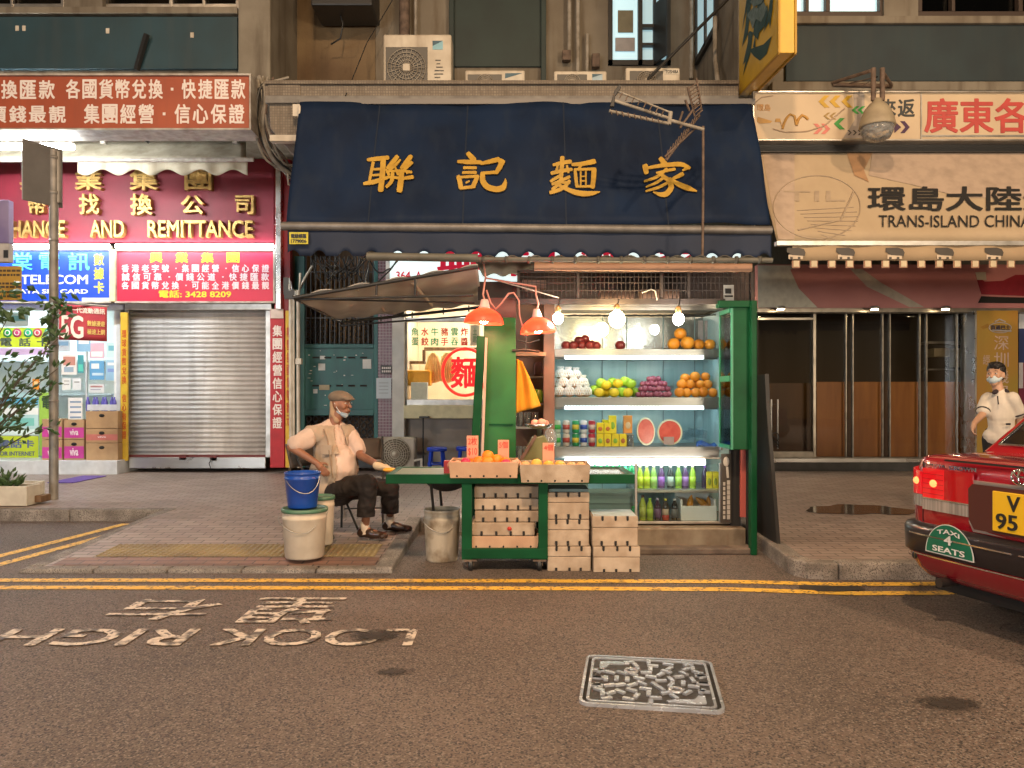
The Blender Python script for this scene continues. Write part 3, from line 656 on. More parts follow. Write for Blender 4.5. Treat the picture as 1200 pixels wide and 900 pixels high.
b = MB(); onsheet(b, '數據漫遊', fl, .6, .42, .97, .58, .03); onsheet(b, '極速上網', fl, .6, .66, .97, .82, .03); b.build('lettering', paint((.65, .45, .12)), t)
MB().tube([P(67, 354, 11.2), P(127, 359, 11.18)], .012).build('rod', M['conduit'], t)

# cartons and bottles on the phone shop platform
M['carton'] = mat('brown_cardboard', (.42, .28, .15), .8, c2=(.34, .22, .12), vs=6)
def carton(label, x0, y0, x1, y1, D, dep, band=None, grp='cartons stacked in front of the phone shop', text=None):
    t = T('carton', label, 'box', P((x0+x1)/2, y1, D), grp)
    MB().pbox(x0, y0, x1, y1, D, dep).build('box', M['carton'], t, .006)
    if band:
        a, b_, c = band; MB().pbox(x0+.3, a, x1-.3, b_, D-.003, .003).build('printed_band', paint(c), t)
        q = MB(); xc = (x0+x1)/2; ptxt(q, 'viva', xc-5, a+2, xc+5, b_-3, D-.006, .03, .002); q.build('lettering', paint((.8, .7, .75)), t)
    b = MB(); xc = (x0+x1)/2; b.lathe([(.045, 0), (.045, .003)], P(xc, y0+5, D-.003), 12, Matrix.Rotation(R(90), 3, 'X'), 1, .6); b.build('hand_hole', M['dark'], t)
MG = (.5, .05, .3)
carton('pink banded carton left of the middle column, lower of two', 49, 515.5, 72.5, 539.5, 12.35, .35, (524, 537, MG))
carton('pink banded carton left of the middle column, upper of two', 49, 491, 72.5, 515, 12.35, .35, (500, 512, MG))
carton('pink banded carton at the bottom of the middle column', 75, 515.5, 98.5, 539.5, 12.35, .35, (523, 537, MG))
carton('pink banded carton under the white price stand', 75, 492, 98.5, 515, 12.35, .35, (501, 513, MG))
carton('large plain carton at the bottom near the yellow strip', 100.5, 519.5, 138, 539.5, 12.3, .4)
carton('large carton with a pale red band between two plain cartons', 100.5, 502.5, 138, 519, 12.3, .4, (509, 516, (.5, .16, .14)))
carton('large plain carton carrying the bottle packs', 100.5, 482, 138, 502, 12.3, .4)
t = poster('white price stand with four lines on the pink banded carton', (80, 466, 96.5, 491.5), 12.4, (.75, .75, .75), [(82, 470+6*i, 95, 472+6*i, (.2, .3, .45)) for i in range(4)], 'price_stand', grp=None)
t = T('bottle_pack', 'pack of blue purple drink bottles on the plain carton', 'drinks', P(119, 482, 12.4))
for i in range(7): MB().lathe([(.028, 0), (.032, .02), (.032, .15), (.014, .2), (.014, .23)], (X(103+5.2*i, 12.45), 12.45+.06*(i % 2), Z(482, 12.4)), 10).build('bottle', paint((.1, .09, .42)), t)
b = MB(); b.pbox(102, 474, 137, 481, 12.38, .01); b.build('wrap', paint((.55, .6, .7)), t)
MB().box(X(24, 10.4), X(86, 11), 11.0, 11.9, .122, .134).build('doormat', mat('purple_mat', (.12, .07, .3), .9, bump=.3), bevel=.004, label='flat purple doormat in front of the phone shop', cat='mat')

# cable bundle at the building corner
rg = random.Random(4)
t = T('cable_bundle', 'tangle of grey and black cables at the corner between orange sign and ledge', 'cable', P(312, 200, 9.7))
for i in range(12):
    x = 296+rg.uniform(0, 18); pts = [P(300+rg.uniform(0, 40), 88+rg.uniform(0, 8), 9.6), P(x+rg.uniform(-3, 9), 100+rg.uniform(0, 8), 9.5), P(x+rg.uniform(-3, 4), 140, 9.5), P(x+4+rg.uniform(-3, 4), 165, 9.6), P(x+10+rg.uniform(0, 14), 188+rg.uniform(-6, 8), 9.7), P(345+rg.uniform(0, 10), 200+rg.uniform(-8, 14), 9.9)]
    q = []
    for k in range(len(pts)-1): q += [pts[k].lerp(pts[k+1], s/4) for s in range(4)]
    for _ in range(2): q = [q[0]]+[(q[k-1]+q[k]*2+q[k+1])/4 for k in range(1, len(q)-1)]+[q[-1]]
    MB().tube(q, rg.choice([.012, .016, .024]), 6).build('cable', rg.choice([M['black'], M['conduit'], M['conduit'], M['rustpipe']]), t)
for i in range(6):
    MB().tube([P(316+i*2, 180, 9.8), P(322+i*3, 196+i, 9.8), P(338, 196+i*4, 9.9), P(352, 196+i*5, 10)], .014, 6).build('cable', M['whitepl'] if i % 2 else M['black'], t)
b = MB(); b.pbox(316, 158, 352, 165, 8.62, .1); b.pbox(343, 122, 351, 136, 8.6, .08); b.tube([P(351, 124, 8.58), P(350, 160, 8.58)], .015); b.build('bracket', M['whitepl'], t)
# ================================================================== MIDDLE: green gate, noodle shop
M['green_gate'] = mat('green_gate_paint', (.018, .13, .115), .45, c2=(.012, .095, .095), vs=3, streak=(.01, .05, .055), streakamt=.4)
M['green'] = mat('green_paint', (.006, .066, .024), .45, c2=(.004, .042, .015), vs=4, lo=.4, hi=.75, bump=.08, bs=30, spec=.12)
M['green_bright'] = mat('green_door_paint', (.018, .14, .035), .4, c2=(.013, .1, .027), vs=3, bump=.06, bs=30)
M['purple_tile'] = mat('purple_mosaic_tile', (.16, .05, .07), .3, c2=(.11, .035, .05), vs=6, brick=dict(mortar=(.3, .22, .22), ms=.006, w=.05, h=.05, off=0, rot=(R(90), 0, 0)), bump=.4, world=True)
M['wood_dark'] = mat('brown_wood', (.2, .11, .05), .6, c2=(.1, .055, .025), vs=4, vstr=(6, 6, .5))
t = T('metal_gate', 'green metal gate with letter slots and lattice behind the seated man', 'gate', P(397, 545, 12.6))
D = 12.6
b = MB()
for q in ((345, 300, 357, 548), (438, 300, 443, 548), (357, 403, 438, 408), (357, 480, 438, 487), (357, 524, 438, 528)): b.pbox(*q, D, .1)
b.build('frame', M['green_gate'], t, .008)
MB().pbox(357, 407, 438, 481, D+.03, .04).build('panel', M['green_gate'], t)
b = MB()
for i in range(15):
    x = 358+i*5.6; b.pbox(x, 300, x+1.1, 404, D+.04, .02)
for y in (318, 345, 372): b.pbox(357, y, 438, y+1.2, D+.03, .02)
for i in range(10):
    x0 = 358+i*8
    for s_ in (0, 1):
        pts = [P(x0+4+3.2*math.sin(k*math.pi/3+s_*math.pi), 487+k*2.6, D+.05) for k in range(16)]; b.tube(pts, .012, 5)
for i in range(8):
    for s_ in (0, 1):
        b.tube([P(360+i*10+4*math.sin(k*math.pi/3+s_*math.pi), 375+k*2.2, D+.07) for k in range(14)], .008, 5)
b.pbox(357, 528, 438, 548, D+.04, .03)
b.build('lattice', M['black'], t)
b = MB()
for r_ in (418, 451):
    for i in range(5): b.pbox(366+i*14, r_, 374+i*14, r_+2, D+.022, .012)
b.build('letter_slot', M['dark'], t)
b = MB(); rg = random.Random(9)
for q in ((425, 421, 435, 432), (375, 417, 381, 421), (373, 426, 381, 434), (367, 456, 372, 461)): MB().pbox(*q, D+.024, .008).build('paper_remnant', paint((.62, .62, .58)), t)
for i in range(22):
    x, y = rg.uniform(360, 433), rg.uniform(410, 475); MB().pbox(x, y, x+rg.uniform(.6, 3.5), y+rg.uniform(.4, 1.3), D+.026, .006).build('paper_remnant', paint((.62, .62, .58)), t)
MB().pbox(374, 451, 386, 457, D+.02, .02).build('sticker', paint((.4, .32, .18)), t)
b = MB(); b.box(X(350, 13), X(440, 13), 14.2, 14.4, .12, 4.6); b.box(X(343, 13), X(346, 13), 12.75, 14.2, .12, 4.6)
for i in range(7): b.box(X(362, 13.4), X(438, 13.4), 13.2+.15*i, 14.2, .12+.17*i, .29+.17*i)
b.build('stairwell', M['wood_dark'], label='brown stairwell seen through the green lattice gate', cat='stairs')
b = MB()
for i in range(10): b.pbox(375+i*5.5, 315, 378+i*5.5, 402, 13.3, .05)
b.build('board_screen', mat('tan_boards', (.4, .25, .11), .7, c2=(.22, .13, .06), vs=5, vstr=(1, 1, 6)), label='tan wooden board screen behind the green gate lattice', cat='screen')
MB().pbox(443, 295, 460, 548, 12.5, .5).build('pillar', M['purple_tile'], label='purple mosaic tiled pillar between green gate and white pillar', cat='pillar')
t = poster('black address plate on the purple mosaic pillar', (446, 428, 459, 438), 12.47, (.03, .03, .03), name='address_plate', grp=None)
b = MB()
for j in range(2):
    for i in range(5): b.pbox(447.5+i*2.2, 430+j*4, 449+i*2.2, 432.4+j*4, 12.463, .005)
b.build('lettering', M['white_paint'], t)
poster('pale notice sheet on the purple mosaic pillar', (441, 443, 458.5, 467), 12.47, (.5, .55, .58), [(444, 448+4*i, 455, 449.2+4*i, (.35, .38, .4)) for i in range(4)], 'notice', grp=None)
# pipes left of the gate
t = T('conduit', 'three white vertical conduits with a meter box left of the green gate', 'pipes', P(343, 548, 12.2))
for x, r_ in ((341, .035), (344, .022), (349.5, .03)): MB().tube([P(x, 340, 12.1), P(x, 430, 12.1), P(x+.5, 548, 12.1)], r_).build('pipe', M['whitepl'], t)
MB().pbox(346, 420, 353, 427, 12.0, .1).build('meter_box', M['whitepl'], t, .01)
MB().tube([P(352, 320, 12), P(351, 340, 12), P(357, 326, 12.1), P(366, 312, 12.2)], .02).build('pipe', M['whitepl'], t)
rg = random.Random(12)
t = T('cable_bundle', 'dark nest of wires under the blue awning valance above the gate', 'cable', P(385, 330, 10.5))
for i in range(11):
    a = rg.uniform(345, 430); c = a+rg.uniform(15, 60)
    MB().tube([P(a+(c-a)*k/8, 300+rg.uniform(0, 6)+(16+8*(i % 3))*math.sin(k*math.pi/8), 10.4+.02*i) for k in range(9)], .012, 5).build('cable', M['black'], t)

# noodle shop
t = T('noodle_shop', 'warm lit noodle shop front with glass window and white pillar', 'shop', P(520, 545, 12.5))
M['wall_white'] = mat('off_white_tile', (.62, .6, .54), .4, c2=(.5, .48, .43), vs=4)
MB().pbox(459.5, 372, 474, 514, 12.4, .6).build('pillar', M['wall_white'], t, .01)
b = MB(); b.pbox(474, 490, 600, 548, 12.6, .3); b.build('low_wall', mat('grey_beige_wall', (.34, .3, .26), .7, c2=(.26, .23, .2), vs=3), t)
b = MB(); b.pbox(473, 475, 600, 490.5, 12.3, .5); b.build('counter_ledge', paint((.66, .6, .36)), t, .01)
fr = MB()
for q in ((474, 372, 477, 475), (474, 372, 600, 377), (474, 468, 600, 475), (597, 372, 600, 475)): fr.pbox(*q, 12.5, .1)
wf = fr.build('window_frame', M['alu'], t, .006)
MB().pbox(477, 377, 597, 468, 12.54, .008).build('pane', glass('noodle_window_glass', (1, .98, .94), .6), wf)
b = MB(); b.box(X(470, 13), 3, 14.3, 14.4, .12, 3.2); b.box(X(474, 12.7), X(478, 12.7)-.02, 12.65, 14.3, .12, 3.2); b.box(X(470, 13), 3, 12.7, 14.4, 3.2, 3.3); b.box(X(470, 13), 3, 12.7, 14.3, .9, 1.28)
b.build('interior', mat('cream_interior', (.72, .64, .48), .6, c2=(.6, .5, .34), vs=2), t)
MB().box(-1.6, .2, 12.9, 13.2, 3.1, 3.16).build('ceiling_light', lampmat('warm_shop_light', (1, .95, .84), 42), t)
MB().box(.6, 2.6, 13.0, 13.4, 3.1, 3.16).build('ceiling_light', lampmat('warm_shop_light', (1, .9, .75), 20), t)
b = MB(); b.pbox(497, 407, 597, 410, 13.2, .3); b.pbox(477, 423, 497, 426, 13.0, .3); b.pbox(495, 410, 498, 424, 13.1, .1); b.build('shelf', M['wood_dark'], t)
# shop light box sign
t = T('lightbox_sign', 'white light box sign with red number 364A behind the tarpaulin', 'sign', P(660, 333, 12.3))
D = 12.2
MB().pbox(456, 272, 868, 333, D, .2).build('box', lampmat('lightbox_face', (.80, .97, .95), .95), t)
MB().pbox(452, 270, 456.5, 335, D-.04, .25).build('frame', M['alu'], t)
b = MB(); ptxt(b, '364', 464, 318, 481, 327.5, D-.003, .03); ptxt(b, 'A', 487, 318, 494, 327.5, D-.003, .03)
for i, s in enumerate('聯記麵家'): ptxt(b, s, 512+i*84, 282, 570+i*84, 324, D-.003, .04)
b.build('lettering', mat('red_sign_letters', (.6, .01, .03), .5, emit=(.7, .01, .05), es=.5), t)
# things seen in the noodle shop window
D = 12.62
t = T('window_menu', 'two rows of green and red paper characters stuck inside the noodle window', 'menu', P(515, 403, D))
for j, s in enumerate(('魚水牛豬雲炸', '蛋餃肉手吞醬')):
    for i, ch in enumerate(s):
        q = MB(); ptxt(q, ch, 482+i*11.6, 384+j*11.5, 490.5+i*11.6, 393.5+j*11.5, 12.61-.001*j, .06, .003); q.build('character', paint((.02, .45, .2) if (i % 2 == 0) else (.7, .03, .03)), t)
MB().pbox(551, 381, 562, 405, 12.6, .004).build('sheet', paint((.75, .74, .6)), t)
q = MB(); vchars(q, '土匙', 554, 384, 559, 402, 12.595, .0); q.build('lettering', paint((.1, .3, .15)), t)
t = T('neon_sign', 'round red noodle character sign hanging inside the window', 'sign', P(543, 465, 12.6))
c = P(545, 436, 12.6)
MB().tube([c+Vector((.37*math.cos(a*math.pi/20), 0, .385*math.sin(a*math.pi/20))) for a in range(41)], .026, 8, False).build('ring', mat('red_neon', (.7, .02, .02), .4, emit=(1, .03, .02), es=1.0), t)
q = MB(); ptxt(q, '麵', 528, 418, 562, 455, 12.6, .05, .02); q.build('lettering', mat('red_neon_letter', (.75, .01, .02), .4, emit=(1, .01, .02), es=.8), t)
M['noodle'] = mat('hanging_noodles', (.66, .48, .2), .6, c2=(.5, .34, .12), vs=20, vstr=(4, 4, .4))
for i, (x, l) in enumerate(((508, 'bundle of pale noodles hanging in the window left of the red ring'), (524, 'bundle of pale noodles hanging behind the red ring'))):
    b = MB(); Dn = 13.0
    for k in range(12):
        a = -1+2*k/11; b.tube([P(x, 414, Dn), P(x+a*4.5, 418, Dn), P(x+a*8.5, 432, Dn-.03*(k % 2)), P(x+a*8, 449-3*abs(a), Dn)], .028, 5)
    b.build('noodle_bundle', M['noodle'], label=l, cat='noodles')
b = MB(); b.pbox(477, 434, 504, 452, 12.72, .3); b.build('tray', paint((.62, .32, .015)), bevel=.02, label='yellow plastic food tray in the noodle window', cat='tray')
b = MB(); b.pbox(481.5, 448, 501, 473, 12.62, .08); q = b.build('carton', paint((.6, .68, .66)), bevel=.006, label='pale mint packet standing at the bottom left of the noodle window', cat='packet')
MB().pbox(481.5, 468, 560, 474.4, 12.6, .3).build('counter', paint((.62, .6, .5)), label='cream counter top inside the noodle window', cat='counter')
# outdoor fan unit, stools
t = T('fan_unit', 'dusty white box fan standing on the pavement below the noodle window', 'fan', P(463, 553, 11.9))
D = 11.9
MB().pbox(440, 513, 486, 551, D, .3).build('casing', M['acw'], t, .025)
m = MB(); c = P(463, 532, D)
for k in range(1, 8):
    rr = .034*k; m.tube([c+Vector((rr*math.cos(a*math.pi/14), -.03+.004*k*.6, rr*math.sin(a*math.pi/14))) for a in range(29)], .006, 5, False)
for q in range(20): a = q*math.pi/10; m.tube([c+Vector((.03*math.cos(a), -.03, .03*math.sin(a))), c+Vector((.24*math.cos(a+.5), -.01, .24*math.sin(a+.5)))], .005, 4, False)
m.build('grille', M['acw'], t)
MB().lathe([(.245, 0), (.245, .004)], c+Vector((0, -.001, 0)), 28, Matrix.Rotation(R(90), 3, 'X')).build('fan_opening', mat('dusty_fan', (.2, .17, .12), .8, c2=(.12, .1, .07)), t)
MB().lathe([(.05, 0), (.045, .03)], c+Vector((0, -.015, 0)), 16, Matrix.Rotation(R(90), 3, 'X')).build('hub', M['acw'], t)
b = MB(); b.pbox(443, 551, 450, 553.5, D+.05, .2); b.pbox(476, 551, 483, 553.5, D+.05, .2); b.build('foot', M['black'], t)
b = MB(); b.tube([P(486, 540, 11.9), P(494, 538, 11.8), P(494, 552, 11.8)], .02); b.build('bracket', M['whitepl'], t)
b = MB(); b.tube([P(496, 489, 12.2), P(496, 547, 12.2)], .012); b.pbox(491, 488, 502, 490, 12.15, .2)
b.build('table_post', M['black'], label='thin black post below the noodle window ledge', cat='post')
def stool(label, px, D, grp=None):
    t = T('plastic_stool', label, 'stool', (X(px, D), D, .12), 'blue plastic stools under the noodle window')
    bl = mat('blue_plastic', (.012, .06, .55), .3, c2=(.01, .05, .45))
    MB().lathe([(0, .45), (.13, .455), (.15, .45), (.155, .435), (.155, .40), (.145, .395)], WL[t.name], 20).build('seat', bl, t)
    for k in range(4):
        a = R(45+90*k); cs, sn = math.cos(a), math.sin(a); x, y, z = WL[t.name]
        MB().bar((x+.12*cs, y+.12*sn, z+.42), (x+.17*cs, y+.17*sn, z), .055, .022, (cs, sn, 0)).build('leg', bl, t, .006)
    x, y, z = WL[t.name]; MB().tube([(x+.14*math.cos(a*math.pi/8), y+.14*math.sin(a*math.pi/8), z+.2) for a in range(17)], .012, 6, False).build('stretcher', bl, t)
    return t
s0 = stool('blue plastic stool standing clear under the noodle window ledge', 512, 11.9)
dup(s0, (X(546, 12), 12.0, .12), 'blue plastic stool partly hidden behind the fruit price card')

# ================================================================== RIGHT SHOP
M['beige_board'] = mat('beige_board', (.56, .44, .29), .5, c2=(.5, .39, .26), vs=2)
t = sign('coach_sign_board', 'beige sign board with coloured chevrons and large red Chinese characters', (884, 108, 1340, 163), 8.78, .15, M['beige_board'], M['alu'], 1.5)
D = 8.777
def chev(mb, cx, cy, h, wd, th, dr, D=D):
    s_ = -1 if dr == '<' else 1; z = lambda y: Z(y, D); x = lambda a: X(cx+s_*a, D)
    mb.prism([(x(wd), z(cy)), (x(0), z(cy-h)), (x(-th), z(cy-h)), (x(wd-th), z(cy)), (x(-th), z(cy+h)), (x(0), z(cy+h))], D-.003, D)
for cc, lst in (((.55, .33, .02), [(966, 119, 7, 7, 6, '<'), (979, 119, 7, 7, 6, '<'), (993, 119, 7, 7, 6, '<')]), ((.32, .2, .05), [(970, 136, 4, 5, 3, '<'), (977, 136, 4, 5, 3, '<')]),
                ((.03, .28, .04), [(984, 145, 6.5, 7, 6, '<'), (1003, 129, 4.5, 5, 4, '<'), (1010, 129, 4.5, 5, 4, '<')]), ((.6, .18, .14), [(958, 151, 6, 6, 5, '>'), (967, 151, 6, 6, 5, '>')]),
                ((.06, .05, .04), [(995, 155.5, 3, 3, 2, '>'), (1001, 155.5, 3, 3, 2, '>'), (1007, 155.5, 3, 3, 2, '>')]), ((.05, .012, .06), [(1060, 149, 7, 6, 5, '>')])):
    for a in lst: b = MB(); chev(b, *a); b.build('chevron', paint(cc), t)
    if cc[2] == .06: MB().prism([(X(1048, D), Z(142, D)), (X(1056, D), Z(149, D)), (X(1048, D), Z(156, D))], D-.003, D).build('chevron', paint(cc), t)
b = MB(); ptxt(b, '環島', 887, 122, 903, 130, D, .01); b.build('lettering', paint((.55, .28, .08)), t)
b = MB()
def arc(mb, pts, r): mb.tube([P(a, c_, D-.003) for a, c_ in pts], r, 6)
b.prism([(X(888, D), Z(137, D)), (X(905, D), Z(142, D)), (X(903, D), Z(144, D)), (X(890, D), Z(145, D)), (X(887, D), Z(142, D))], D-.004, D)
b.prism([(X(909, D), Z(139, D)), (X(914, D), Z(139, D)), (X(917, D), Z(151, D)), (X(914, D), Z(143, D)), (X(908, D), Z(143, D))], D-.004, D)
arc(b, [(917, 151), (919, 144), (922, 138), (926, 134), (931, 136), (933, 146)], .014); arc(b, [(933, 147), (936, 139), (940, 135), (944, 137), (947, 140)], .016)
b.build('emblem', paint((.5, .26, .05)), t)
b = MB(); arc(b, [(885, 120), (893, 114), (906, 112)], .006); arc(b, [(906, 151), (920, 155), (945, 154), (965, 148), (990, 127)], .007); b.build('swoosh', paint((.42, .3, .2)), t)
b = MB(); b.prism([(X(1000, D), Z(109, D)), (X(1013, D), Z(109, D)), (X(1013, D), Z(162, D)), (X(988, D), Z(162, D)), (X(1002, D), Z(140, D))], D-.0015, D+.001); b.build('grey_print', paint((.4, .34, .28)), t)
b = MB(); ptxt(b, '來', 1032, 116, 1050, 136, D, .05); ptxt(b, '返', 1052, 116, 1072, 137, D, .05); b.build('lettering', paint((.03, .035, .035)), t)
b = MB(); ptxt(b, '廣東各', 1083, 115, 1206, 156, D, .045); b.build('lettering', paint((.48, .06, .05)), t)
b = MB(); b.pbox(1079, 109, 1080.5, 163, D-.01, .02); b.pbox(1080, 158, 1340, 160, D-.008, .02); b.build('trim', M['alu'], t)
b = MB(); b.pbox(884, 165, 1340, 178, 8.9, .3); b.build('beam', M['black'], label='dark beam under the chevron board', cat='beam')
# coach company awning
t = T('awning', 'long beige awning printed with TRANS-ISLAND CHINA in black', 'awning', P(1050, 180, 8.95))
DT, DB = 8.97, 8.2
zT, zB = Z(178, DT), Z(283, DB)
XA, XB = X(884, DT), 9.0
def aw2(x, v): return Vector((x, DT+(DB-DT)*v, zT+(zB-zT)*v+.002*math.sin(x*5)*v))
MB().sheet(lambda u, v: aw2(XA+(XB-XA)*u, v), 80, 8, (0, .012, .006)).build('canvas', mat('beige_canvas', (.46, .36, .24), .8, c2=(.4, .31, .2), vs=1.5, streak=(.36, .27, .19), streakamt=.3, bump=.1, bs=12), t)
def solve(py, DT, zT, DB, zB):
    lo, hi = -.3, 1.3
    for _ in range(40):
        m = (lo+hi)/2; D = DT+(DB-DT)*m; y = CY-F*(zT+(zB-zT)*m-EYE)/D
        if y < py: lo = m
        else: hi = m
    return lo
def pa2(px, py, off=.012):
    v = solve(py, DT, zT, DB, zB); D = DT+(DB-DT)*v; return aw2(X(px, D), v)+Vector((0, -off, off*.4))
def text_on(mb, s, px0, py0, px1, py1, fn, off, gap=None):
    me, x0, x1, y0, y1 = glyph(s, off, 0)
    mb.add([fn(px0+(px1-px0)*(v.co.x-x0)/(x1-x0), py1-(py1-py0)*(v.co.y-y0)/(y1-y0))+Vector((0, -.08*v.co.z, .03*v.co.z)) for v in me.vertices], [tuple(p.vertices) for p in me.polygons])
b = MB(); text_on(b, '環島大陸通', 1016, 219, 1243, 248, pa2, .03); text_on(b, 'TRANS-ISLAND CHINA', 1029, 253, 1207, 267, pa2, .005); b.build('lettering', paint((.025, .025, .025)), t)
b = MB(); b.tube([pa2(957+51*math.cos(a*math.pi/20), 243+37*math.sin(a*math.pi/20), .006) for a in range(41)], .006, 5, False)
for i in range(9): b.tube([pa2(934+4*i, 247+4*i, .005), pa2(1000+5*i-i*i*1.1, 231+i*5.5+12, .005)], .0045, 5)
text_on(b, 'TIL', 918, 224, 990, 236, lambda x, y: pa2(x, y, .007), .0)
b.tube([pa2(935, 270, .005), pa2(985, 258, .005), pa2(1000, 225, .005)], .01, 5); b.build('emblem', paint((.40, .315, .225)), t)
b = MB(); q = [(992, 180), (1022, 180), (1012, 200), (1018, 214), (1001, 206)]; b.add([pa2(x, y, .008) for x, y in q], [tuple(range(5))])
b.build('printed_patch', paint((.40, .24, .13)), t)
b = MB(); q = [(1022, 180), (1210, 180), (1210, 232), (1130, 232), (1065, 216), (1018, 206)]; b.add([pa2(x, y, .0065) for x, y in q], [tuple(range(6))]); q = [(893, 180), (931, 180), (931, 281), (912, 281)]; b.add([pa2(x, y, .004) for x, y in q], [(0, 1, 2, 3)])
b.build('printed_shade', paint((.44, .34, .26), .7), t)
b = MB(); b.box(XA-.02, XB, DB-.06, DB+.03, zB-.05, zB-.005); b.build('front_bar', M['alu'], t)
b = MB(); b.sheet(lambda u, v: (XA+.15+(XB-XA-.15)*u, DB-.04+.012*math.sin(u*70), Z(288, DB)+(Z(306, DB)-Z(288, DB))*v), 120, 2, (0, .006, 0)); va = b.build('valance', mat('tan_valance', (.38, .28, .17), .8, c2=(.32, .23, .14), vs=2), t)
b = MB(); m2 = MB()
for i in range(11):
    x = 932+58*i; Dv = DB-.058
    b = MB(); m2 = MB()
    pts = [(x-10, 290.5), (x+4, 290), (x+10, 292), (x+12, 296), (x+11, 300), (x-4, 299), (x-10, 295)]
    b.prism([(X(a, Dv), Z(c_, Dv)) for a, c_ in pts], Dv-.002, Dv)
    for q in ((x-8, 298.5, x+9, 303.5),): m2.pbox(*q, Dv-.001, .001)
    b.pbox(x-6, 301, x-3, 304, Dv-.003, .002); b.pbox(x+3, 301, x+6, 304, Dv-.003, .002)
    q = b.build('coach_print', paint((.05, .04, .03)), va); m2.build('coach_print', paint((.55, .45, .33)), va)
b = MB(); m2 = MB()
for i in range(19):
    b = MB(); m2 = MB(); x = 933+21*i; b.pbox(x-5, 305.5, x+4.5, 314, DB-.066, .004); m2.pbox(x-3, 305.5, x+3.5, 312.5, DB-.07, .003)
    b.build('tab', paint((.26, .13, .07)), va); m2.build('tab_print', paint((.55, .46, .3)), va)
# shop front
t = T('coach_office', 'closed coach ticket office with glass doors and wood panels behind', 'shop', P(1020, 545, 12.9))
D = 12.5
MB().pbox(888, 310, 1500, 361, D, .15).build('fascia', mat('pink_fascia', (.56, .24, .23), .5, c2=(.5, .2, .2), vs=1.5), t)
b = MB(); Dz = D-.004
def pp(mb, q, D): mb.prism([(X(a, D), Z(c_, D)) for a, c_ in q], D-.002, D)
pp(b, [(888, 311), (940, 311), (926, 316), (936, 338), (958, 360.5), (888, 360.5)], Dz); b.build('fascia_print', paint((.66, .66, .58)), t)
b = MB(); pp(b, [(996, 315), (1010, 315), (1032, 331), (1083, 360), (1066, 360), (1016, 336)], Dz); b.build('fascia_print', paint((.5, .45, .38)), t)
b = MB(); pp(b, [(1143, 322), (1154, 330), (1175, 329), (1190, 322), (1260, 322), (1260, 349), (1150, 345)], Dz); b.build('fascia_print', paint((.3, .012, .03)), t)
b = MB(); pp(b, [(1150, 347), (1170, 348), (1260, 350), (1260, 356), (1146, 355)], Dz); b.build('fascia_print', M['dark'], t)
b = MB(); pp(b, [(1143, 319), (1155, 319), (1156, 328), (1145, 328)], Dz-.002); b.build('fascia_print', paint((.55, .5, .4)), t)
b = MB(); b.pbox(888, 361, 1500, 366, 12.45, .25); b.pbox(888, 536, 1145, 540, 12.7, .2); b.pbox(953, 366, 956.5, 538, 12.7, .1)
for x in (991, 999, 1034, 1042.5, 1077.5, 1085.5, 1121): b.pbox(x, 366, x+1.6, 537, 12.74, .05)
b.pbox(888, 372, 953, 375, 12.72, .06); b.pbox(895, 529, 953, 537, 12.7, .06)
b.build('mullion', mat('bronze_aluminium', (.33, .3, .25), .35, .8, c2=(.22, .2, .17)), t, .004)
b = MB(); b.pbox(888, 366, 1145, 537, 12.78, .01); b.build('glass_front', glass('dark_shop_glass', (.85, .85, .85), .8, .02), t)
M['orange_wood'] = mat('orange_wood_panel', (.62, .23, .035), .4, c2=(.42, .145, .022), vs=2.5, vstr=(3, 3, .4), lo=.3, hi=.7, emit=None)
b = MB()
for a, c_ in ((957, 990), (1000, 1033), (1043, 1076), (1086, 1120), (1123, 1141)): b.pbox(a, 447.5, c_, 537, 12.86, .04)
b.build('wood_panel', M['orange_wood'], t, .006)
b = MB(); b.pbox(888, 449, 953, 530, 13.0, .04); b.pbox(956, 447, 1142, 537, 12.92, .04); b.build('dark_panel', mat('dark_wood_panel', (.13, .055, .012), .5, c2=(.08, .035, .01), vs=2, vstr=(3, 3, .4)), t)
b = MB(); b.box(X(888, 12.9), 9, 14.6, 14.7, .12, 3); b.box(X(888, 12.9)-.05, X(888, 12.9), 12.85, 14.6, .12, 3); b.box(X(888, 12.9), 9, 12.8, 14.7, 2.9, 3.0); b.build('interior', mat('dim_interior', (.06, .055, .05), .8), t)
b = MB(); b.pbox(1088, 400, 1140, 403, 13.3, .3); b.pbox(1088, 432, 1140, 434, 13.3, .3)
b.build('shelf', paint((.25, .22, .17)), t)
b = MB()
for x in (904, 911.5): b.tube([P(x, 468, 12.6), P(x, 526, 12.6)], .014); b.tube([P(x, 474, 12.6), P(x, 474, 12.75)], .01); b.tube([P(x, 520, 12.6), P(x, 520, 12.75)], .01)
b.build('handle', M['steel'], t)
b = MB(); c = P(908, 512, 12.58)
for k in range(3): b.tube([c+Vector((.06*math.cos(a*math.pi/8+k), -.02, .07*math.sin(a*math.pi/8)-.05*k)) for a in range(17)], .008, 5, False)
b.build('lock_chain', M['black'], t)
b = MB(); b.pbox(888, 541, 1145, 553, 12.72, .4); b.build('plinth', mat('dark_stone', (.08, .075, .07), .35, c2=(.05, .048, .045)), t); MB().pbox(888, 537, 1145, 542, 12.66, .5).build('sill', M['steel'], t, .006)
for i, (x0, y0, x1, y1, l) in enumerate(((1095, 408, 1113, 418, 'brown parcel on the right shelf inside the dark ticket office'), (1122, 408, 1138, 430, 'tall brown parcel on the upper shelf inside the dark ticket office'), (1122, 433, 1136, 447, 'brown parcel just above the wood panel in the dark ticket office'))):
    MB().pbox(x0, y0, x1, y1, 13.32, .25).build('carton', mat('dim_carton', (.5, .4, .24), .7), bevel=.006, label=l, cat='box')
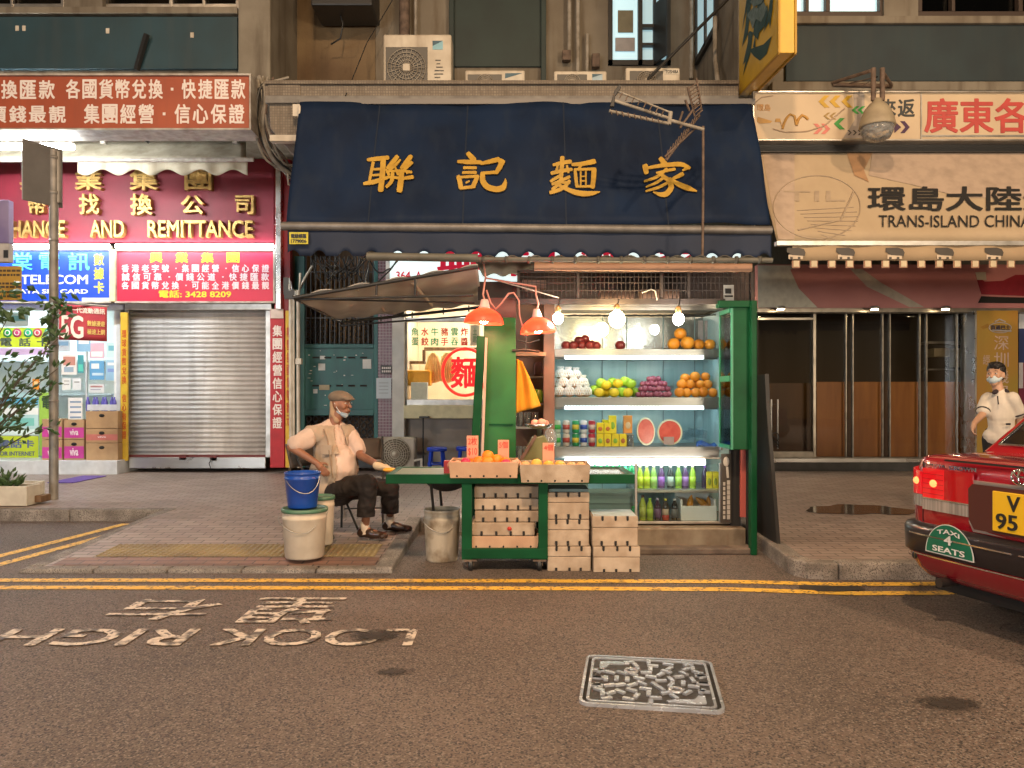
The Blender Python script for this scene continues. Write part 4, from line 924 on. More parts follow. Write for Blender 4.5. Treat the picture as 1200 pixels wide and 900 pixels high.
for x, l in ((915, 'small warm downlight above the dark glass door'), (1025, 'small warm downlight above the middle glass panels'), (1108, 'small warm downlight added above the glass panels nearest the poster pillar')):  # the one nearest the poster pillar is added to warm the wood panels
    t = T('downlight', l, 'lamp', P(x, 364, 12.25)); c = P(x, 362.5, 12.25)
    MB().lathe([(.07, 0), (.075, .03), (.06, .05)], c, 18).build('housing', M['alu'], t); MB().lathe([(.055, -.004), (.055, -.002)], c, 18).build('lens', lampmat('downlight_lens', (1, .74, .42), 170), t)
# poster pillar
t = T('advertising_pillar', 'orange poster pillar with white Chinese characters behind the walking man', 'sign', P(1170, 550, 12.4))
MB().pbox(1144, 364, 1193, 550, 12.4, .4).build('panel', mat('orange_poster', (.52, .22, .035), .4, c2=(.42, .28, .04), vs=.8), t)
MB().pbox(1142.6, 364, 1144.6, 550, 12.36, .4).build('edge_trim', M['steel'], t)
b = MB(); vchars(b, '深圳機場', 1165, 392, 1182, 470, 12.397, .0); vchars(b, '經', 1152, 415, 1160, 428, 12.397, .0); b.build('lettering', paint((.7, .5, .4)), t)
b = MB(); b.tube([P(1172+13*math.cos(a*math.pi/12), 384+6*math.sin(a*math.pi/12), 12.395) for a in range(25)], .008, 5, False); b.tube([P(1163, 387, 12.39), P(1185, 388, 12.39)], .014); b.tube([P(1166, 377, 12.39), P(1171, 374, 12.39), P(1178, 377, 12.39)], .012); b.build('emblem', paint((.5, .45, .42)), t)
b = MB(); ptxt(b, '直通巴士', 1161, 381, 1184, 386.5, 12.392, .05); b.build('lettering', paint((.04, .03, .06)), t)
b = MB(); pp(b, [(1149, 383), (1158, 379), (1160, 383), (1152, 386)], 12.396); b.build('printed_block', paint((.4, .2, .02)), t)
t = T('banner', 'blue and red banner strip at the far edge of the pillar', 'banner', P(1205, 550, 12.7))
MB().pbox(1194, 385, 1215, 425, 12.7, .03).build('cloth', paint((.02, .04, .15)), t); MB().pbox(1194, 425, 1215, 550, 12.7, .03).build('cloth', paint((.22, .015, .05)), t); MB().pbox(1194, 425, 1199, 455, 12.69, .008).build('printed_block', paint((.65, .6, .6)), t)
MB().pbox(1194, 366, 1230, 385, 12.72, .03).build('cloth', paint((.6, .65, .7)), t)

# hanging flood lamp on its bracket
t = T('flood_lamp', 'dusty dome flood lamp hanging from a bracket before the chevron board', 'lamp', P(1029, 80, 8.6))
D = 8.4
b = MB()
for x in (1023.5, 1034): b.tube([P(x, 80, D), P(x, 118, D)], .028); 
b.build('post', M['rustpipe'], t)
b = MB(); b.tube([P(976, 97, D+.45), P(1020, 83, D)], .02); b.tube([P(976, 99, D+.45), P(1045, 101, D+.45)], .025); b.tube([P(1045, 100, D+.4), P(1033, 82, D)], .018); b.tube([P(995, 98, D+.4), P(1028, 90, D+.1), P(1010, 101, D+.2)], .008); b.build('bracket', M['rustpipe'], t)
s_ = D/F
MB().lathe([(5*s_, 0), (6*s_, -4*s_), (10*s_, -7*s_), (15*s_, -14*s_), (19*s_, -26*s_), (20*s_, -31*s_), (20*s_, -33*s_), (18*s_, -33*s_)], P(1028, 116, D), 26).build('housing', mat('dusty_housing', (.36, .3, .2), .6, c2=(.26, .21, .14), vs=6), t)
MB().lathe([(18.5*s_, -33*s_), (18*s_, -38*s_), (14*s_, -46*s_), (7*s_, -49*s_), (0, -49.5*s_)], P(1028, 116, D), 26).build('lens', glass('dusty_lens', (.8, .75, .65), 1, .15, .5), t)
MB().ball(P(1028, 154, D), .045).build('bulb', mat('pale_bulb', (.5, .42, .33), .4), t)

# yellow hanging sign
t = T('hanging_sign', 'yellow pentagonal hanging sign with dark green brush character', 'sign', (2.7, 8.2, 5.0))
XS = 2.64; YN, YF = XS*F/313, XS*F/266.0
zlow, zmid = EYE+(460-112)/F*YF, EYE+(460-62)/F*YN
poly = [(YN, 8.6), (YN, zmid), (YF, zlow), (YF, 8.6)]
M['ysign'] = mat('yellow_sign', (.62, .38, .012), .4, c2=(.52, .31, .01), vs=3, streak=(.4, .22, .01), streakamt=.4)
MB().prism(poly, XS, XS+.16, 'x').build('box', M['ysign'], t, .006)
b = MB()
for p, q in (((YN, zmid), (YF, zlow)), ((YN, zmid), (YN, 8.6))):
    for xx in (XS-.002, XS+.162): b.bar((xx, p[0]-.004, p[1]-.004), (xx, q[0]-.004, q[1]-.004), .02, .02)
b.build('edge_trim', mat('brown_yellow_trim', (.4, .22, .01), .5), t)
def ys(px, py):     # photo pixel on the left face -> point
    y = XS*F/(px-CX); return Vector((XS-.004, y, EYE+(460-py)/F*y))
b = MB(); m2 = MB(); XSo = [0]
def yb(mb, pts, o=0): mb.add([ys(a, c_)-Vector((o, 0, 0)) for a, c_ in pts], [tuple(range(len(pts)))])
for k, pts in enumerate(([(876, 55), (881, 57), (886, 55), (895, 52), (905, 42), (899, 63), (891, 71), (884, 66)], [(877, 40), (879, 36), (883, 38), (880, 62), (876, 74), (871, 89), (873, 78), (877, 60)], [(871, 76), (874, 62), (878, 45), (879, 62), (876, 70)],
            [(870, 55), (874, 30), (876, 8), (880, -20), (884, -20), (880, 10), (877, 40)], [(883, 40), (886, 20), (890, -5), (895, -25), (899, -25), (896, 0), (889, 47)], [(895, 38), (900, 20), (903, 0), (905, -30), (908, -30), (906, 10), (903, 34), (902, 25)], [(883, 55), (886, 40), (886, 56)], [(870, 38), (874, 10), (880, -30), (883, -30), (878, 0)], [(889, 40), (894, 20), (900, 5), (901, 14), (897, 30)])): yb(b, pts, .0005*k)
b.build('lettering', paint((.012, .05, .045)), t)
for k, pts in enumerate(([(876, 18), (884, 8), (890, 10), (896, 2), (900, 10), (893, 26), (887, 22), (883, 34), (880, 24)], [(880, 2), (890, -6), (897, -4), (893, 4), (884, 8)])): yb(m2, pts, .006+.0005*k)
m2.build('worn_patch', mat('worn_lettering', (.16, .22, .22), .6, c2=(.08, .13, .13), vs=20), t)
b = MB(); b.tube([(XS+.08, YF-.2, 5.0), (XS+.02, YF-.1, 5.35), (XS+.06, 9.0, 5.9)], .02); b.tube([(XS+.1, YF-.3, 4.95), (XS+.1, YF-.15, 5.3)], .015); b.build('stay', M['black'], t)

# ================================================================== BLUE AWNING
t = T('awning', 'large navy blue awning with four gold brush characters over the fruit stall', 'awning', P(615, 265, 8.0))
aT, aB = 8.65, 8.0
azT, azB = Z(121, aT), Z(263, aB)
def awn(px, v, o=0):
    D = aT+(aB-aT)*v
    wob = .022*math.sin(px*.021+3*v)+.014*math.sin(px*.053-5*v)+.006*math.sin(px*.11+9*v)+.02*math.exp(-((px-560-90*v)/26)**2)*(1-v)-.02*math.exp(-((px-535-90*v)/22)**2)*(1-v)
    return Vector((X(px, D), D-wob-o, azT+(azB-azT)*v-.06*math.sin(math.pi*v)*0+wob*.3+o*.3))
MB().sheet(lambda u, v: awn((352+528*u)*(1-v)+(335+568*u)*v, v), 120, 14, (0, .012, 0)).build('canvas', mat('navy_canvas', (.006, .018, .05), .7, c2=(.004, .011, .03), vs=1.4, bump=.16, bs=7, spec=.2, streak=(.014, .024, .045), streakamt=.5), t)
def pa1(px, py, o=.02): return awn(px, solve(py, aT, azT, aB, azB), o)
for px in (445, 548, 660, 770):
    b = MB(); b.sheet(lambda u, v: awn(px+(u-.5)*1.6+(px-615)*.085*v, v, .004), 2, 14); b.build('seam', mat('awning_seam', (.004, .012, .03), .8), t, fix=False)
M['gold_paint'] = mat('gold_paint', (.5, .30, .04), .5, c2=(.4, .23, .03), vs=8)
M['dark_edge'] = paint((.02, .014, .008))  # dark brown border drawn round the gold strokes
S1 = [ # brush strokes: photo crop coordinates and half widths
 [(100,140,9),(150,133,13),(235,116,12)], [(135,160,9),(122,220,9),(108,288,8)], [(205,138,15),(200,230,16),(188,345,17)], [(130,205,7),(190,200,7)], [(125,246,6),(190,240,7)], [(72,302,9),(140,292,14),(232,262,10)],
 [(300,108,13),(270,150,14),(235,190,9)], [(322,130,6),(290,170,9),(250,205,9)], [(245,215,7),(320,212,9)], [(395,108,14),(365,150,15),(332,190,9)], [(402,152,11),(365,190,11),(330,228,7)], [(330,212,7),(400,222,9)],
 [(270,232,10),(268,290,12),(232,328,10)], [(335,215,14),(330,290,17),(322,358,17)], [(340,272,9),(408,258,12)], [(240,258,8),(325,268,9)], [(372,232,6),(390,218,6)], [(290,190,6),(310,240,8)], [(226,205,6),(245,240,9)]]
S2 = [[(805,108,14),(840,148,17)], [(735,160,9),(800,168,14),(890,166,11)], [(775,207,8),(855,207,9)], [(768,240,8),(855,240,9)], [(735,268,12),(745,300,14),(752,340,13)], [(735,272,7),(865,266,9)], [(868,268,12),(855,300,13),(838,335,13)], [(752,346,8),(845,338,10)], [(810,300,5),(790,310,5)],
 [(895,175,9),(950,160,13),(1010,143,15)], [(1008,142,12),(1042,165,17)], [(1040,165,16),(1022,205,15),(1000,240,12)], [(905,245,9),(1005,238,11)], [(905,248,14),(902,300,16),(935,348,17),(1000,366,17),(1050,350,17),(1064,310,10),(1064,285,3)]]
S3 = [[(112,183,8),(160,172,11),(228,160,11)], [(172,138,13),(168,200,13),(165,270,10)], [(100,238,10),(160,225,11),(236,212,9)], [(140,190,7),(128,235,7)], [(205,190,6),(215,230,7)], [(95,292,8),(130,270,9),(172,250,8)], [(105,312,8),(160,290,9),(222,262,8)], [(165,275,11),(150,310,11),(105,345,8)], [(170,300,7),(222,300,8)],
 [(222,290,9),(195,325,11),(150,350,10),(92,368,10)], [(150,318,8),(210,345,11),(270,368,15),(330,380,16),(390,376,12),(435,364,3)], [(245,180,9),(310,172,12),(395,150,15)], [(310,170,8),(285,212,8)], [(262,212,8),(268,270,10),(275,322,9)], [(262,212,7),(390,204,9)], [(395,208,15),(393,270,14),(385,332,13)], [(272,328,6),(388,328,8)], [(302,225,5),(302,322,5)], [(338,225,5),(338,322,5)], [(302,258,4),(338,258,4)], [(302,290,4),(338,290,4)]]
S4 = [[(865,132,13),(892,168,16)], [(757,176,16),(765,220,13)], [(768,190,8),(880,178,12),(1010,166,14),(1062,198,11)], [(1060,196,10),(1020,214,6)], [(838,228,6),(960,205,9)], [(905,205,9),(840,258,9),(755,282,7)], [(872,246,10),(925,285,14),(942,335,16),(905,380,17),(860,378,12),(815,360,4)], [(885,262,8),(840,295,8),(765,322,5)], [(910,300,8),(850,330,9),(765,352,6)], [(1012,244,13),(975,262,11),(935,278,6)], [(930,272,8),(985,315,14),(1050,350,17),(1110,372,4)]]
for S, ox in ((S1, 415), (S2, 415), (S3, 630), (S4, 630)):
    for o, grow, m, nm in ((.018, 0, M['gold_paint'], 'character'), (.010, 3.5, M['dark_edge'], 'character_outline')):
        b = MB(); k = 0
        for st in S:
            k += 1; pts = []; st = [(a_, b_, c_*1.2) for a_, b_, c_ in st]
            for i in range(len(st)-1):
                for s_ in range(4): a = s_/4; pts.append([st[i][j]*(1-a)+st[i+1][j]*a for j in range(3)])
            pts.append(list(st[-1])); n = len(pts)
            if n > 6:
                for _ in range(2): pts = [pts[0]]+[[(pts[i-1][j]+2*pts[i][j]+pts[i+1][j])/4 for j in range(3)] for i in range(1, n-1)]+[pts[-1]]
            L_, R_ = [], []
            for i, p in enumerate(pts):
                a, c_ = pts[max(i-1, 0)], pts[min(i+1, n-1)]; dx, dy = c_[0]-a[0], c_[1]-a[1]; l = math.hypot(dx, dy) or 1; dx /= l; dy /= l; w_ = p[2]+grow
                if i == 0:
                    for q in (0.8, .4): L_.append((p[0]-dx*w_*q-dy*w_*(1-q*q)**.5, p[1]-dy*w_*q+dx*w_*(1-q*q)**.5)); R_.append((p[0]-dx*w_*q+dy*w_*(1-q*q)**.5, p[1]-dy*w_*q-dx*w_*(1-q*q)**.5))
                L_.append((p[0]-dy*w_, p[1]+dx*w_)); R_.append((p[0]+dy*w_, p[1]-dx*w_))
                if i == n-1:
                    for q in (.4, .8): L_.append((p[0]+dx*w_*q-dy*w_*(1-q*q)**.5, p[1]+dy*w_*q+dx*w_*(1-q*q)**.5)); R_.append((p[0]+dx*w_*q+dy*w_*(1-q*q)**.5, p[1]+dy*w_*q-dx*w_*(1-q*q)**.5))
            vs = []
            for a, c_ in zip(L_, R_):
                vs += [pa1(ox+a[0]/6, 165+a[1]/6, o+.0003*k), pa1(ox+c_[0]/6, 165+c_[1]/6, o+.0003*k)]
            b.add(vs, [(2*i, 2*i+1, 2*i+3, 2*i+2) for i in range(len(L_)-1)])
        b.build(nm, m, t, fix=False)
MB().tube([P(330, 265, aB-.03), P(904, 270, aB-.03)], .045, 12).build('roller_bar', mat('dull_roller', (.2, .19, .18), .5, .4, c2=(.14, .13, .12)), t)
def scal(x): return 297+ (4.5 if True else 0) - 6.5*max(0, math.cos((x-466)*2*math.pi/30.7))**.6 if math.cos((x-466)*2*math.pi/30.7) > 0 else 301.5
MB().sheet(lambda u, v: P(337+567*u, 268+(scal(337+567*u)+4*u-2-268)*v, aB-.02+.02*math.sin(u*50)*v), 280, 5, (0, .008, 0)).build('valance', mat('navy_valance', (.007, .018, .048), .7, c2=(.005, .013, .036), vs=2, bump=.1, bs=10), t)
b = MB(); b.pbox(339, 272, 361, 286, aB-.06, .008); lp = b.build('maker_label', paint((.55, .48, .03)), t)
b = MB(); ptxt(b, '電話帳篷', 341, 274, 359, 279, aB-.065, .03); ptxt(b, '1779006', 341, 280.5, 359, 284.5, aB-.065, .02); b.build('lettering', M['black'], lp)
b = MB(); b.box(X(352, 8.68), X(884, 8.68), 8.64, 8.685, azT-.01, azT+.05); b.build('head_rail', mat('grey_rail', (.16, .15, .14), .5), t)
b = MB()
for x in (345, 560, 730, 890): b.bar(P(x, 270, aB), (X(x, 8.73), 10.6, Z(150, 8.75)), .04, .04)
b.build('arm', M['conduit'], t)

# television aerial on a thin mast before the awning
t = T('aerial', 'tangled television aerial on a thin mast in front of the navy awning', 'aerial', P(824, 300, 7.5))
D = 7.5
MB().tube([P(823, 320, D), P(824, 230, D), P(824, 148, D)], .013).build('mast', M['rustpipe'], t)
b = MB()
b.tube([P(785, 141, D), P(825, 152, D)], .018); b.tube([P(714, 130, D-.1), P(784, 145, D)], .016); b.tube([P(720, 118, D-.1), P(785, 139, D)], .016); b.tube([P(724, 107, D-.1), P(786, 132, D)], .010); b.tube([P(786, 131, D), P(784, 146, D)], .022)
b.build('boom', M['conduit'], t)
b = MB()
for i in range(9):
    for a, c_ in (((722+7*i, 106+2.9*i), (719+7*i, 112+2.9*i)), ((715+7*i, 128+1.4*i), (717+7*i, 134+1.3*i))): MB().tube([P(*a, D-.1), P(*c_, D-.12)], .006, 5).build('element', M['rustpipe'], t)
for a, c_ in (((806, 102), (814, 136)), ((816, 92), (822, 128)), ((797, 150), (817, 122)), ((779, 184), (815, 150)), ((781, 188), (820, 135)), ((803, 117), (808, 130)), ((795, 146), (800, 131))): MB().tube([P(*a, D), P(*c_, D+.05)], .012, 5).build('element', M['rustpipe'], t)
for i in range(13): MB().tube([P(780+3.2*i, 188-4.2*i, D), P(783+3.2*i, 176-4*i, D+.04)], .006, 5).build('element', M['rustpipe'], t)
for i in range(9): MB().tube([P(807+1.1*i, 104+4*i, D), P(817+.8*i, 97+4*i, D)], .006, 5).build('element', M['rustpipe'], t)
MB().prism([(X(713, D), Z(130, D)), (X(718, D), Z(112, D)), (X(724, D), Z(104, D)), (X(726, D), Z(108, D)), (X(719, D), Z(118, D)), (X(718, D), Z(130, D))], D-.12, D-.08).build('end_cap', M['black'], t, .004)

# ================================================================== ROAD SIGN, SHRUB, PLANTERS (left edge)
M['galv'] = mat('galvanised_pole', (.30, .28, .25), .5, .3, c2=(.2, .185, .165), vs=7, streak=(.12, .11, .1), streakamt=.4)
t = T('road_sign', 'grey road sign seen edge on atop a galvanised pole by the kerb', 'road sign', P(63, 585, 9.35))
D = 9.35
MB().tube([(X(63, D), D, .12), (X(63, D), D, Z(176, D))], .052, 16).build('pole', M['galv'], t)
Mr = Matrix.Rotation(R(62), 3, 'Z'); c = P(50, 204, D-.12)
MB().obox(c, (.48, .02, .72), Mr).build('sign_plate', mat('grey_plate_back', (.2, .195, .19), .5, .3, c2=(.15, .145, .14), vs=3), t, .006)
MB().tube([P(67.5, 178, D+.03), P(67.5, 238, D+.03)], .05, 12).build('sleeve', M['galv'], t)
b = MB()
for y in (185, 226): b.lathe([(.058, -.02), (.058, .02)], P(63, y, D), 16)
for y in (282, 405, 470): b.lathe([(.056, -.014), (.056, .014)], P(63, y, D), 16)
b.build('clamp', M['galv'], t)
t = T('notice_board', 'brown yellow notice plate at the very left edge', 'sign', P(5, 352, 9.2))
MB().pbox(-40, 312, 24, 352, 9.2, .03).build('plate', mat('ochre_plate', (.42, .25, .03), .5, c2=(.36, .21, .03)), t, .004)
b = MB(); rg = random.Random(2)
for i, y in enumerate((316, 321, 331, 335, 341, 346)):
    x = -36
    while x < 20: l = rg.uniform(2, 6); b.pbox(x, y, x+l, y+2.4, 9.197, .004); x += l+1.2
b.build('printed_line', paint((.06, .04, .02)), t)
t = T('lamp_box', 'purple grey box panel above the brown yellow plate', 'sign', P(0, 308, 9.25))
MB().pbox(-40, 234, 10, 285, 9.25, .1).build('panel', mat('purple_panel', (.16, .13, .28), .4, c2=(.24, .2, .34), vs=2), t, .01); MB().pbox(-40, 285, 10, 307, 9.25, .1).build('panel', paint((.42, .4, .38)), t, .01)
b = MB(); b.pbox(4, 293, 9, 302, 9.24, .02); b.build('knob', M['black'], t); MB().tube([P(-20, 585, 9.35), P(-20, 230, 9.35)], .05).build('pole', M['galv'], t)
M['leaf'] = mat('shrub_leaf', (.035, .075, .022), .45, c2=(.06, .11, .035), vs=30, spec=.4)
M['bark'] = mat('shrub_bark', (.1, .075, .05), .8)
def leaf(mb, p, d, ln, wd):
    d = d.normalized(); s_ = d.cross(Vector((U(-.4, .4), -1, U(-.2, .6)))).normalized(); n = s_.cross(d)*ln*.12
    mb.add([p, p+d*ln*.4+s_*wd/2-n, p+d*ln-n*2, p+d*ln*.4-s_*wd/2-n, p+d*ln*.5+n*.3], [(0, 1, 4), (1, 2, 4), (2, 3, 4), (3, 0, 4)])
t = T('shrub', 'leafy green street shrub reaching in from the left edge', 'plant', P(-30, 590, 9.0))
lf = MB(); br = MB(); random.seed(21)
base = Vector((X(-45, 9.0), 9.0, .12)); D = 9.0
ends = [(70, 395), (55, 410), (38, 430), (68, 432), (50, 462), (26, 478), (12, 498), (48, 440), (5, 420), (60, 500), (2, 345), (8, 375), (20, 500), (-10, 350), (18, 455), (-15, 430), (34, 420), (0, 470), (62, 448)]
for ex, ey in ends:
    e = P(ex, ey, D+U(-.5, .25)); m_ = base.lerp(e, .5)+Vector((-.25, 0, .25)); pts = []
    for k in range(9):
        s_ = k/8; pts.append(base*(1-s_)**2+m_*2*s_*(1-s_)+e*s_*s_)
    br.tube(pts, [.014-.0012*k for k in range(9)], 5)
    for k in range(3, 9):
        for q in range(5 if k > 5 else 3):
            d = (pts[k]-pts[k-1]).normalized()+Vector((U(-1, 1), U(-1, 1), U(-.8, .8)))*.9
            leaf(lf, pts[k]+Vector((U(-.06, .06), U(-.06, .06), U(-.06, .06))), d, U(.07, .12), U(.035, .055))
for (cx, cy, n, r_) in ((66, 362, 26, .13), (58, 385, 12, .1), (3, 352, 26, .2), (75, 352, 8, .1)):
    for q in range(n): leaf(lf, P(cx, cy, 9.15 if cx > 40 else 8.8)+Vector((U(-r_, r_), U(-r_, r_), U(-r_, r_))), Vector((U(-1, 1), U(-1, 1), U(-1, .5))), U(.1, .16), U(.06, .09))
br.tube([P(50, 420, 9.1), P(60, 390, 9.2), P(66, 362, 9.25), P(70, 350, 9.25)], .008, 5)
lf.build('foliage', M['leaf'], t, fix=False); br.build('stem', M['bark'], t)
def planter(label, x0, y0, x1, y1, D, dep):
    t = T('planter', label, 'planter', P((x0+x1)/2, y1, D))
    m_ = MB(); a, c_, z0, z1 = X(x0, D), X(x1, D), Z(y1, D), Z(y0, D)
    for q in ((a, c_, D, D+.03, z0, z1), (a, c_, D+dep-.03, D+dep, z0, z1), (a, a+.03, D+.03, D+dep-.03, z0, z1), (c_-.03, c_, D+.03, D+dep-.03, z0, z1), (a+.03, c_-.03, D+.03, D+dep-.03, z0, z0+.03)): m_.box(*q)
    m_.build('box', mat('cream_planter', (.62, .58, .48), .6, c2=(.5, .46, .38), vs=6), t, .006)
    MB().box(a+.03, c_-.03, D+.03, D+dep-.03, z0+.03, z1-.03).build('soil', mat('soil', (.05, .035, .025), .95, bump=.6), t); return t
planter('cream planter trough with a small green plant in the left corner', -60, 570, 31, 593, 8.75, .3)
planter('second cream planter trough just behind the one with the plant', -30, 566, 38, 586, 9.25, .25)
t = T('potted_plant', 'low green plant growing in the cream planter trough', 'plant', P(8, 572, 8.9)); lf = MB()
for q in range(110):
    a = U(0, 6.28); e = Vector((math.cos(a)*U(.2, 1), math.sin(a)*.5, U(.2, 1.3))); p = P(U(-25, 20), 573, 8.9); leaf(lf, p+e*U(.02, .17), e+Vector((U(-.5, .5), U(-.5, .5), 0)), U(.07, .13), U(.035, .06))
lf.build('foliage', M['leaf'], t, fix=False); MB().tube([P(8, 576, 8.9), P(8, 560, 8.9)], .008).build('stem', M['bark'], t)
MB().pbox(32, 581, 48, 589, 8.9, .2).build('wooden_block', M['wood_dark'], bevel=.01, label='short brown wooden block beside the cream planters', cat='block')
random.seed(11)
# ================================================================== FRUIT STALL
M['brown_panel'] = mat('brown_panel', (.16, .085, .055), .6, c2=(.1, .05, .035), vs=4, streak=(.05, .03, .02), streakamt=.4)
M['rust_dark'] = mat('dark_rusty_mesh', (.06, .042, .034), .7, c2=(.03, .022, .02), vs=8)
M['wood_beam'] = mat('raw_timber', (.34, .2, .13), .7, c2=(.24, .13, .08), vs=3, vstr=(.6, 6, 6), bump=.2)
M['roof'] = mat('old_roof_sheet', (.09, .085, .07), .6, .2, c2=(.05, .045, .038), vs=4)
t = stall = T('fruit_stall', 'green framed street fruit stall with timber eaves and wire mesh fascia', 'market stall', P(700, 655, 6.8))
DF = 6.75
b = MB(); b.pbox(880.5, 352, 887.5, 651, DF-.06, .09); b.build('post', M['green'], t, .008)
b = MB(); b.pbox(858.5, 360, 880.5, 527, DF, .06); b.pbox(842, 352, 880.5, 360, DF-.03, .1); b.build('side_panel', M['green'], t, .006)
b = MB(); b.box(X(857, DF), X(860, DF), DF, DF+.03, Z(527, DF), Z(361, DF)); xg = X(858, DF)
b.box(xg-.012, xg+.012, 6.8, 7.14, Z(527, DF), Z(522.5, DF)); b.box(xg-.012, xg+.012, 6.8, 7.14, Z(365, DF), Z(360, DF)); b.box(xg-.012, xg+.012, 7.12, 7.14, Z(522, DF), Z(365, DF)); b.box(xg-.01, xg+.01, 6.8, 7.12, Z(447, DF), Z(440, DF)); b.build('glass_frame', mat('mint_green_frame', (.02, .2, .1), .4), t, .003)
MB().box(xg-.004, xg+.004, 6.79, 7.13, Z(523, DF), Z(363, DF)).build('side_glass', glass('side_glass', (.85, 1, .94), 1), t)
MB().pbox(868, 527, 876, 606, 6.95, .03).build('back_panel', mat('pink_red_panel', (.42, .09, .07), .6), t)
b = MB(); b.pbox(856, 527, 868, 640, 7.0, .05); b.pbox(876, 527, 881, 640, 6.9, .05); b.build('dark_panel', M['dark'], t)
M['leanboard'] = mat('dark_leaning_board', (.018, .017, .016), .6)
b = MB(); b.bar(P(888, 440, 7.0), P(897, 646, 6.95), .035, .5, (0, 1, 0)); b.bar(P(891, 470, 6.9), P(904, 642, 6.75), .03, .4, (0, 1, 0)); b.build('leaning_board', M['leanboard'], label='dark boards leaning against the right side of the fruit stall', cat='boards')
b = MB(); b.box(xg+.05, xg+.06, 6.82, 7.75, Z(523, DF), Z(363, DF)); [b.box(xg+.006, xg+.05, 6.82, 7.13, Z(y, 7.0)-.02, Z(y, 7.0)) for y in (415, 472, 520)]; b.build('added_backing', paint((.8, .88, .86)), t)  # pale panel and boards added to imitate shelves reflected in the side glass
# roof
b = MB(); b.sheet(lambda u, v: (X(556, 6.55)+(X(896, 6.55)-X(556, 6.55))*u, 6.5+2.0*v, Z(303.5, 6.55)+.017*math.cos((X(556, 6.55)+(X(896, 6.55)-X(556, 6.55))*u)*2*math.pi/.2)+.16*v), 180, 2, (0, 0, .008)); b.build('roof', M['roof'], t)
b = MB(); b.tube([P(430, 300.5, 6.42), P(560, 302.5, 6.42)], .034, 12); b.tube([P(560, 304, 6.43), P(905, 305, 6.43)], .022, 10); b.build('eaves_pipe', mat('green_grey_pipe', (.11, .105, .085), .6, c2=(.07, .065, .05), vs=6), t)
for i in range(13): MB().lathe([(.032, -.012), (.032, .012)], P(566+27*i, 304.5, 6.43), 8, Matrix.Rotation(R(90), 3, 'Y')).build('pipe_clip', M['roof'], t)
MB().bar(P(626, 312.5, 6.55), P(881, 314, 6.55), .05, .068).build('timber_beam', M['wood_beam'], t, .006)
b = MB(); D = 6.78
for x in range(608, 884, 5): b.pbox(x, 319, x+.7, 352, D, .012)
for y in (324, 331, 340): b.pbox(606, y, 884, y+.8, D-.004, .012)
for x in (606, 676, 774, 806, 880): b.pbox(x, 317, x+3, 353, D-.02, .04)
b.pbox(606, 316, 884, 319, D-.02, .04); b.pbox(606, 350, 850, 356, D-.03, .06); b.build('mesh_fascia', M['rust_dark'], t)
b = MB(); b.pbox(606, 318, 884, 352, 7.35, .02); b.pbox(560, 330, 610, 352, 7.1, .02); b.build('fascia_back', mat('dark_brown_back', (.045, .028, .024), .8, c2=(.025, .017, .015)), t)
for q in ((704, 340, 744, 349.5, 6.9, .2), (752, 339, 796, 349.5, 6.95, .2), (612, 328, 640, 338, 6.9, .2)): MB().pbox(*q).build('stored_box', mat('dim_stored_box', (.2, .12, .09), .8, c2=(.12, .07, .05)), t)
MB().pbox(848, 334, 860, 353, 6.76, .008).build('notice', paint((.35, .34, .32)), t)
b = MB(); b.pbox(850, 338, 857, 344, 6.75, .006); b.pbox(849, 346, 859, 348, 6.75, .006); b.build('notice_mark', M['dark'], t)
b = MB(); b.tube([P(752, 343, 6.7), P(763, 339, 6.68), P(768, 341, 6.68), P(770, 352, 6.7)], .006, 5); b.build('wire', M['whitepl'], t)
# left door, posts
MB().pbox(567, 372, 604.5, 545, 6.9, .04).build('door', M['green_bright'], t, .005)
MB().pbox(567, 349, 604.5, 372, 6.9, .05).build('shaded_door_top', mat('red_shaded_door', (.2, .07, .05), .6, c2=(.13, .05, .04), vs=3), t)  # door top coloured red brown for the lampshade's shadow and red light
b = MB(); b.pbox(573, 496.5, 601, 498.5, 6.89, .02); b.build('door_rail', M['green'], t)
b = MB(); b.bar(P(564, 394, 6.85), P(556, 545, 6.85), .075, .06, (0, 1, 0)); b.build('leaning_post', M['green'], t, .005)
b = MB(); b.bar(P(570, 396, 6.83), P(565, 540, 6.83), .022, .03, (0, 1, 0)); b.build('pale_post', mat('pale_wood', (.45, .34, .28), .7), t)
MB().pbox(637, 352, 650, 546, 7.1, .08).build('post', M['brown_panel'], t, .005)
b = MB(); b.pbox(604, 412.5, 640, 417, 6.95, .3); b.build('shelf', M['wood_beam'], t, .004)
b = MB(); b.box(X(604, 7.7), X(640, 7.7)+.03, 7.7, 7.74, .3, 2.4); b.build('back_wall', mat('tan_back_wall', (.36, .2, .13), .6, c2=(.24, .13, .09), vs=2), t)
b = MB()
for y in (500, 540): b.pbox(604, y, 640, y+2.5, 7.25, .4)
b.build('cup_shelf', M['steel'], t)
b = MB(); b.tube([P(616, 380, 6.9), P(616, 412, 6.9)], .006, 5); b.tube([P(607, 399, 6.9), P(620, 402, 6.85), P(632, 398, 6.9)], .006, 5); b.tube([P(600+8*k, 411-1.5*math.sin(k), 6.88) for k in range(5)], .012, 6); b.build('wire', M['black'], t)
# timber fridge base
MB().pbox(640, 619, 874, 647, 6.88, .95).build('plinth', mat('grimy_steel_plinth', (.3, .25, .18), .45, .3, c2=(.17, .12, .08), vs=5, streak=(.09, .05, .03), streakamt=.7), t, .01)
MB().box(.9, X(889, 6.72), 6.72, 7.6, .0, .055).build('step', mat('grimy_step', (.17, .13, .1), .8, c2=(.08, .06, .05), vs=5, bump=.4), t, .012)
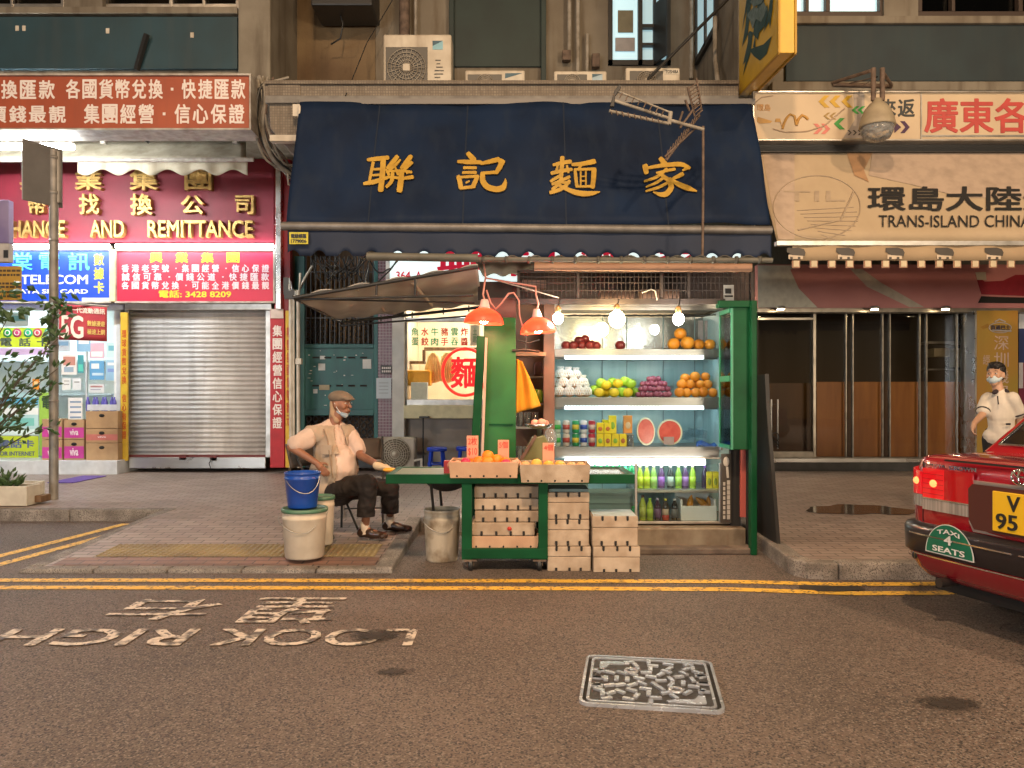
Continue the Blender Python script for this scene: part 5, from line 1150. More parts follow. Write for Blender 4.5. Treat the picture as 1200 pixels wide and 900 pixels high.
# display cabinet
t = cab = T('display_cabinet', 'glass fronted steel display cabinet lit by white strips and full of fruit', 'cabinet', P(746, 619, 7.4))
x0, x1, y0, y1 = X(650, 7.15), X(843, 7.15), 7.15, 7.78
zt = Z(364, 7.15); zb = Z(613, 7.05)
M['cab_in'] = mat('cabinet_lining', (.38, .58, .61), .35, c2=(.3, .5, .53), vs=2, vstr=(5, 5, .5))
M['cab_in2'] = mat('mirror_lining', (.40, .41, .40), .27, .8, c2=(.28, .29, .28), vs=3, vstr=(4, 4, .5))
M['shelf_steel'] = mat('shelf_steel', (.36, .36, .35), .35, .8, c2=(.3, .3, .29), vs=2.5, vstr=(1, 1, 5))
b = MB(); b.box(x0-.03, x1+.03, y1, y1+.02, Z(413, 7.15), zt); b.build('mirror_back', M['cab_in2'], t)
b = MB(); b.box(x0-.03, x1+.3, y1, y1+.02, zb, Z(413, 7.15)-.003); b.box(x0-.022, x0-.002, y0+.03, y1-.003, zb, zt); b.box(x1+.004, x1+.02, y0+.03, y1-.003, Z(530, 7.15), zt); b.build('lining', M['cab_in'], t)
b = MB()
for px in (706, 735, 778, 815): b.box(X(px, 7.15)*1.08, X(px, 7.15)*1.08+.008, y1-.012, y1-.002, zb, zt)
b.build('panel_joint', paint((.2, .3, .32)), t)
zs = [Z(409, 7.17), Z(465.5, 7.17), Z(523.5, 7.17)]
shelves = []
for k, (ya, yb_) in enumerate(((409, 421), (465.5, 480), (523.5, 538))):
    z1, z0 = Z(ya, 7.16), Z(yb_, 7.16)
    m_ = MB(); m_.box(x0, x1, 7.16, 7.18, z0+.02, z1); m_.box(x0, x1, 7.18, y1-.01, z1-.03, z1-.004); m_.box(x0, x1, 7.22, 7.24, z0, z1-.03)
    s_ = m_.build('shelf', M['shelf_steel'], t, .003); shelves.append(s_)
    if k < 2:
        m_ = MB()
        for i in range(46): xx = X(662+i*3.55, 7.15); m_.box(xx, xx+.02, 7.145, 7.157, z0+.004, z0+.034)
        m_.box(X(662, 7.15), X(825, 7.15), 7.152, 7.158, z0+.0, z0+.014)
        m_.build('led_strip', lampmat('led_white', (.86, .98, 1), 2.2), s_)
        MB().box(x0+.05, x1-.05, 7.28, 7.30, z1-.04, z1-.033).build('led_strip', lampmat('led_white', (.86, .98, 1), 20), s_)  # second strip added inside, out of sight, to brighten the cabinet
    else:
        MB().tube([P(662, 541.5, 7.12), P(826, 541.5, 7.12)], .028, 10).build('tube_light', lampmat('cabinet_tube', (.88, 1, .98), 11), s_)
b = MB(); b.box(x0-.035, x1+.03, 7.12, 7.17, zt, zt+.04); b.box(x0-.035, x0-.003, 7.12, 7.17, Z(538, 7.15), zt); b.box(x1, x1+.025, 7.12, 7.17, Z(527, 7.15), zt)
b.box(x0-.035, x1+.03, 7.12, 7.8, zt+.04, zt+.06)
b.pbox(690, 536, 860, 541-3, 7.02, .02); b.pbox(744, 543, 747, 613, 7.02, .03); b.pbox(843, 543, 847, 613, 7.02, .03); b.pbox(640, 611, 860, 614, 7.02, .7); b.pbox(745, 574, 845, 577.5, 7.06, .6)
b.build('frame', M['alu'], t, .004)
b = MB(); b.box(X(746, 7.15)-.004, X(746, 7.15)+.004, 7.165, 7.7, zs[1]+.002, Z(424, 7.15)); b.box(X(690, 7.15), X(690, 7.15)+.006, 7.19, 7.7, zs[1]+.002, zs[1]+.27); b.box(X(790, 7.15), X(790, 7.15)+.006, 7.19, 7.7, zs[1]+.002, zs[1]+.27); b.build('divider', glass('divider_glass', (.97, 1, 1), .2), t)
MB().box(x0, x1, 7.145, 7.15, Z(526, 7.15), zt).build('front_glass', glass('cabinet_glass', (.98, 1, 1), .8), t)
MB().pbox(648, 544, 843, 612, 7.04, .006).build('lower_glass', glass('cooler_glass', (.95, 1, .99), .7), t)
b = MB(); b.pbox(640, 540, 689, 612, 7.08, .03); b.pbox(689, 573, 744, 612, 7.1, .03); b.build('added_backing', mat('dull_teal_backing', (.2, .28, .27), .4, c2=(.13, .19, .185), vs=3, vstr=(.3, .3, 3)), t)  # added panel carries the cooler glass's grey green and its reflection as colour
b = MB(); b.pbox(690, 578, 742, 581, 7.07, .02); b.pbox(690, 590, 742, 591, 7.085, .02); b.pbox(690, 600, 742, 601, 7.085, .02); b.build('backing_line', paint((.1, .14, .14)), t)
b = MB()
for i in range(24): b.obox((X(668+i*7.2, 7.15), 7.3+.02*(i % 2), zt-.03), (.03, .2, .006), Matrix.Rotation(R(35), 3, 'Z'))
b.build('vent_slat', M['black'], t)
for x, y in ((834, 0), (842, 0)): MB().box(X(x, 7.3)-.05, X(x, 7.3)-.005, 7.6, 7.63, zs[0], zt-.05).build('tray_board', paint((.42, .36, .34)), t)
MB().pbox(845.5, 532, 857, 613, 6.99, .02).build('printed_panel', paint((.06, .05, .04)), t)
b = MB(); b.ball(P(851, 541, 6.985), (.028, .004, .045)); b.bar(P(852, 547, 6.985), P(853, 560, 6.985), .02, .006, (0, 1, 0))
for i in range(8): b.pbox(847.5, 565+i*5.6, 850, 569+i*5.6, 6.985, .004); b.pbox(852, 563+i*5.8, 855.5, 568+i*5.8, 6.985, .004)
b.build('panel_lettering', paint((.5, .46, .4)), t)
# light bulbs
def bulb(label, px, py, D, r, c, s, warm=False, cord=18):
    t = T('light_bulb', label, 'lamp', tuple(P(px, py, D)))
    MB().ball(P(px, py, D), (r, r, r*1.1)).build('bulb', lampmat('bulb_glow', c, s), t)
    MB().lathe([(.024, r*.9), (.026, r*.9+.05), (.012, r*.9+.07)], P(px, py, D), 12).build('holder', mat('brass_holder', (.5, .3, .12), .4, .6), t)
    MB().tube([P(px, py, D)+Vector((0, 0, r+.06)), P(px+1, py-cord, D), P(px+2, 351, 6.82)], .006, 5).build('cord', M['black'], t)
bulb('round white bulb hanging beside the right red lampshade', 654, 373, 6.5, .043, (1, .94, .86), 150)
bulb('largest warm globe bulb hanging in the middle before the cabinet', 723, 374, 6.6, .068, (1, .74, .38), 170)
bulb('white bulb with a brass neck hanging before the right end of the top shelf', 795, 374, 6.6, .048, (1, .93, .82), 150)
# red lampshades
sm = bpy.data.materials.new('red_plastic_shade'); sm.use_nodes = True; n_ = sm.node_tree; n_.nodes.remove(n_.nodes['Principled BSDF'])
df = n_.nodes.new('ShaderNodeBsdfPrincipled'); df.inputs['Base Color'].default_value = (.62, .05, .03, 1); df.inputs['Roughness'].default_value = .35
tl = n_.nodes.new('ShaderNodeBsdfTranslucent'); tl.inputs[0].default_value = (.85, .045, .025, 1); mx = n_.nodes.new('ShaderNodeMixShader'); mx.inputs[0].default_value = .26
n_.links.new(df.outputs[0], mx.inputs[1]); n_.links.new(tl.outputs[0], mx.inputs[2]); n_.links.new(mx.outputs[0], n_.nodes['Material Output'].inputs[0])
def red_lamp(label, px, py, D, hw, tilt, top):
    t = T('red_lamp', label, 'lamp', tuple(P(px, py, D))); k = D/F; Mx = Matrix.Rotation(R(tilt), 3, 'Y'); c = P(px, py, D)
    prof = [(hw*k, 0), (hw*.985*k, 2*k), (hw*.93*k, 6*k), (hw*.8*k, 10.5*k), (hw*.58*k, 14.5*k), (hw*.36*k, 17*k), (hw*.3*k, 18*k)]
    m_ = MB(); n = 32; vs = []
    for r, z in prof:
        for j in range(n): a = 2*math.pi*j/n; vs.append(c+Mx@Vector((r*math.cos(a), r*math.sin(a), z)))
    m_.add(vs, [(i*n+j, i*n+(j+1) % n, (i+1)*n+(j+1) % n, (i+1)*n+j) for i in range(len(prof)-1) for j in range(n)], True)
    m_.build('lamp_shade', sm, t)
    MB().lathe([(hw*.3*k, 17.5*k), (hw*.28*k, 19*k), (hw*.2*k, 26*k), (hw*.17*k, 28*k), (0, 28*k)], c, 20, Mx).build('collar', mat('pale_red_collar', (.75, .45, .4), .4), t)
    MB().ball(c+Mx@Vector((0, 0, 5*k)), .04).build('bulb', lampmat('shade_bulb', (1, .42, .2), 340), t)
    e = c+Mx@Vector((0, 0, 27*k)); MB().tube([e]+[P(*q) for q in top], .008, 6).build('cord', mat('pale_red_cord', (.6, .25, .2), .5), t)
red_lamp('left red plastic lampshade hanging before the green door', 567, 379, 6.4, 23.5, 2, [(566, 345, 6.5), (569, 325, 6.6), (567, 310, 6.7)])
red_lamp('right red plastic lampshade hanging beside the round white bulb', 631, 390, 6.56, 21, -5, [(631, 357, 6.58), (628, 345, 6.55), (628, 336, 6.6), (600, 331, 6.6), (570, 326, 6.6)])
MB().tube([P(570, 340, 6.6), P(575, 355, 6.6), P(581, 362, 6.6), P(588, 355, 6.6), P(596, 344, 6.6), P(602, 343, 6.6), P(608, 352, 6.6), P(609, 370, 6.6), P(612, 382, 6.6)], .008, 6).build('lamp_cable', mat('pale_red_cord', (.6, .25, .2), .5), label='pale looping cable strung between the two red lampshades', cat='cable')
MB().tube([P(568, 325, 6.65), P(610, 336, 6.65), P(655, 349, 6.7)], .006, 5).build('lamp_cable', M['whitepl'], label='straight white cable slanting above the two red lampshades', cat='cable')
# tarpaulin canopy
t = T('tarpaulin_canopy', 'sagging grey tarpaulin canopy stretched on thin rods left of the stall', 'canopy', P(450, 350, 7))
A, B_, C_, D_ = P(344, 347, 6.4), P(560, 311, 6.4), P(400, 374, 8.3), P(566, 356, 8.3)
def tp(u, v): 
    p = A.lerp(B_, u).lerp(C_.lerp(D_, u), v); p = Vector(p); p.z -= .05*math.sin(math.pi*v)*(.6+.4*math.sin(u*9))+.012*math.sin(u*31+v*9); return p
MB().sheet(tp, 50, 20, (0, 0, .006)).build('tarpaulin', mat('grey_tarpaulin', (.52, .48, .43), .6, c2=(.36, .33, .29), vs=2.5, bump=.3, bs=14), t)
b = MB(); lo = Vector((0, 0, -.035)); vd = Vector((0, 0, -.26))
b.tube([A+lo*.4, B_+lo*.4], .016); b.tube([C_+lo, D_+lo], .016); b.tube([A+lo*.5, C_+lo], .012)
b.tube([tp(0, .02)+Vector((0, 0, -.02)), P(555, 346, 6.42)], .01); b.tube([tp(0.02, .05), P(556, 355, 6.8)], .008)
for u in (.45, .66): p = tp(u, 0); b.tube([p, Vector((p.x, p.y, Z(346, 6.42)))], .01)
for u in (.1, .28, .5, .72, .9): p = C_.lerp(D_, u); b.tube([p, p+Vector((0, 0, -.07))], .008)
b.tube([C_+Vector((0, 0, -.07)), D_+Vector((0, 0, -.12))], .01); b.build('rod', M['black'], t)
b = MB(); b.tube([P(418, 339, 6.6), P(430, 342, 6.9), P(440, 350, 7.3), P(450, 364, 7.9)], .017); b.tube([P(483, 331, 6.6), P(492, 342, 7.0), P(506, 358, 7.8)], .017); b.build('curved_pole', mat('pale_bamboo', (.5, .38, .28), .6), t)
b = MB(); b.pbox(333, 340, 345, 350, 6.45, .05); b.pbox(332, 325, 338, 345, 6.5, .05); b.tube([P(344, 347, 6.45), (X(341, 12.0), 12.0, Z(330, 12.0))], .012); b.build('bracket', M['black'], t)
# yellow cloth
def cl(u, v): 
    l = P(605, 420+64*v, 6.98); r_ = P(612+26*v-4*v*v, 424+52*v, 6.92); p = l.lerp(r_, u); p.y -= .03*math.sin(u*9+v*2)*(.3+v); return p
MB().sheet(cl, 18, 18, (0, .006, 0)).build('yellow_cloth', mat('orange_yellow_cloth', (.62, .28, .015), .85, c2=(.52, .22, .01), vs=6, bump=.15, bs=20), label='orange yellow cloth hanging on a hook beside the green door', cat='cloth')
# cups and jars
M['cup'] = glass('cup_glass', (.9, .95, .93), 1.4, .03, .25)
gk = 0
for (x, y, l) in ((609, 500, 'glass cup under the yellow cloth, at the end by the green door'), (618, 500, 'glass cup on the back shelf below the yellow cloth, in the middle'), (627, 500, 'glass cup on the back shelf below the yellow cloth, nearest the brown post'), (608, 540, 'glass cup behind the weighing scale, beside the green door'), (617, 540, 'glass cup straight behind the weighing scale'), (630, 540, 'glass cup behind the weighing scale, nearest the brown post')):
    MB().lathe([(.026, 0), (.034, .14), (.031, .14), (.024, .01), (0, .01)], P(x, y, 7.35), 14).build('glass_cup', M['cup'], label=l, cat='cup', group='glass cups behind the scale')
for (x, y, c, l) in ((631, 472, (.2, .45, .05), 'green jar standing behind the yellow cloth'), (631, 440, (.5, .2, .15), 'small pinkish jar on the upper back shelf')):
    MB().lathe([(.04, 0), (.045, .02), (.045, .09), (.035, .11), (.035, .13)], P(x, y, 7.4), 14).build('jar', paint(c, .25), label=l, cat='jar')
b = MB(); b.pbox(606, 473, 640, 474.5, 7.3, .35); b.pbox(606, 441, 640, 442.5, 7.3, .35); b.build('wire_shelf', M['steel'], label='two thin steel shelves behind the yellow cloth', cat='shelf')
# scale
t = T('weighing_scale', 'olive green weighing scale with a round steel pan behind the crates', 'scale', P(627, 548, 6.5))
D = 6.48
MB().prism([(X(606, D), Z(548, D)), (X(624, D), Z(513, D)), (X(638, D), Z(510, D)), (X(646, D), Z(524, D)), (X(647, D), Z(548, D))], D, D+.2).build('housing', mat('olive_enamel', (.2, .19, .075), .4, c2=(.15, .14, .05), vs=5), t, .01)
MB().lathe([(.02, -.09), (.015, 0), (.06, .004), (.1, .02), (.12, .045), (.116, .045), (.09, .022), (0, .01)], P(632, 503, 6.55), 24).build('pan', M['steel'], t)
MB().prism([(X(606, D), Z(546, D)), (X(610, D), Z(536, D)), (X(627, D), Z(509, D)), (X(629, D), Z(512, D)), (X(612, D), Z(540, D))], D-.015, D-.003).build('dial_edge', M['brown_panel'], t)
for i, (x, y, l) in enumerate(((627, 496, 'first'), (633, 494, 'tallest'), (639, 497, 'last'))):
    pass

# ---------------------------------------------------------------- produce and repeats
def spread(name, mesh_mb, m, spots, label, cat, group=None, bevel=0, rot=True, sc_=None):
    """one object, then a copy of it at every further spot; spots are base points or (point, label)"""
    first = None; out = []
    for i, s in enumerate(spots):
        p, l = s if isinstance(s, tuple) and len(s) == 2 and isinstance(s[1], str) else (s, label)
        if first is None: first = o = mesh_mb.build(name, m, bevel=bevel, label=l, cat=cat, group=group); h0 = Vector(o.location)
        else:
            o = first.copy(); col.objects.link(o); o['label'] = l
        o.location = Vector(p)
        if rot: o.rotation_euler = (U(-.25, .25), U(-.25, .25), U(0, 6.28))
        if sc_: k = U(*sc_); o.scale = (k, k, k)
        out.append(o)
    return out
def fruitmb(r, sq=.94, dimple=.12):
    m_ = MB(); n = 18; pr = []
    for i in range(13):
        a = math.pi*i/12; rr = r*math.sin(a); z = -r*sq*math.cos(a)
        if a > 2.7: z -= r*dimple*((a-2.7)/.44)**1.5
        pr.append((max(rr, 1e-7 if i in (0, 12) else rr), z+r*sq))
    return m_.lathe(pr, (0, 0, 0), n)
M['orange'] = mat('orange_peel', (.80, .27, .012), .42, c2=(.74, .17, .006), vs=1.6, bump=.3, bs=220)
M['mandarin'] = mat('pale_orange_peel', (.78, .33, .03), .4, c2=(.74, .24, .012), vs=1.6, bump=.3, bs=220)
M['melon'] = mat('yellow_melon_skin', (.70, .42, .07), .4, c2=(.62, .36, .05), vs=5)
M['apple'] = mat('dark_red_apple', (.2, .022, .02), .28, c2=(.1, .012, .014), vs=2)
M['lime'] = mat('green_apple_skin', (.36, .6, .05), .3, c2=(.28, .52, .03), vs=9)
M['lemon'] = mat('yellow_lemon_skin', (.74, .58, .02), .35, c2=(.66, .5, .02), vs=9, bump=.2, bs=200)
M['plum'] = mat('purple_plum_skin', (.20, .035, .085), .3, c2=(.32, .1, .15), vs=3)
M['pear'] = mat('pale_pear_skin', (.62, .42, .28), .5, c2=(.55, .35, .22), vs=9)
M['net'] = mat('white_foam_net', (.8, .82, .82), .6, bump=.6, bs=60)
sD = 7.3
def sp(px, zbase, D=sD): return Vector((X(px, D), D, zbase))
r = .062
z = zs[0]
spread('apple', fruitmb(.045), M['apple'], [sp(x, z+dz, D) for x, dz, D in ((663, 0, 7.3), (672, 0, 7.28), (681, 0, 7.3), (690, 0, 7.28), (698, 0, 7.32), (668, .0, 7.42), (678, .05, 7.36), (686, .065, 7.36), (694, .02, 7.42))], 'dark red apple in the heap at the left end of the top shelf', 'apple', 'dark red apples on the top shelf')
MB().box(X(658, 7.2), X(704, 7.2), 7.2, 7.48, z, z+.004).build('paper_sheet', paint((.65, .5, .45)), label='pinkish paper sheet under the dark red apples', cat='paper')
spread('apple', fruitmb(.05), M['apple'], [(sp(727, z, 7.35), 'single dark red apple lying alone in the middle of the top shelf')], '', 'apple')
pos = [(790, 0, 7.3), (805, 0, 7.25), (819, 0, 7.3), (831, 0, 7.3), (797, .1, 7.33)]
lb_ = ['small orange at the left foot of the top shelf heap', 'largest orange in front on the top shelf', 'orange third along the top shelf row', 'orange at the right end of the top shelf row', 'orange lying on top of the others on the top shelf']
o5 = spread('orange', fruitmb(.06), M['mandarin'], [(sp(x, z+dz, D), l) for (x, dz, D), l in zip(pos, lb_)], '', 'orange', 'oranges on the top shelf'); o5[1].scale = (1.1,)*3; o5[2].scale = o5[3].scale = (.9,)*3
z = zs[1]
# netted pears
pearsp = [(655, 0, 7.28), (667, 0, 7.26), (679, 0, 7.28), (687, 0, 7.3), (656, .0, 7.42), (668, 0, 7.42), (681, 0, 7.44), (660, .085, 7.33), (672, .085, 7.32), (683, .085, 7.35), (654, .09, 7.45), (666, .165, 7.4), (675, .16, 7.42), (657, .17, 7.42), (670, .1, 7.5)]
t0 = None
for (x, dz, D) in pearsp:
    p = sp(x, z+dz, D)
    if t0 is None:
        t0 = T('netted_pear', 'pale pear in a white foam net heaped at the left of the second shelf', 'pear', tuple(p), 'netted pears on the second shelf')
        m_ = fruitmb(.05); m_.v = [(a+p.x, b_+p.y, c+p.z) for a, b_, c in m_.v]; m_.build('pear', M['pear'], t0)
        m_ = MB()
        for k in range(14):
            a = 2*math.pi*k/14
            for sg in (1, -1):
                m_.tube([p+Vector((.052*math.sin(q)*math.cos(a+sg*q*.5), .052*math.sin(q)*math.sin(a+sg*q*.5), .047-.055*math.cos(q))) for q in (1.15, 1.6, 2.0, 2.4, 2.75)]+[p+Vector((.03*math.cos(a+sg*1.6), .03*math.sin(a+sg*1.6), .125))], .006, 4)
        m_.build('foam_net', M['net'], t0)
    else:
        c = dup(t0, p, rz=U(0, 6)); 
spread('lemon', fruitmb(.05, .9), M['lemon'], [(sp(702, z, 7.27), 'yellow lemon at the left of the lemon row on the second shelf'), (sp(718, z, 7.26), 'yellow lemon in the middle of the row on the second shelf'), (sp(737, z, 7.26), 'yellow lemon nearest the heap of purple plums'), (sp(710, z+.07, 7.31), 'yellow lemon resting on the two front lemons by the pears'), (sp(724, z+.085, 7.31), 'yellow lemon on top of the middle of the lemon heap'), (sp(711, z, 7.36), 'yellow lemon half hidden behind the two front lemons by the pears')], '', 'lemon', 'lemons on the second shelf')
spread('green_apple', fruitmb(.053), M['lime'], [(sp(697, z+.02, 7.4), 'green apple half hidden at the left end behind the lemons'), (sp(717, z+.09, 7.36), 'green apple perched above the middle lemon'), (sp(731, z+.1, 7.36), 'highest green apple in the second shelf heap'), (sp(728, z, 7.3), 'green apple between two yellow lemons'), (sp(742, z, 7.4), 'green apple behind the lemon nearest the plums'), (sp(738, z+.08, 7.32), 'green apple lying over the lemon nearest the plums'), (sp(703, z+.085, 7.36), 'green apple lying high beside the netted pears'), (sp(708, z, 7.42), 'green apple wedged at the back between lemons')], '', 'apple', 'green apples on the second shelf')
pl_ = []
for row, (n, dz) in enumerate(((8, 0), (7, .052), (6, .1), (3, .145))):
    for i in range(n): pl_.append(sp(766+(i-(n-1)/2)*5.1+U(-.8, .8), z+dz, 7.26+.05*row+U(0, .03)))
for row, (n, dz) in enumerate(((7, 0), (6, .055), (4, .105))):
    for i in range(n): pl_.append(sp(766+(i-(n-1)/2)*5.6, z+dz, 7.4+.02*row))
spread('plum', fruitmb(.029), M['plum'], pl_, 'small purple plum in the big heap on the second shelf', 'plum', 'purple plums on the second shelf', sc_=(.9, 1.15))
pos = [(796+9.6*i, 0, 7.26) for i in range(5)]+[(799+10.5*i, .078, 7.31) for i in range(4)]+[(805+12*i, .08, 7.42) for i in range(3)]+[(815, .15, 7.36), (826, .155, 7.38), (802, .14, 7.4)]
spread('orange', fruitmb(.047), M['mandarin'], [sp(*q[:1], z+q[1], q[2]) for q in pos], 'orange in the heaped pile at the right end of the second shelf', 'orange', 'oranges piled on the second shelf', sc_=(.95, 1.08))
# third shelf: cans, cartons, watermelon
z = zs[2]
def can(label, px, zb, D, c, c2, band=None, nm='drink_can'):
    t = T(nm, label, 'drink', tuple(sp(px, zb, D)), 'drink cans on the third shelf'); p = WL[t.name]
    MB().lathe([(.026, 0), (.033, .01), (.033, .108), (.026, .118), (0, .118)], p, 16).build('body', [paint(c, .3)], t)
    m_ = MB(); m_.lathe([(.0335, .02), (.0337, .03)] if not band else [(.0335, .035), (.0337, .08)], p, 16); m_.build('printed_band', paint(c2, .3), t)
    MB().lathe([(.026, .118), (.024, .122), (0, .12)], p, 14).build('lid', M['steel'], t); return t
cc = [(653, (.5, .62, .5), (.05, .45, .08), 'white and green'), (663.5, (.62, .55, .5), (.4, .06, .05), 'white and dark red'), (674.5, (.02, .28, .1), (.6, .5, .05), 'green and yellow'), (684, (.65, .68, .72), (.03, .08, .4), 'white and blue'), (693.5, (.36, .02, .04), (.5, .35, .3), 'dark red')]
for x, a, c, l in cc:
    can(l+' drink can standing on the third shelf itself', x, z, 7.26, a, c, 1); can(l+' drink can stacked on another can of the third shelf', x, z+.123, 7.26, a, c, 1)
def cartn(label, x0, y0, x1, y1, D, dep, c, c2, grp='yellow drink cartons on the third shelf'):
    t = T('drink_carton', label, 'drink', P((x0+x1)/2, y1, D), grp); m_ = MB(); xx0, xx1 = X(x0, D), X(x1, D); zz1 = Z(y0, D)
    m_.pbox(x0, y0, x1, y1, D, dep); m_.build('box', paint(c, .35), t, .003)
    b = MB(); h = y1-y0; w_ = x1-x0; b.ball(P(x0+w_*.5, y0+h*.55, D-.001), (w_*.3*D/F, .004, h*.2*D/F)); b.build('printed_mark', paint(c2, .4), t); return t
Y_, Gn = (.72, .58, .01), (.2, .4, .03)
k = 0
lab = ['in the bottom row at the left', 'in the bottom row, second from the cans', 'in the bottom row, third from the cans', 'in the bottom row, nearest the clear cup']
for i in range(4): cartn('yellow drink carton '+lab[i], 699.3+8.9*i, 508.5, 707.6+8.9*i, 523.3, 7.24, .06, Y_, (.4, .12, .02) if i % 2 else Gn)
for i, l in enumerate(('on the second row next to the dark red cans', 'on the second row under the tall yellow carton')): cartn('yellow drink carton '+l, 699.3+8.9*i, 495.5, 707.6+8.9*i, 508.2, 7.245, .06, Y_, (.5, .15, .02))
cartn('tall yellow drink carton standing highest in the carton stack', 713.5, 487, 722.5, 508.2, 7.25, .06, (.74, .62, .02), Gn)
cartn('yellow drink carton lying at the back on the second row', 706, 492, 713, 508.2, 7.33, .06, Y_, Gn)
cartn('orange drink carton standing on the yellow carton row', 731, 487, 741, 507.9, 7.26, .06, (.72, .3, .06), (.65, .5, .3), None)
MB().lathe([(.025, 0), (.034, .11), (.031, .11), (.023, .006), (0, .006)], P(738.5, 523.4, 7.26), 14).build('plastic_cup', M['cup'], label='clear plastic cup beside the yellow carton row', cat='cup')
cartn('pale boxed drink behind the clear plastic cup', 733, 509, 742.5, 523.3, 7.32, .05, (.6, .5, .3), (.5, .3, .1), None)
MB().lathe([(.05, 0), (.058, .06), (.05, .13), (.03, .16)], P(645, 523, 7.0), 14).build('plastic_bottle', glass('clear_plastic', (.85, .92, .95), 1.3, .05, .3), label='clear plastic bottle by the brown post', cat='bottle')
def melon(label, px, py, D, rx, rz, rot):
    t = T('watermelon_half', label, 'watermelon', tuple(P(px, py+rz, D))); c = P(px, py, D); k = D/F; Mx = Matrix.Rotation(R(rot), 3, 'Z') @ Matrix.Rotation(R(-8), 3, 'X')
    n = 28; prof = [(1, 0), (.97, .25), (.87, .5), (.7, .72), (.45, .9), (.2, .98), (0, 1)]
    m_ = MB(); vs = [c+Mx@Vector((rx*k*q*math.cos(2*math.pi*j/n), .11*d, rz*k*q*math.sin(2*math.pi*j/n))) for q, d in prof for j in range(n)]
    m_.add(vs, [(i*n+j, i*n+(j+1) % n, (i+1)*n+(j+1) % n, (i+1)*n+j) for i in range(len(prof)-1) for j in range(n)], True); m_.build('rind', mat('watermelon_rind', (.2, .34, .05), .4, c2=(.06, .16, .03), vs=8, vstr=(8, 1, 1)), t)
    for nm, q, dy, mm in (('white_rind', 1.0, .0, paint((.72, .72, .5), .3)), ('flesh', .87, .004, mat('watermelon_flesh', (.7, .13, .09), .3, c2=(.6, .07, .05), vs=14))):
        m_ = MB(); m_.add([c+Mx@Vector((0, -dy-.004, 0))]+[c+Mx@Vector((rx*k*q*math.cos(2*math.pi*j/n), -dy, rz*k*q*math.sin(2*math.pi*j/n))) for j in range(n)], [(0, j+1, (j+1) % n+1) for j in range(n)], True); m_.build(nm, mm, t)
melon('oval watermelon half with its cut face showing beside the orange carton', 757, 505.5, 7.28, 11, 16.5, 6)
melon('rounder watermelon half at the right of the third shelf', 785, 506.5, 7.28, 14.5, 15.5, -4)
MB().pbox(778, 512, 790, 521, 7.22, .02).build('price_tag', paint((.4, .3, .28)), label='small brown price tag below the rounder watermelon half', cat='price tag')
b = MB(); b.sheet(lambda u, v: P(816+24*u, 519+5*v-2*math.sin(u*7), 7.25+.1*(1-v)), 8, 4, (0, 0, .01)); b.build('blue_tray', paint((.02, .12, .5)), label='crumpled blue plastic sheet at the right end of the third shelf', cat='tray')
b = MB()
for i in range(5): b.obox(P(805+4*i, 512+U(-6, 4), 7.5), (.12, .004, .08), Matrix.Rotation(U(-.4, .4), 3, 'Y'))
b.build('plastic_bag', glass('thin_plastic', (.9, .97, 1), 1, .1, .25), label='thin clear plastic bags at the back of the third shelf', cat='bag')
# lower cooler bottles
def bottle(label, px, py, D, h, c, capc, lab=None, r=.031, grp='drink bottles in the lower cooler', dark=False):
    t = T('drink_bottle', label, 'bottle', tuple(P(px, py, D)), grp); p = Vector(WL[t.name])
    MB().lathe([(r*.9, 0), (r, .012), (r, h*.6), (r*.96, h*.67), (r*.74, h*.77), (r*.48, h*.86), (r*.42, h*.89), (r*.42, h*.93)], p, 14).build('body', paint(c, .15), t)
    MB().lathe([(r*.46, h*.92), (r*.48, h), (0, h)], p, 12).build('cap', paint(capc, .35), t)
    if lab: MB().lathe([(r*1.02, h*.18), (r*1.02, h*.56)], p, 14).build('label_wrap', paint(lab, .4), t)
    return t
G1, G2 = (.28, .42, .03), (.03, .5, .2)
for i in range(7): bottle('green soda bottle behind the cart end, '+['first from the brown post', 'second from the brown post', 'third from the brown post', 'middle one of seven', 'third from the tea bottles', 'second from the tea bottles', 'nearest the tea bottles'][i], 697+7.2*i, 565.5, 7.12+.05*(i % 2), .175, (.02, .42, .17), (.02, .5, .1), (.3, .6, .4) if i % 2 else (.04, .5, .25))
ub = [(750, (.36, .48, .03), (.6, .65, .4), (.5, .6, .03), 'lime green tea bottle at the left end of the upper cooler row'), (758, (.4, .5, .04), (.6, .65, .4), (.45, .58, .02), 'lime green tea bottle second in the upper cooler row'), (766, (.25, .45, .1), (.6, .7, .5), (.35, .6, .15), 'mid green tea bottle left of the purple labelled bottle'), (775, (.12, .06, .16), (.75, .75, .75), (.3, .12, .5), 'bottle with a bright purple label in the upper cooler row'), (785.5, (.03, .04, .04), (.7, .7, .65), (.35, .45, .4), 'black bottle with a grey green label in the upper cooler row'), (795, (.25, .45, .06), (.5, .6, .4), (.3, .55, .08), 'mid green tea bottle right of the black bottle'), (803, (.1, .05, .14), (.5, .5, .55), (.3, .15, .45), 'slim bottle with a purple label between two green tea bottles'), (811.5, (.3, .5, .05), (.6, .65, .4), (.38, .6, .04), 'green tea bottle right of the slim purple bottle'), (826, (.03, .02, .06), (.12, .04, .3), None, 'dark bottle with a purple cap behind the yellow cartons')]
for x, c, cp, la, l in ub: bottle(l, x, 574, 7.2, .225, c, cp, la)
for i, l in enumerate(('left yellow carton at the end of the upper cooler row', 'right yellow carton at the end of the upper cooler row')): cartn(l, 828+7.4*i, 553, 834.8+7.4*i, 573.9, 7.16, .06, (.6, .52, .03), (.25, .3, .03), None)
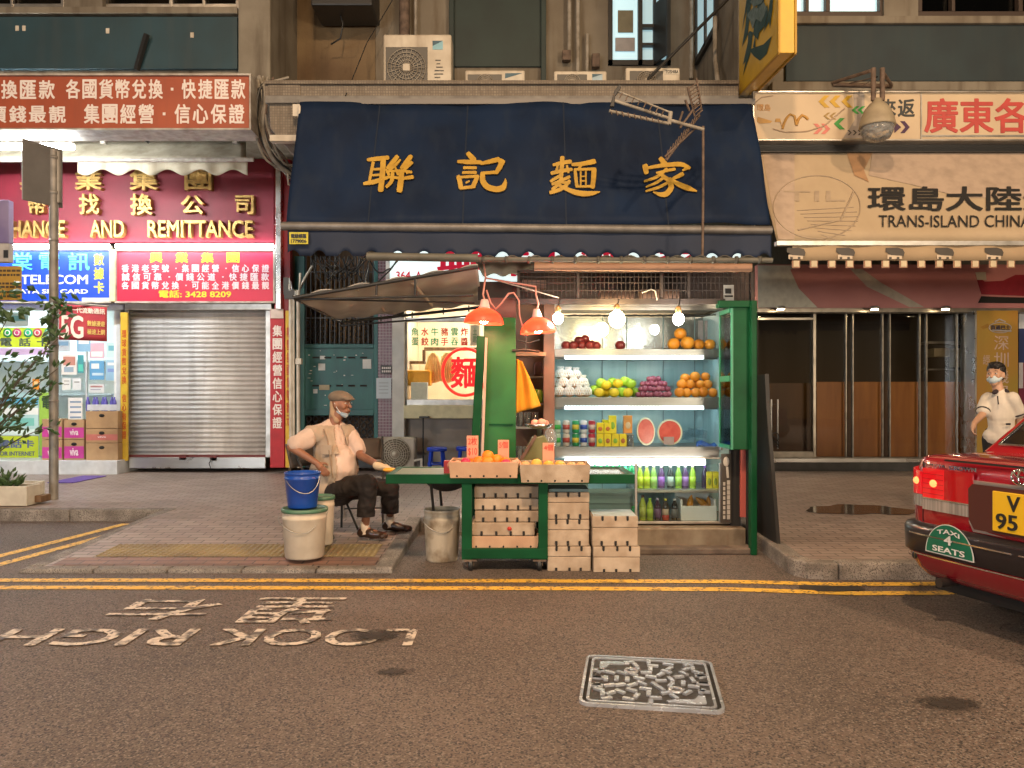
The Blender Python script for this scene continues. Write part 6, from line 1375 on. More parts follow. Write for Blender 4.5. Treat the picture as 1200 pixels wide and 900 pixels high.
lbt = [(742, (.04, .42, .2), (.02, .6, .12), None, 'short bottle with a wide green cap at the left of the bottom cooler row', .14), (753, (.36, .42, .06), (.08, .03, .03), (.45, .5, .1), 'yellow green tea bottle with a dark cap in the bottom row', .24), (761.5, (.34, .45, .05), (.3, .6, .05), (.4, .55, .05), 'yellow green tea bottle with a green cap in the bottom row', .215), (770.5, (.05, .025, .05), (.4, .35, .5), (.2, .1, .22), 'dark purple bottle with a pale cap in the bottom row', .215), (780, (.06, .05, .04), (.7, .6, .05), (.5, .4, .3), 'dark bottle with a yellow cap and red foot in the bottom row', .21), (790.5, (.02, .02, .02), (.6, .6, .6), (.16, .16, .16), 'black bottle with a white cap beside the white foam box', .21)]
for x, c, cp, la, l, h in lbt: bottle(l, x, 611, 7.1, h, c, cp, la)
MB().lathe([(.0325, 0), (.0325, .05)], P(780, 611, 7.1)+Vector((0, 0, .012)), 14).build('red_foot', paint((.5, .05, .03)), [o for o in col.objects if o.name.startswith('drink_bottle')][-2])
t = T('foam_box', 'white foam box holding orange papaya pieces at the bottom of the cooler', 'box', P(820, 611, 7.1))
m_ = MB(); a, c, z0, z1 = X(798, 7.08), X(840, 7.08), Z(611, 7.08), Z(593, 7.08)
m_.box(a, c, 7.08, 7.1, z0, z1); m_.box(a, c, 7.34, 7.36, z0, z1+.12); m_.box(a, a+.02, 7.1, 7.34, z0, z1+.06); m_.box(c-.02, c, 7.1, 7.34, z0, z1+.06); m_.box(a, c, 7.1, 7.34, z0, z0+.02); m_.build('box', mat('white_foam', (.72, .7, .66), .7), t, .004)
for i, (x, y, r1, l) in enumerate(((808, 590, 25, 'curved orange papaya wedge standing at the left in the white foam box'), (823, 590, -35, 'large orange papaya wedge leaning at the right in the white foam box'), (830, 592, 10, 'orange papaya piece lying at the right end of the white foam box'))):
    Mx = Matrix.Rotation(R(r1), 3, 'Y'); m_ = MB(); c = P(x, y, 7.18+.03*i); m_.tube([c+Mx@Vector((.02*math.cos(q*.5), 0, -.07+.03*q)) for q in range(6)], [.012, .026, .032, .03, .02, .006], 10); m_.build('papaya_piece', mat('papaya_flesh', (.74, .3, .02), .4, c2=(.62, .2, .01), vs=14), label=l, cat='fruit')

# ================================================================== CART with crates
M['foam'] = mat('tan_foam', (.45, .355, .265), .85, c2=(.3, .22, .15), vs=7, streak=(.25, .16, .1), streakamt=.3, bump=.25, bs=120)
M['foam2'] = mat('pale_foam', (.5, .32, .2), .85, c2=(.4, .24, .15), vs=5, bump=.25, bs=120)
t = T('fruit_cart', 'green steel cart on castors carrying crates of fruit before the stall', 'cart', P(590, 672, 6.35))
Dc = 6.1; ztop = Z(556, Dc)
b = MB(); b.box(X(452, Dc), X(744, Dc), Dc, Dc+.05, Z(567, Dc), ztop); b.box(X(452, Dc), X(744, Dc), Dc+.6, Dc+.65, Z(567, Dc), ztop); b.box(X(452, Dc), X(452, Dc)+.05, Dc+.05, Dc+.6, Z(567, Dc), ztop); b.box(X(744, Dc)-.05, X(744, Dc), Dc+.05, Dc+.6, Z(567, Dc), ztop)
b.box(X(543, Dc), X(641, Dc), Dc, Dc+.04, Z(655, Dc), Z(643, Dc)); b.box(X(543, Dc), X(641, Dc), Dc+.56, Dc+.6, Z(655, Dc), Z(643, Dc)); b.build('frame', M['green'], t, .005)
MB().box(X(452, Dc)+.05, X(690, Dc), Dc+.05, Dc+.6, ztop-.025, ztop-.006).build('table_top', mat('worn_green_top', (.14, .15, .08), .5, c2=(.08, .1, .05), vs=5), t)
MB().box(X(690, Dc), X(744, Dc)-.05, Dc+.05, Dc+.6, ztop-.025, ztop-.01).build('table_top', mat('dark_glossy_top', (.06, .06, .06), .2, c2=(.16, .17, .16), vs=6), t)
MB().box(X(543, Dc)+.001, X(641, Dc)-.001, Dc+.041, Dc+.559, Z(646, Dc), Z(643, Dc)-.002).build('lower_shelf', M['green'], t)
for x0_, x1_, yy in ((541, 553, 0), (631, 642, 0), (541, 553, .56), (631, 642, .56)):
    b = MB(); b.box(X(x0_, Dc), X(x1_, Dc), Dc+.003+yy, Dc+.05+yy, Z(656, Dc), Z(567, Dc)+.002); lg = b.build('leg', M['green'], t, .004)
    cx = X((x0_+x1_)/2, Dc)+(.03 if x0_ < 600 else -.03); cy = Dc+.03+yy
    b = MB(); b.box(cx-.05, cx+.05, cy-.04, cy+.04, Z(656, Dc)-.012, Z(656, Dc)); b.bar((cx-.025, cy, Z(656, Dc)-.01), (cx-.025, cy, .045), .05, .006, (1, 0, 0)); b.bar((cx+.025, cy, Z(656, Dc)-.01), (cx+.025, cy, .045), .05, .006, (1, 0, 0)); b.build('castor_fork', M['rustpipe'], lg)
    b = MB(); b.lathe([(.02, -.018), (.046, -.018), (.05, -.01), (.05, .01), (.046, .018), (.02, .018)], (cx, cy, .051), 20, Matrix.Rotation(R(90), 3, 'Y')@Matrix.Rotation(R(0), 3, 'X')); b.build('castor_wheel', M['black'], lg)
b = MB()
for x, yy in ((505, .1), (515, .5)): b.tube([P(x, 566, Dc+yy), P(x+5, 620, Dc+yy+.35)], .012)
b.build('brace_leg', M['black'], t)
b = MB(); b.sheet(lambda u, v: P(500+46*u, 566+9*v*math.sin(math.pi*u)**.7+1, Dc+.2+.1*v), 12, 4, (0, .01, 0)); b.build('hanging_cloth', M['dark'], label='black cloth sagging beneath the cart table top', cat='cloth')
def notches(mb, x0, x1, ys, D, n):
    for y in ys:
        for i in range(n):
            x = x0+(x1-x0)*(i+.5)/n+rnd()*2-1; mb.pbox(x-1.3, y-1, x+1.3, y+3.2, D-.004, .01); mb.ball(P(x, y+3.2, D), (.009, .004, .009), 8, 5)
def foamcrate(label, x0, y0, x1, y1, D, dep, n=3, seam=True, lid=None, grp='foam crates stacked by the cart', m=None, up=True):
    t = T('foam_crate', label, 'crate', (X((x0+x1)/2, D), D+dep/2, Z(y1, D)), grp)
    a, c, z0, z1 = X(x0, D), X(x1, D), Z(y1, D)+.001, Z(y0, D)-.001; zm = z0+(z1-z0)*.62; m_ = MB(); m = m or M['foam']
    if seam:
        m_.box(a, c, D, D+dep, z0, zm-.002); m_.build('base', m, t, .008, 3); m_ = MB(); m_.box(a-.002, c+.002, D-.002, D+dep+.002, zm, z1); m_.build('lid', lid or m, t, .008, 3)
    else: m_.box(a, c, D, D+dep, z0, z1); m_.build('base', m, t, .01, 3)
    b = MB(); notches(b, x0+4, x1-4, ((y0+1, y1-5) if seam else (y1-4.5,)), D-.004, n); b.build('vent_notch', M['dark'], t)
    return t
CR = 6.2
foamcrate('tan foam crate at the foot of the stack touching the cart', 641.5, 640.5, 692.5, 671.5, 6.12, .36)
foamcrate('tan foam crate in the middle of the stack touching the cart', 641, 609, 690.5, 640.2, 6.13, .34)
foamcrate('tan foam crate on top of the stack touching the cart', 641.5, 577, 690.5, 608.7, 6.13, .34, lid=M['foam'])
MB().box(X(643, 6.15), X(690, 6.15), 6.16, 6.44, Z(577, 6.13), Z(573.5, 6.13)).build('lid_cover', paint((.1, .16, .17)), bevel=.003, label='dark teal cover lying on the tall foam crate stack', cat='cover')
foamcrate('tan foam crate on the ground at the right end of the crates', 695.5, 640.5, 750, 673, 6.08, .36)
t = foamcrate('tan foam crate with a pale grey top, upper one at the right end', 694, 605, 747.5, 640.2, 6.09, .36)
MB().pbox(695.5, 604.3, 746, 605, 6.1, .335).build('pale_top', paint((.5, .5, .47)), t)  # thin top face in a paler grey than the foam sides
lab = ['topmost thin foam tray inside the cart', 'second thin foam tray from the top inside the cart', 'third thin foam tray from the top inside the cart']
for i, l in enumerate(lab): foamcrate(l, 555.5+i*.4, 570+i*14.2, 632-i*.3, 583.6+i*14.2, 6.2, .38, 5, False, grp='foam trays inside the cart')
foamcrate('thin foam tray with a red sticker inside the cart', 551.5, 612.5, 627, 628.2, 6.18, .38, 4, False, grp='foam trays inside the cart')
o = [k_ for k_ in col.objects if k_.name.startswith('foam_crate')][-3]
MB().lathe([(.017, 0), (.017, .003)], P(597, 619.5, 6.172), 16, Matrix.Rotation(R(90), 3, 'X')).build('sticker', paint((.5, .03, .02)), [k_ for k_ in col.objects if k_.get('label') == 'thin foam tray with a red sticker inside the cart'][0])
def opencrate(label, x0, y0, x1, y1, D, dep, m, lean=2, grp=None):
    t = T('foam_crate', label, 'crate', (X((x0+x1)/2, D), D+dep/2, Z(y1, D)), grp)
    a, c, z0, z1 = X(x0, D), X(x1, D), Z(y1, D)+.001, Z(y0, D); w_ = .016; l = lean*D/F
    m_ = MB()
    m_.prism([(a+l, z0), (c-l, z0), (c, z1), (a, z1)], D, D+w_); m_.prism([(a+l, z0), (c-l, z0), (c, z1), (a, z1)], D+dep-w_, D+dep)
    m_.prism([(a+l, z0), (a+l+w_, z0), (a+w_, z1), (a, z1)], D+w_, D+dep-w_); m_.prism([(c-l-w_, z0), (c-l, z0), (c, z1), (c-w_, z1)], D+w_, D+dep-w_); m_.box(a+l+w_, c-l-w_, D+w_, D+dep-w_, z0, z0+w_)
    m_.build('tray', m, t, .004)
    b = MB()
    for i in range(5): x = x0+10+(x1-x0-20)*i/4; b.ball(P(x, y1-2.5, D), (.008, .004, .009), 8, 5)
    b.build('vent_notch', M['dark'], t); return t
opencrate('empty shallow foam tray on the lowest shelf of the cart', 548, 628.5, 632, 643, 6.15, .36, M['foam2'])
opencrate('open foam crate heaped with oranges on the cart table', 525.5, 541.5, 608, 560.5, 6.05, .4, M['foam2'])
opencrate('open foam crate of yellow melons on the cart table', 608.8, 544.5, 692, 566, 6.02, .4, M['foam'])
zc = ztop+.03
def cp(px, py, D): return P(px, py, D)
spread('orange', fruitmb(.05), M['orange'], [(cp(562, 548, 6.16), 'bright orange at the left of the heap in the foam crate'), (cp(572, 548, 6.13), 'bright orange at the front of the heap in the foam crate'), (cp(570, 541, 6.2), 'bright orange on top of the heap in the foam crate'), (cp(582, 546, 6.18), 'bright orange behind the front one, towards the middle price card'), (cp(553, 550, 6.25), 'bright orange behind the tall price card'), (cp(590, 549, 6.14), 'bright orange below the middle price card')], '', 'orange', 'bright oranges in the foam crate')
M['dragon'] = mat('pink_dragon_fruit', (.55, .02, .09), .4, c2=(.42, .015, .05), vs=9)
spread('dragon_fruit', MB().ball((0, 0, .038), (.044, .04, .04)), M['dragon'], [(cp(594, 549, 6.12), 'pink red dragon fruit beside the middle price card'), (cp(545, 548, 6.18), 'pink red dragon fruit left of the tall price card'), (cp(551, 546, 6.28), 'pink red dragon fruit just behind the tall price card')], '', 'dragon fruit', 'dragon fruit in the orange crate')
M['peach'] = mat('pale_peach_skin', (.68, .36, .24), .6, c2=(.6, .22, .15), vs=7)
spread('peach', fruitmb(.036), M['peach'], [(cp(535, 549, 6.16), 'pale pink peach at the left end of the orange crate'), (cp(602, 549, 6.12), 'pale pink peach at the right end of the orange crate'), (cp(606, 548, 6.2), 'pale pink peach in the far corner of the orange crate'), (cp(530, 550, 6.12), 'pale pink peach in the near left corner of the orange crate')], '', 'peach', 'peaches in the orange crate')
spread('melon', fruitmb(.046, .85, .03), M['melon'], [(cp(629, 549, 6.12), 'largest yellow melon at the left of the melon crate'), (cp(643, 551, 6.12), 'yellow melon second from the left in the melon crate'), (cp(656, 551, 6.12), 'yellow melon third from the left in the melon crate')], '', 'melon', 'yellow melons in the foam crate')
spread('peach', fruitmb(.044), mat('brownish_mango', (.62, .34, .14), .5, c2=(.5, .24, .1), vs=6), [(cp(669, 553, 6.12), 'brownish mango next to the yellow melons'), (cp(681, 553, 6.14), 'brownish mango at the right end of the melon crate'), (cp(617, 552, 6.12), 'brownish mango at the left end of the melon crate')], '', 'mango', 'mangoes in the melon crate')
M['card'] = mat('salmon_card', (.80, .32, .2), .6, c2=(.74, .28, .17), vs=4)
def card(label, x0, y0, x1, y1, D, lines, tl=0):
    t = T('price_card', label, 'price card', P((x0+x1)/2, y1, D), 'salmon price cards in the crates')
    MB().pbox(x0, y0, x1, y1, D, .006).build('card', M['card'], t)
    b = MB(); h = (y1-y0)*.27
    for i, s in enumerate(lines): ptxt(b, s, x0+1.5, y0+1.8+i*h*1.35, x1-1.5, y0+1.8+i*h*1.35+h, D-.002, .0, .002)
    b.build('handwriting', paint((.62, .04, .02)), t)
card('tall salmon price card reading 2 for ten at the left of the oranges', 547, 510.5, 560.5, 545, 6.24, ('2枚', '$10'))
card('salmon price card standing right of the oranges before the green door', 583.5, 515.5, 596.5, 545, 6.26, ('5個',))
card('salmon price card standing behind the yellow melons', 636, 519, 649.5, 546, 6.24, ('4個',))
b = MB(); b.pbox(520, 540, 527.5, 558, 6.25, .06); b.build('red_tin', paint((.35, .03, .03)), bevel=.004, label='dark red tin at the left end of the orange crate', cat='tin')
spread('red_onion', fruitmb(.034), mat('pink_onion_skin', (.6, .2, .15), .4, c2=(.7, .4, .3), vs=15), [(P(627, 500, 6.53), 'pinkish onion at the left of the scale pan'), (P(634, 499, 6.5), 'pinkish onion in the middle of the scale pan'), (P(638, 500.5, 6.58), 'pinkish onion at the back of the scale pan')], '', 'onion', 'onions in the scale pan')
# ================================================================== BUCKETS
def bucket(label, px0, px1, py0, py1, D, m, lid=None, name='bucket', taper=.86, contents=None, hz=0, hside=1):
    k = D/F; cx = X((px0+px1)/2, D); z0 = Z(py1, D); z1 = Z(py0, D); r1 = (px1-px0)/2*k; r0 = r1*taper
    t = T(name, label, 'bucket', (cx, D, z0))
    hgt = z1-z0
    prof = [(r0*.96, 0), (r0, .012), (r0+(r1-r0)*.78, hgt*.80), (r1*.985, hgt*.81), (r1*.985, hgt*.86), (r1*.95, hgt*.865), (r1*.965, hgt*.96), (r1, hgt*.965), (r1, hgt), (r1*.95, hgt), (r1*.9, hgt*.8), (r0*.9, .03), (0, .03)]
    MB().lathe(prof, (cx, D, z0), 32).build('body', m, t)
    if lid: MB().lathe([(r1*1.02, -.02), (r1*1.03, -.005), (r1*1.01, .01), (r1*.93, .012), (r1*.92, .004), (0, .004)], (cx, D, z1), 32).build('lid', lid, t)
    if contents: MB().lathe([(r1*.9, 0), (0, .004)], (cx, D, z0+hgt*.75), 24).build('contents', contents, t)
    b = MB(); pts = []
    for i in range(13):
        a = math.pi*(-.02+1.04*i/12); pts.append((cx-hside*.15*r1+r1*.9*math.cos(a), D-r1*(.42+.62*math.sin(a)), z1-hgt*.14-.16*math.sin(a)*(.7+.3*math.cos(a))-.0))
    b.tube(pts, .004, 6); h = b.build('handle', mat('handle_wire', (.35, .34, .32), .4, .7), t)
    return t
M['pail'] = mat('cream_pail', (.58, .52, .43), .5, c2=(.46, .4, .32), vs=5)
M['pail_d'] = mat('grimy_pail', (.58, .50, .38), .6, c2=(.22, .16, .1), vs=7, lo=.5, hi=.72, streak=(.2, .14, .09), streakamt=.5)
M['pail_b'] = mat('blue_pail', (.012, .07, .36), .3, c2=(.01, .055, .3), vs=5)
M['glid'] = mat('green_lid', (.05, .16, .1), .45, c2=(.1, .18, .12), vs=8)
bucket('cream paint bucket with dark green lid supporting the blue bucket', 331, 383, 596, 652, 6.33, M['pail'], M['glid'])
bucket('cream bucket with green lid half hidden behind the bucket pair', 360, 392, 582, 637, 6.72, M['pail'], M['glid'])
bucket('blue plastic bucket standing on the lidded cream bucket', 333.5, 375.5, 553, 594.2, 6.32, M['pail_b'], taper=.8, contents=mat('grey_rag', (.2, .2, .2), .9, c2=(.1, .1, .1), vs=9), hside=-1)
bucket('grimy cream bucket without lid on the asphalt beside the cart', 496.5, 539.5, 596, 656, 6.52, M['pail_d'], contents=M['dark'])

# ================================================================== MANHOLE
t = T('manhole_cover', 'square iron manhole cover with a radial pattern of raised bars', 'manhole cover', (.672, 3.75, 0))
t.rotation_euler = (0, 0, R(-9)); WL[t.name] = (0, 0, 0)
M['iron'] = mat('highlit_iron', (.46, .48, .52), .22, .4, c2=(.32, .33, .36), vs=7, rvar=.12, bump=.15, bs=60)  # bluish highlights of the bars put into a paler iron colour
M['iron_d'] = mat('dark_iron', (.03, .029, .03), .6, 0, c2=(.02, .019, .019), vs=7, bump=.2, bs=60)  # plate kept near black so the painted highlights stand out
hw = .325
def rrect(h, r, n=5): return [(sx*(h-r)+r*math.cos(a0+i*math.pi/2/n), sy*(h-r)+r*math.sin(a0+i*math.pi/2/n)) for sx, sy, a0 in ((1, 1, 0), (-1, 1, math.pi/2), (-1, -1, math.pi), (1, -1, 1.5*math.pi)) for i in range(n+1)]
MB().prism(rrect(hw-.03, .03), -.02, .008, 'z').build('plate', M['iron_d'], t, local=True)
def ring(mb, o, i, z0, z1):
    n = len(o); vs = [(a, c, z) for z in (z0, z1) for a, c in o]+[(a, c, z) for z in (z0, z1) for a, c in i]
    fs = []
    for j in range(n):
        q = (j+1) % n; fs += [(j, q, n+q, n+j), (2*n+j, 3*n+j, 3*n+q, 2*n+q), (n+j, n+q, 3*n+q, 3*n+j)]
    mb.add(vs, fs)
b = MB(); ring(b, rrect(hw, .05), rrect(hw-.014, .04), 0, .016); ring(b, rrect(hw-.032, .03), rrect(hw-.045, .024), 0, .0155); b.build('frame', M['iron'], t, local=True)
b = MB(); ring(b, rrect(hw-.0145, .04), rrect(hw-.0315, .031), 0, .004); b.build('gap', M['dark'], t, local=True)
b = MB()
def mbar(x, y, a, l=.062, w_=.021): b.obox((x, y, .012), (l*1.1, w_, .012), Matrix.Rotation(a, 3, 'Z'))
for r_, n, al in ((.055, 5, 0), (.108, 9, 1), (.16, 12, 0), (.212, 15, 1), (.262, 16, 0)):
    for i in range(n):
        a = 2*math.pi*i/n+r_*3; x, y = r_*math.cos(a), r_*math.sin(a)
        if (x < -.12 and y > .14) or (x > .12 and y < -.14): continue
        mbar(x, y, a+(math.pi/2 if (i+al) % 2 else 0), .05)
for sx in (-1, 1):
    for sy in (-1, 1):
        if sx*sy > 0:
            for k in range(4): mbar(sx*(.2+.02*k), sy*(.25-.05*k), .6*sx*sy+k, .05)
for y in (-.1, 0, .1): mbar(-.25, y, 0, .05); mbar(.25, y, 0, .05)
b.build('raised_bar', M['iron'], t, local=True)
b = MB()
for x, y in ((-.09, .12), (.12, -.1)): b.tube([(x+.03*math.cos(q*math.pi/8), y+.03*math.sin(q*math.pi/8), .012) for q in range(17)], .009, 6, False)
b.build('key_hole', M['iron'], t, local=True)
b = MB()
for sg in (1, -1): MB().prism([(-sg*.25, sg*.15), (-sg*.25, sg*.235), (-sg*.21, sg*.25), (-sg*.1, sg*.25), (-sg*.1, sg*.215), (-sg*.2, sg*.2), (-sg*.22, sg*.15)][::sg], .006, .013, 'z').build('banner', M['iron'], t, local=True)
pass

# ================================================================== PEOPLE
from mathutils import noise as mno
def folds(o, amp, fr=9, st=(1, 1, .45), seed=0):
    me = o.data; ns = [v.normal.copy() for v in me.vertices]
    for v, n in zip(me.vertices, ns):
        p = Vector((v.co.x*st[0], v.co.y*st[1], v.co.z*st[2]))*fr+Vector((seed, seed*2, 0))
        k = mno.noise(p)+.5*mno.noise(p*2.3); k = (1-abs(k)*2.2)
        v.co += n*amp*k
    me.update(); return o
def finish(o, vox, sm=4, fac=.5):
    md = o.modifiers.new('r', 'REMESH'); md.mode = 'VOXEL'; md.voxel_size = vox; md.use_smooth_shade = True
    m2 = o.modifiers.new('s', 'SMOOTH'); m2.iterations = sm; m2.factor = fac
    bpy.context.view_layer.update()
    dg = bpy.context.evaluated_depsgraph_get()
    me = bpy.data.meshes.new_from_object(o.evaluated_get(dg), depsgraph=dg)
    mats = [m for m in o.data.materials]
    o.modifiers.clear(); o.data = me
    me.materials.clear()
    for m in mats: me.materials.append(m)
    me.polygons.foreach_set('use_smooth', [True]*len(me.polygons)); me.update()
    return o
def blob(name, prims, m, parent, vox=.012, sm=4):
    b = MB()
    for q in prims:
        if q[0] == 'c':       # tapered capsule
            p0, p1, r0, r1 = Vector(q[1]), Vector(q[2]), q[3], q[4]; d = (p1-p0)
            pts = [p0-d.normalized()*r0*x for x in (.98, .8, .5)]; rr = [r0*.2, r0*.6, r0*.866]
            pts += [p0+d*i/6 for i in range(7)]; rr += [r0+(r1-r0)*i/6 for i in range(7)]
            pts += [p1+d.normalized()*r1*x for x in (.5, .8, .98)]; rr += [r1*.866, r1*.6, r1*.2]
            b.tube(pts, rr, 16)
        else: b.ball(q[1], q[2], 20, 14, q[3] if len(q) > 3 else None)
    o = b.build(name, m, parent)
    return finish(o, vox, sm)
M['skin'] = mat('tanned_skin', (.27, .125, .072), .5, c2=(.21, .09, .052), vs=9, sss=.05)
M['skin2'] = mat('light_skin', (.55, .33, .22), .5, c2=(.48, .27, .17), vs=9, sss=.05)
UPV = Vector((0, 0, 1))
def frame(f):
    f = Vector(f).normalized(); l = UPV.cross(f).normalized(); u = f.cross(l); return Matrix((f, l, u)).transposed()
def head(hc, Fm, k=1):
    h = lambda f, l, u: hc+Fm@Vector((f*k, l*k, u*k))
    pr = [('e', h(-.008, 0, .02), (.096*k, .076*k, .105*k), Fm), ('e', h(.03, 0, -.055), (.058*k, .056*k, .062*k), Fm), ('e', h(.052, 0, -.09), (.032*k, .034*k, .026*k), Fm),
          ('c', h(.083, 0, .028), h(.107, 0, -.016), .011*k, .0165*k), ('c', h(.09, -.024, -.052), h(.09, .024, -.052), .0085*k, .0085*k), ('c', h(.088, -.022, -.064), h(.088, .022, -.064), .008*k, .008*k),
          ('c', h(.076, -.042, .04), h(.083, -.018, .042), .011*k, .011*k), ('c', h(.076, .042, .04), h(.083, .018, .042), .011*k, .011*k), ('e', h(.055, -.045, -.012), (.03*k, .022*k, .03*k), Fm), ('e', h(.055, .045, -.012), (.03*k, .022*k, .03*k), Fm)]
    for s_ in (-1, 1): pr.append(('e', h(-.01, s_*.078, -.005), (.02*k, .01*k, .034*k), Fm))
    return pr, h
def face_bits(t, h, Fm, k=1):
    for s_ in (-1, 1):
        MB().ball(h(.076, s_*.032, .017), (.012*k, .016*k, .0085*k), 12, 8, Fm).build('eye', paint((.55, .5, .45), .3), t)
        MB().ball(h(.087, s_*.032, .017), (.004*k, .006*k, .006*k), 10, 6, Fm).build('iris', paint((.03, .018, .012), .3), t)
        MB().tube([h(.083, s_*.015, .044), h(.088, s_*.032, .05), h(.077, s_*.05, .042)], .003*k, 6).build('eyebrow', paint((.06, .05, .045)), t)
def hand_prims(wr, dirv, nrm, k=1, curl=.6, thumb=1):
    d = Vector(dirv).normalized(); n = Vector(nrm).normalized(); s_ = d.cross(n).normalized(); n = s_.cross(d)
    pr = [('c', wr, wr+d*.05*k, .026*k, .03*k)]
    for j in range(-1, 2): pr.append(('c', wr+d*.02*k+s_*.018*j*k, wr+d*.085*k+s_*.022*j*k, .014*k, .0135*k))
    for j, L_ in enumerate((.07, .08, .075, .058)):
        o = (j-1.5)*.0205*k; b0 = wr+d*.088*k+s_*o; c1 = curl*.6; c2 = curl*1.4
        p1 = b0+(d*math.cos(c1)-n*math.sin(c1))*L_*.5*k; p2 = p1+(d*math.cos(c2)-n*math.sin(c2))*L_*.5*k
        pr += [('c', b0, p1, .0092*k, .0085*k), ('c', p1, p2, .0085*k, .0072*k)]
    b0 = wr+d*.025*k+s_*thumb*.026*k; p1 = b0+(d*.6+s_*thumb*.7-n*.25).normalized()*.042*k; p2 = p1+(d*.9+s_*thumb*.2-n*.4).normalized()*.034*k
    pr += [('c', b0, p1, .0125*k, .0105*k), ('c', p1, p2, .0105*k, .0085*k)]
    return pr
# ---- seated fruit seller
J = P
man = T('person', 'seated man in flat cap, pink tee and tan vest, one arm on the cart table', 'person', (X(388, 7.2), 7.2, .1))
Fm = frame((.95, -.32, -.02)); hc = J(399, 474.5, 7.2)
hp, h = head(hc, Fm, .98)
Rs, Ls = J(364, 509, 7.06), J(411, 508, 7.34)
Re, Rw = J(341.5, 524, 6.96), J(371, 542.5, 6.9)
Le, Lw = J(423, 534, 7.1), J(447, 547, 6.74)
Rh, Rk, Ra = J(378, 575, 7.12), J(431, 567, 6.92), J(428, 618, 7.0)
Lh, Lk, La = J(400, 573, 7.3), J(457, 571, 7.2), J(457, 606, 7.35)
floorz = .098
torso = [('c', J(387, 566, 7.2), J(392, 548, 7.17), .165, .185), ('c', J(397, 551, 7.12), J(398, 541, 7.12), .175, .16), ('c', J(390, 540, 7.18), J(388, 515, 7.2), .165, .14), ('c', J(374, 508, 7.13), J(402, 508, 7.28), .085, .085), ('c', J(390, 496, 7.2), J(366, 508, 7.08), .055, .07), ('c', J(390, 496, 7.2), J(409, 508, 7.33), .055, .065), ('c', J(388, 520, 7.2), J(390, 500, 7.2), .11, .07)]
def grow(pr, d): return [(q[0], q[1], q[2], q[3]+d, q[4]+d) if q[0] == 'c' else (q[0], q[1], tuple(a+d for a in q[2]), *q[3:]) for q in pr]
skin = hp+[('c', J(389, 502, 7.2), J(396, 484, 7.2), .062, .056)]+grow(torso, -.03)
skin += [('c', Rs, Re, .05, .042), ('c', Re, Rw, .042, .028), ('c', Ls, Le, .048, .04), ('c', Le, Lw, .04, .028), ('c', Rh, Rk, .075, .055), ('c', Rk, Ra, .052, .034), ('c', Lh, Lk, .075, .055), ('c', Lk, La, .052, .034)]
for a, fx in ((Ra, (1, -.25, 0)), (La, (1, -.1, 0))): skin.append(('c', (a.x, a.y, .17), (a.x+.14*fx[0], a.y+.14*fx[1], .135), .033, .026))
skin += hand_prims(Rw, (J(378, 551, 6.93)-J(367, 538, 6.93)), (0, -1, .3), .95, .35, -1)
skin += hand_prims(Lw, (.86, -.34, -.16), (.1, .1, 1), .95, .55, -1)
blob('body', skin, M['skin'], man, .0075, 3)
face_bits(man, h, Fm, .98)
MB().tube([h(.086, -.02, -.058), h(.0985, 0, -.058), h(.086, .02, -.058)], .004, 6).build('mouth', paint((.18, .03, .025)), man)
# gloved hand
gl = grow(hand_prims(Lw, (.86, -.34, -.16), (.1, .1, 1), .95, .55, -1), .0035)+[('c', Lw-Vector((.86, -.34, -.16)).normalized()*.05, Lw, .036, .034)]
blob('glove', gl, mat('pale_glove', (.62, .50, .34), .6, c2=(.52, .4, .26), vs=9), man, .0065, 2)
wv = (Le-Lw).normalized(); c = Lw+wv*.04
MB().tube([c+(wv.orthogonal().normalized()*math.cos(a*math.pi/8)+wv.cross(wv.orthogonal()).normalized()*math.sin(a*math.pi/8))*.042 for a in range(17)], .009, 6, False).build('bracelet', paint((.08, .07, .05)), man)
tee = mat('pink_beige_tee', (.58, .45, .38), .85, c2=(.5, .38, .32), vs=4, bump=.25, bs=30)
sh = grow(torso, -.006)+[('c', Rs, Rs.lerp(Re, .75), .066, .078), ('c', Ls, Ls.lerp(Le, .7), .062, .074), ('c', J(389, 503, 7.2), J(390, 500, 7.2), .078, .066)]
sh += [('c', Rs.lerp(Re, .2)+Vector((.02, 0, -.04)), Rs.lerp(Re, .65)+Vector((.01, 0, -.02)), .06, .06)]
folds(blob('shirt', sh, tee, man, .009, 8), .008, 9, (1, 1, .5), 3)
# vest: open shell round the torso
vm = mat('tan_vest', (.42, .335, .26), .85, c2=(.35, .27, .2), vs=5, bump=.25, bs=30)
vs_ = grow(torso[:3]+torso[4:], .012)+[('c', J(372, 509, 7.11), J(403, 509, 7.29), .094, .09), ('c', J(385, 572, 7.18), J(388, 550, 7.18), .2, .19)]
v = folds(blob('vest', vs_, vm, man, .012, 3), .008, 8, (1, 1, .5), 7)
bm = bmesh.new(); bm.from_mesh(v.data); o0 = Vector(WL[man.name]); fd = Vector((.80, -.60, 0))
def axis_at(z):
    pts = [(Z(575, 7.2), J(387, 575, 7.2)), (Z(548, 7.2), J(393, 548, 7.16)), (Z(515, 7.2), J(388, 515, 7.2)), (Z(495, 7.2), J(390, 495, 7.2))]
    for (a, p), (c, q) in zip(pts, pts[1:]):
        if a <= z <= c: return p.lerp(q, (z-a)/(c-a))
    return pts[0][1] if z < pts[0][0] else pts[-1][1]
kill = []
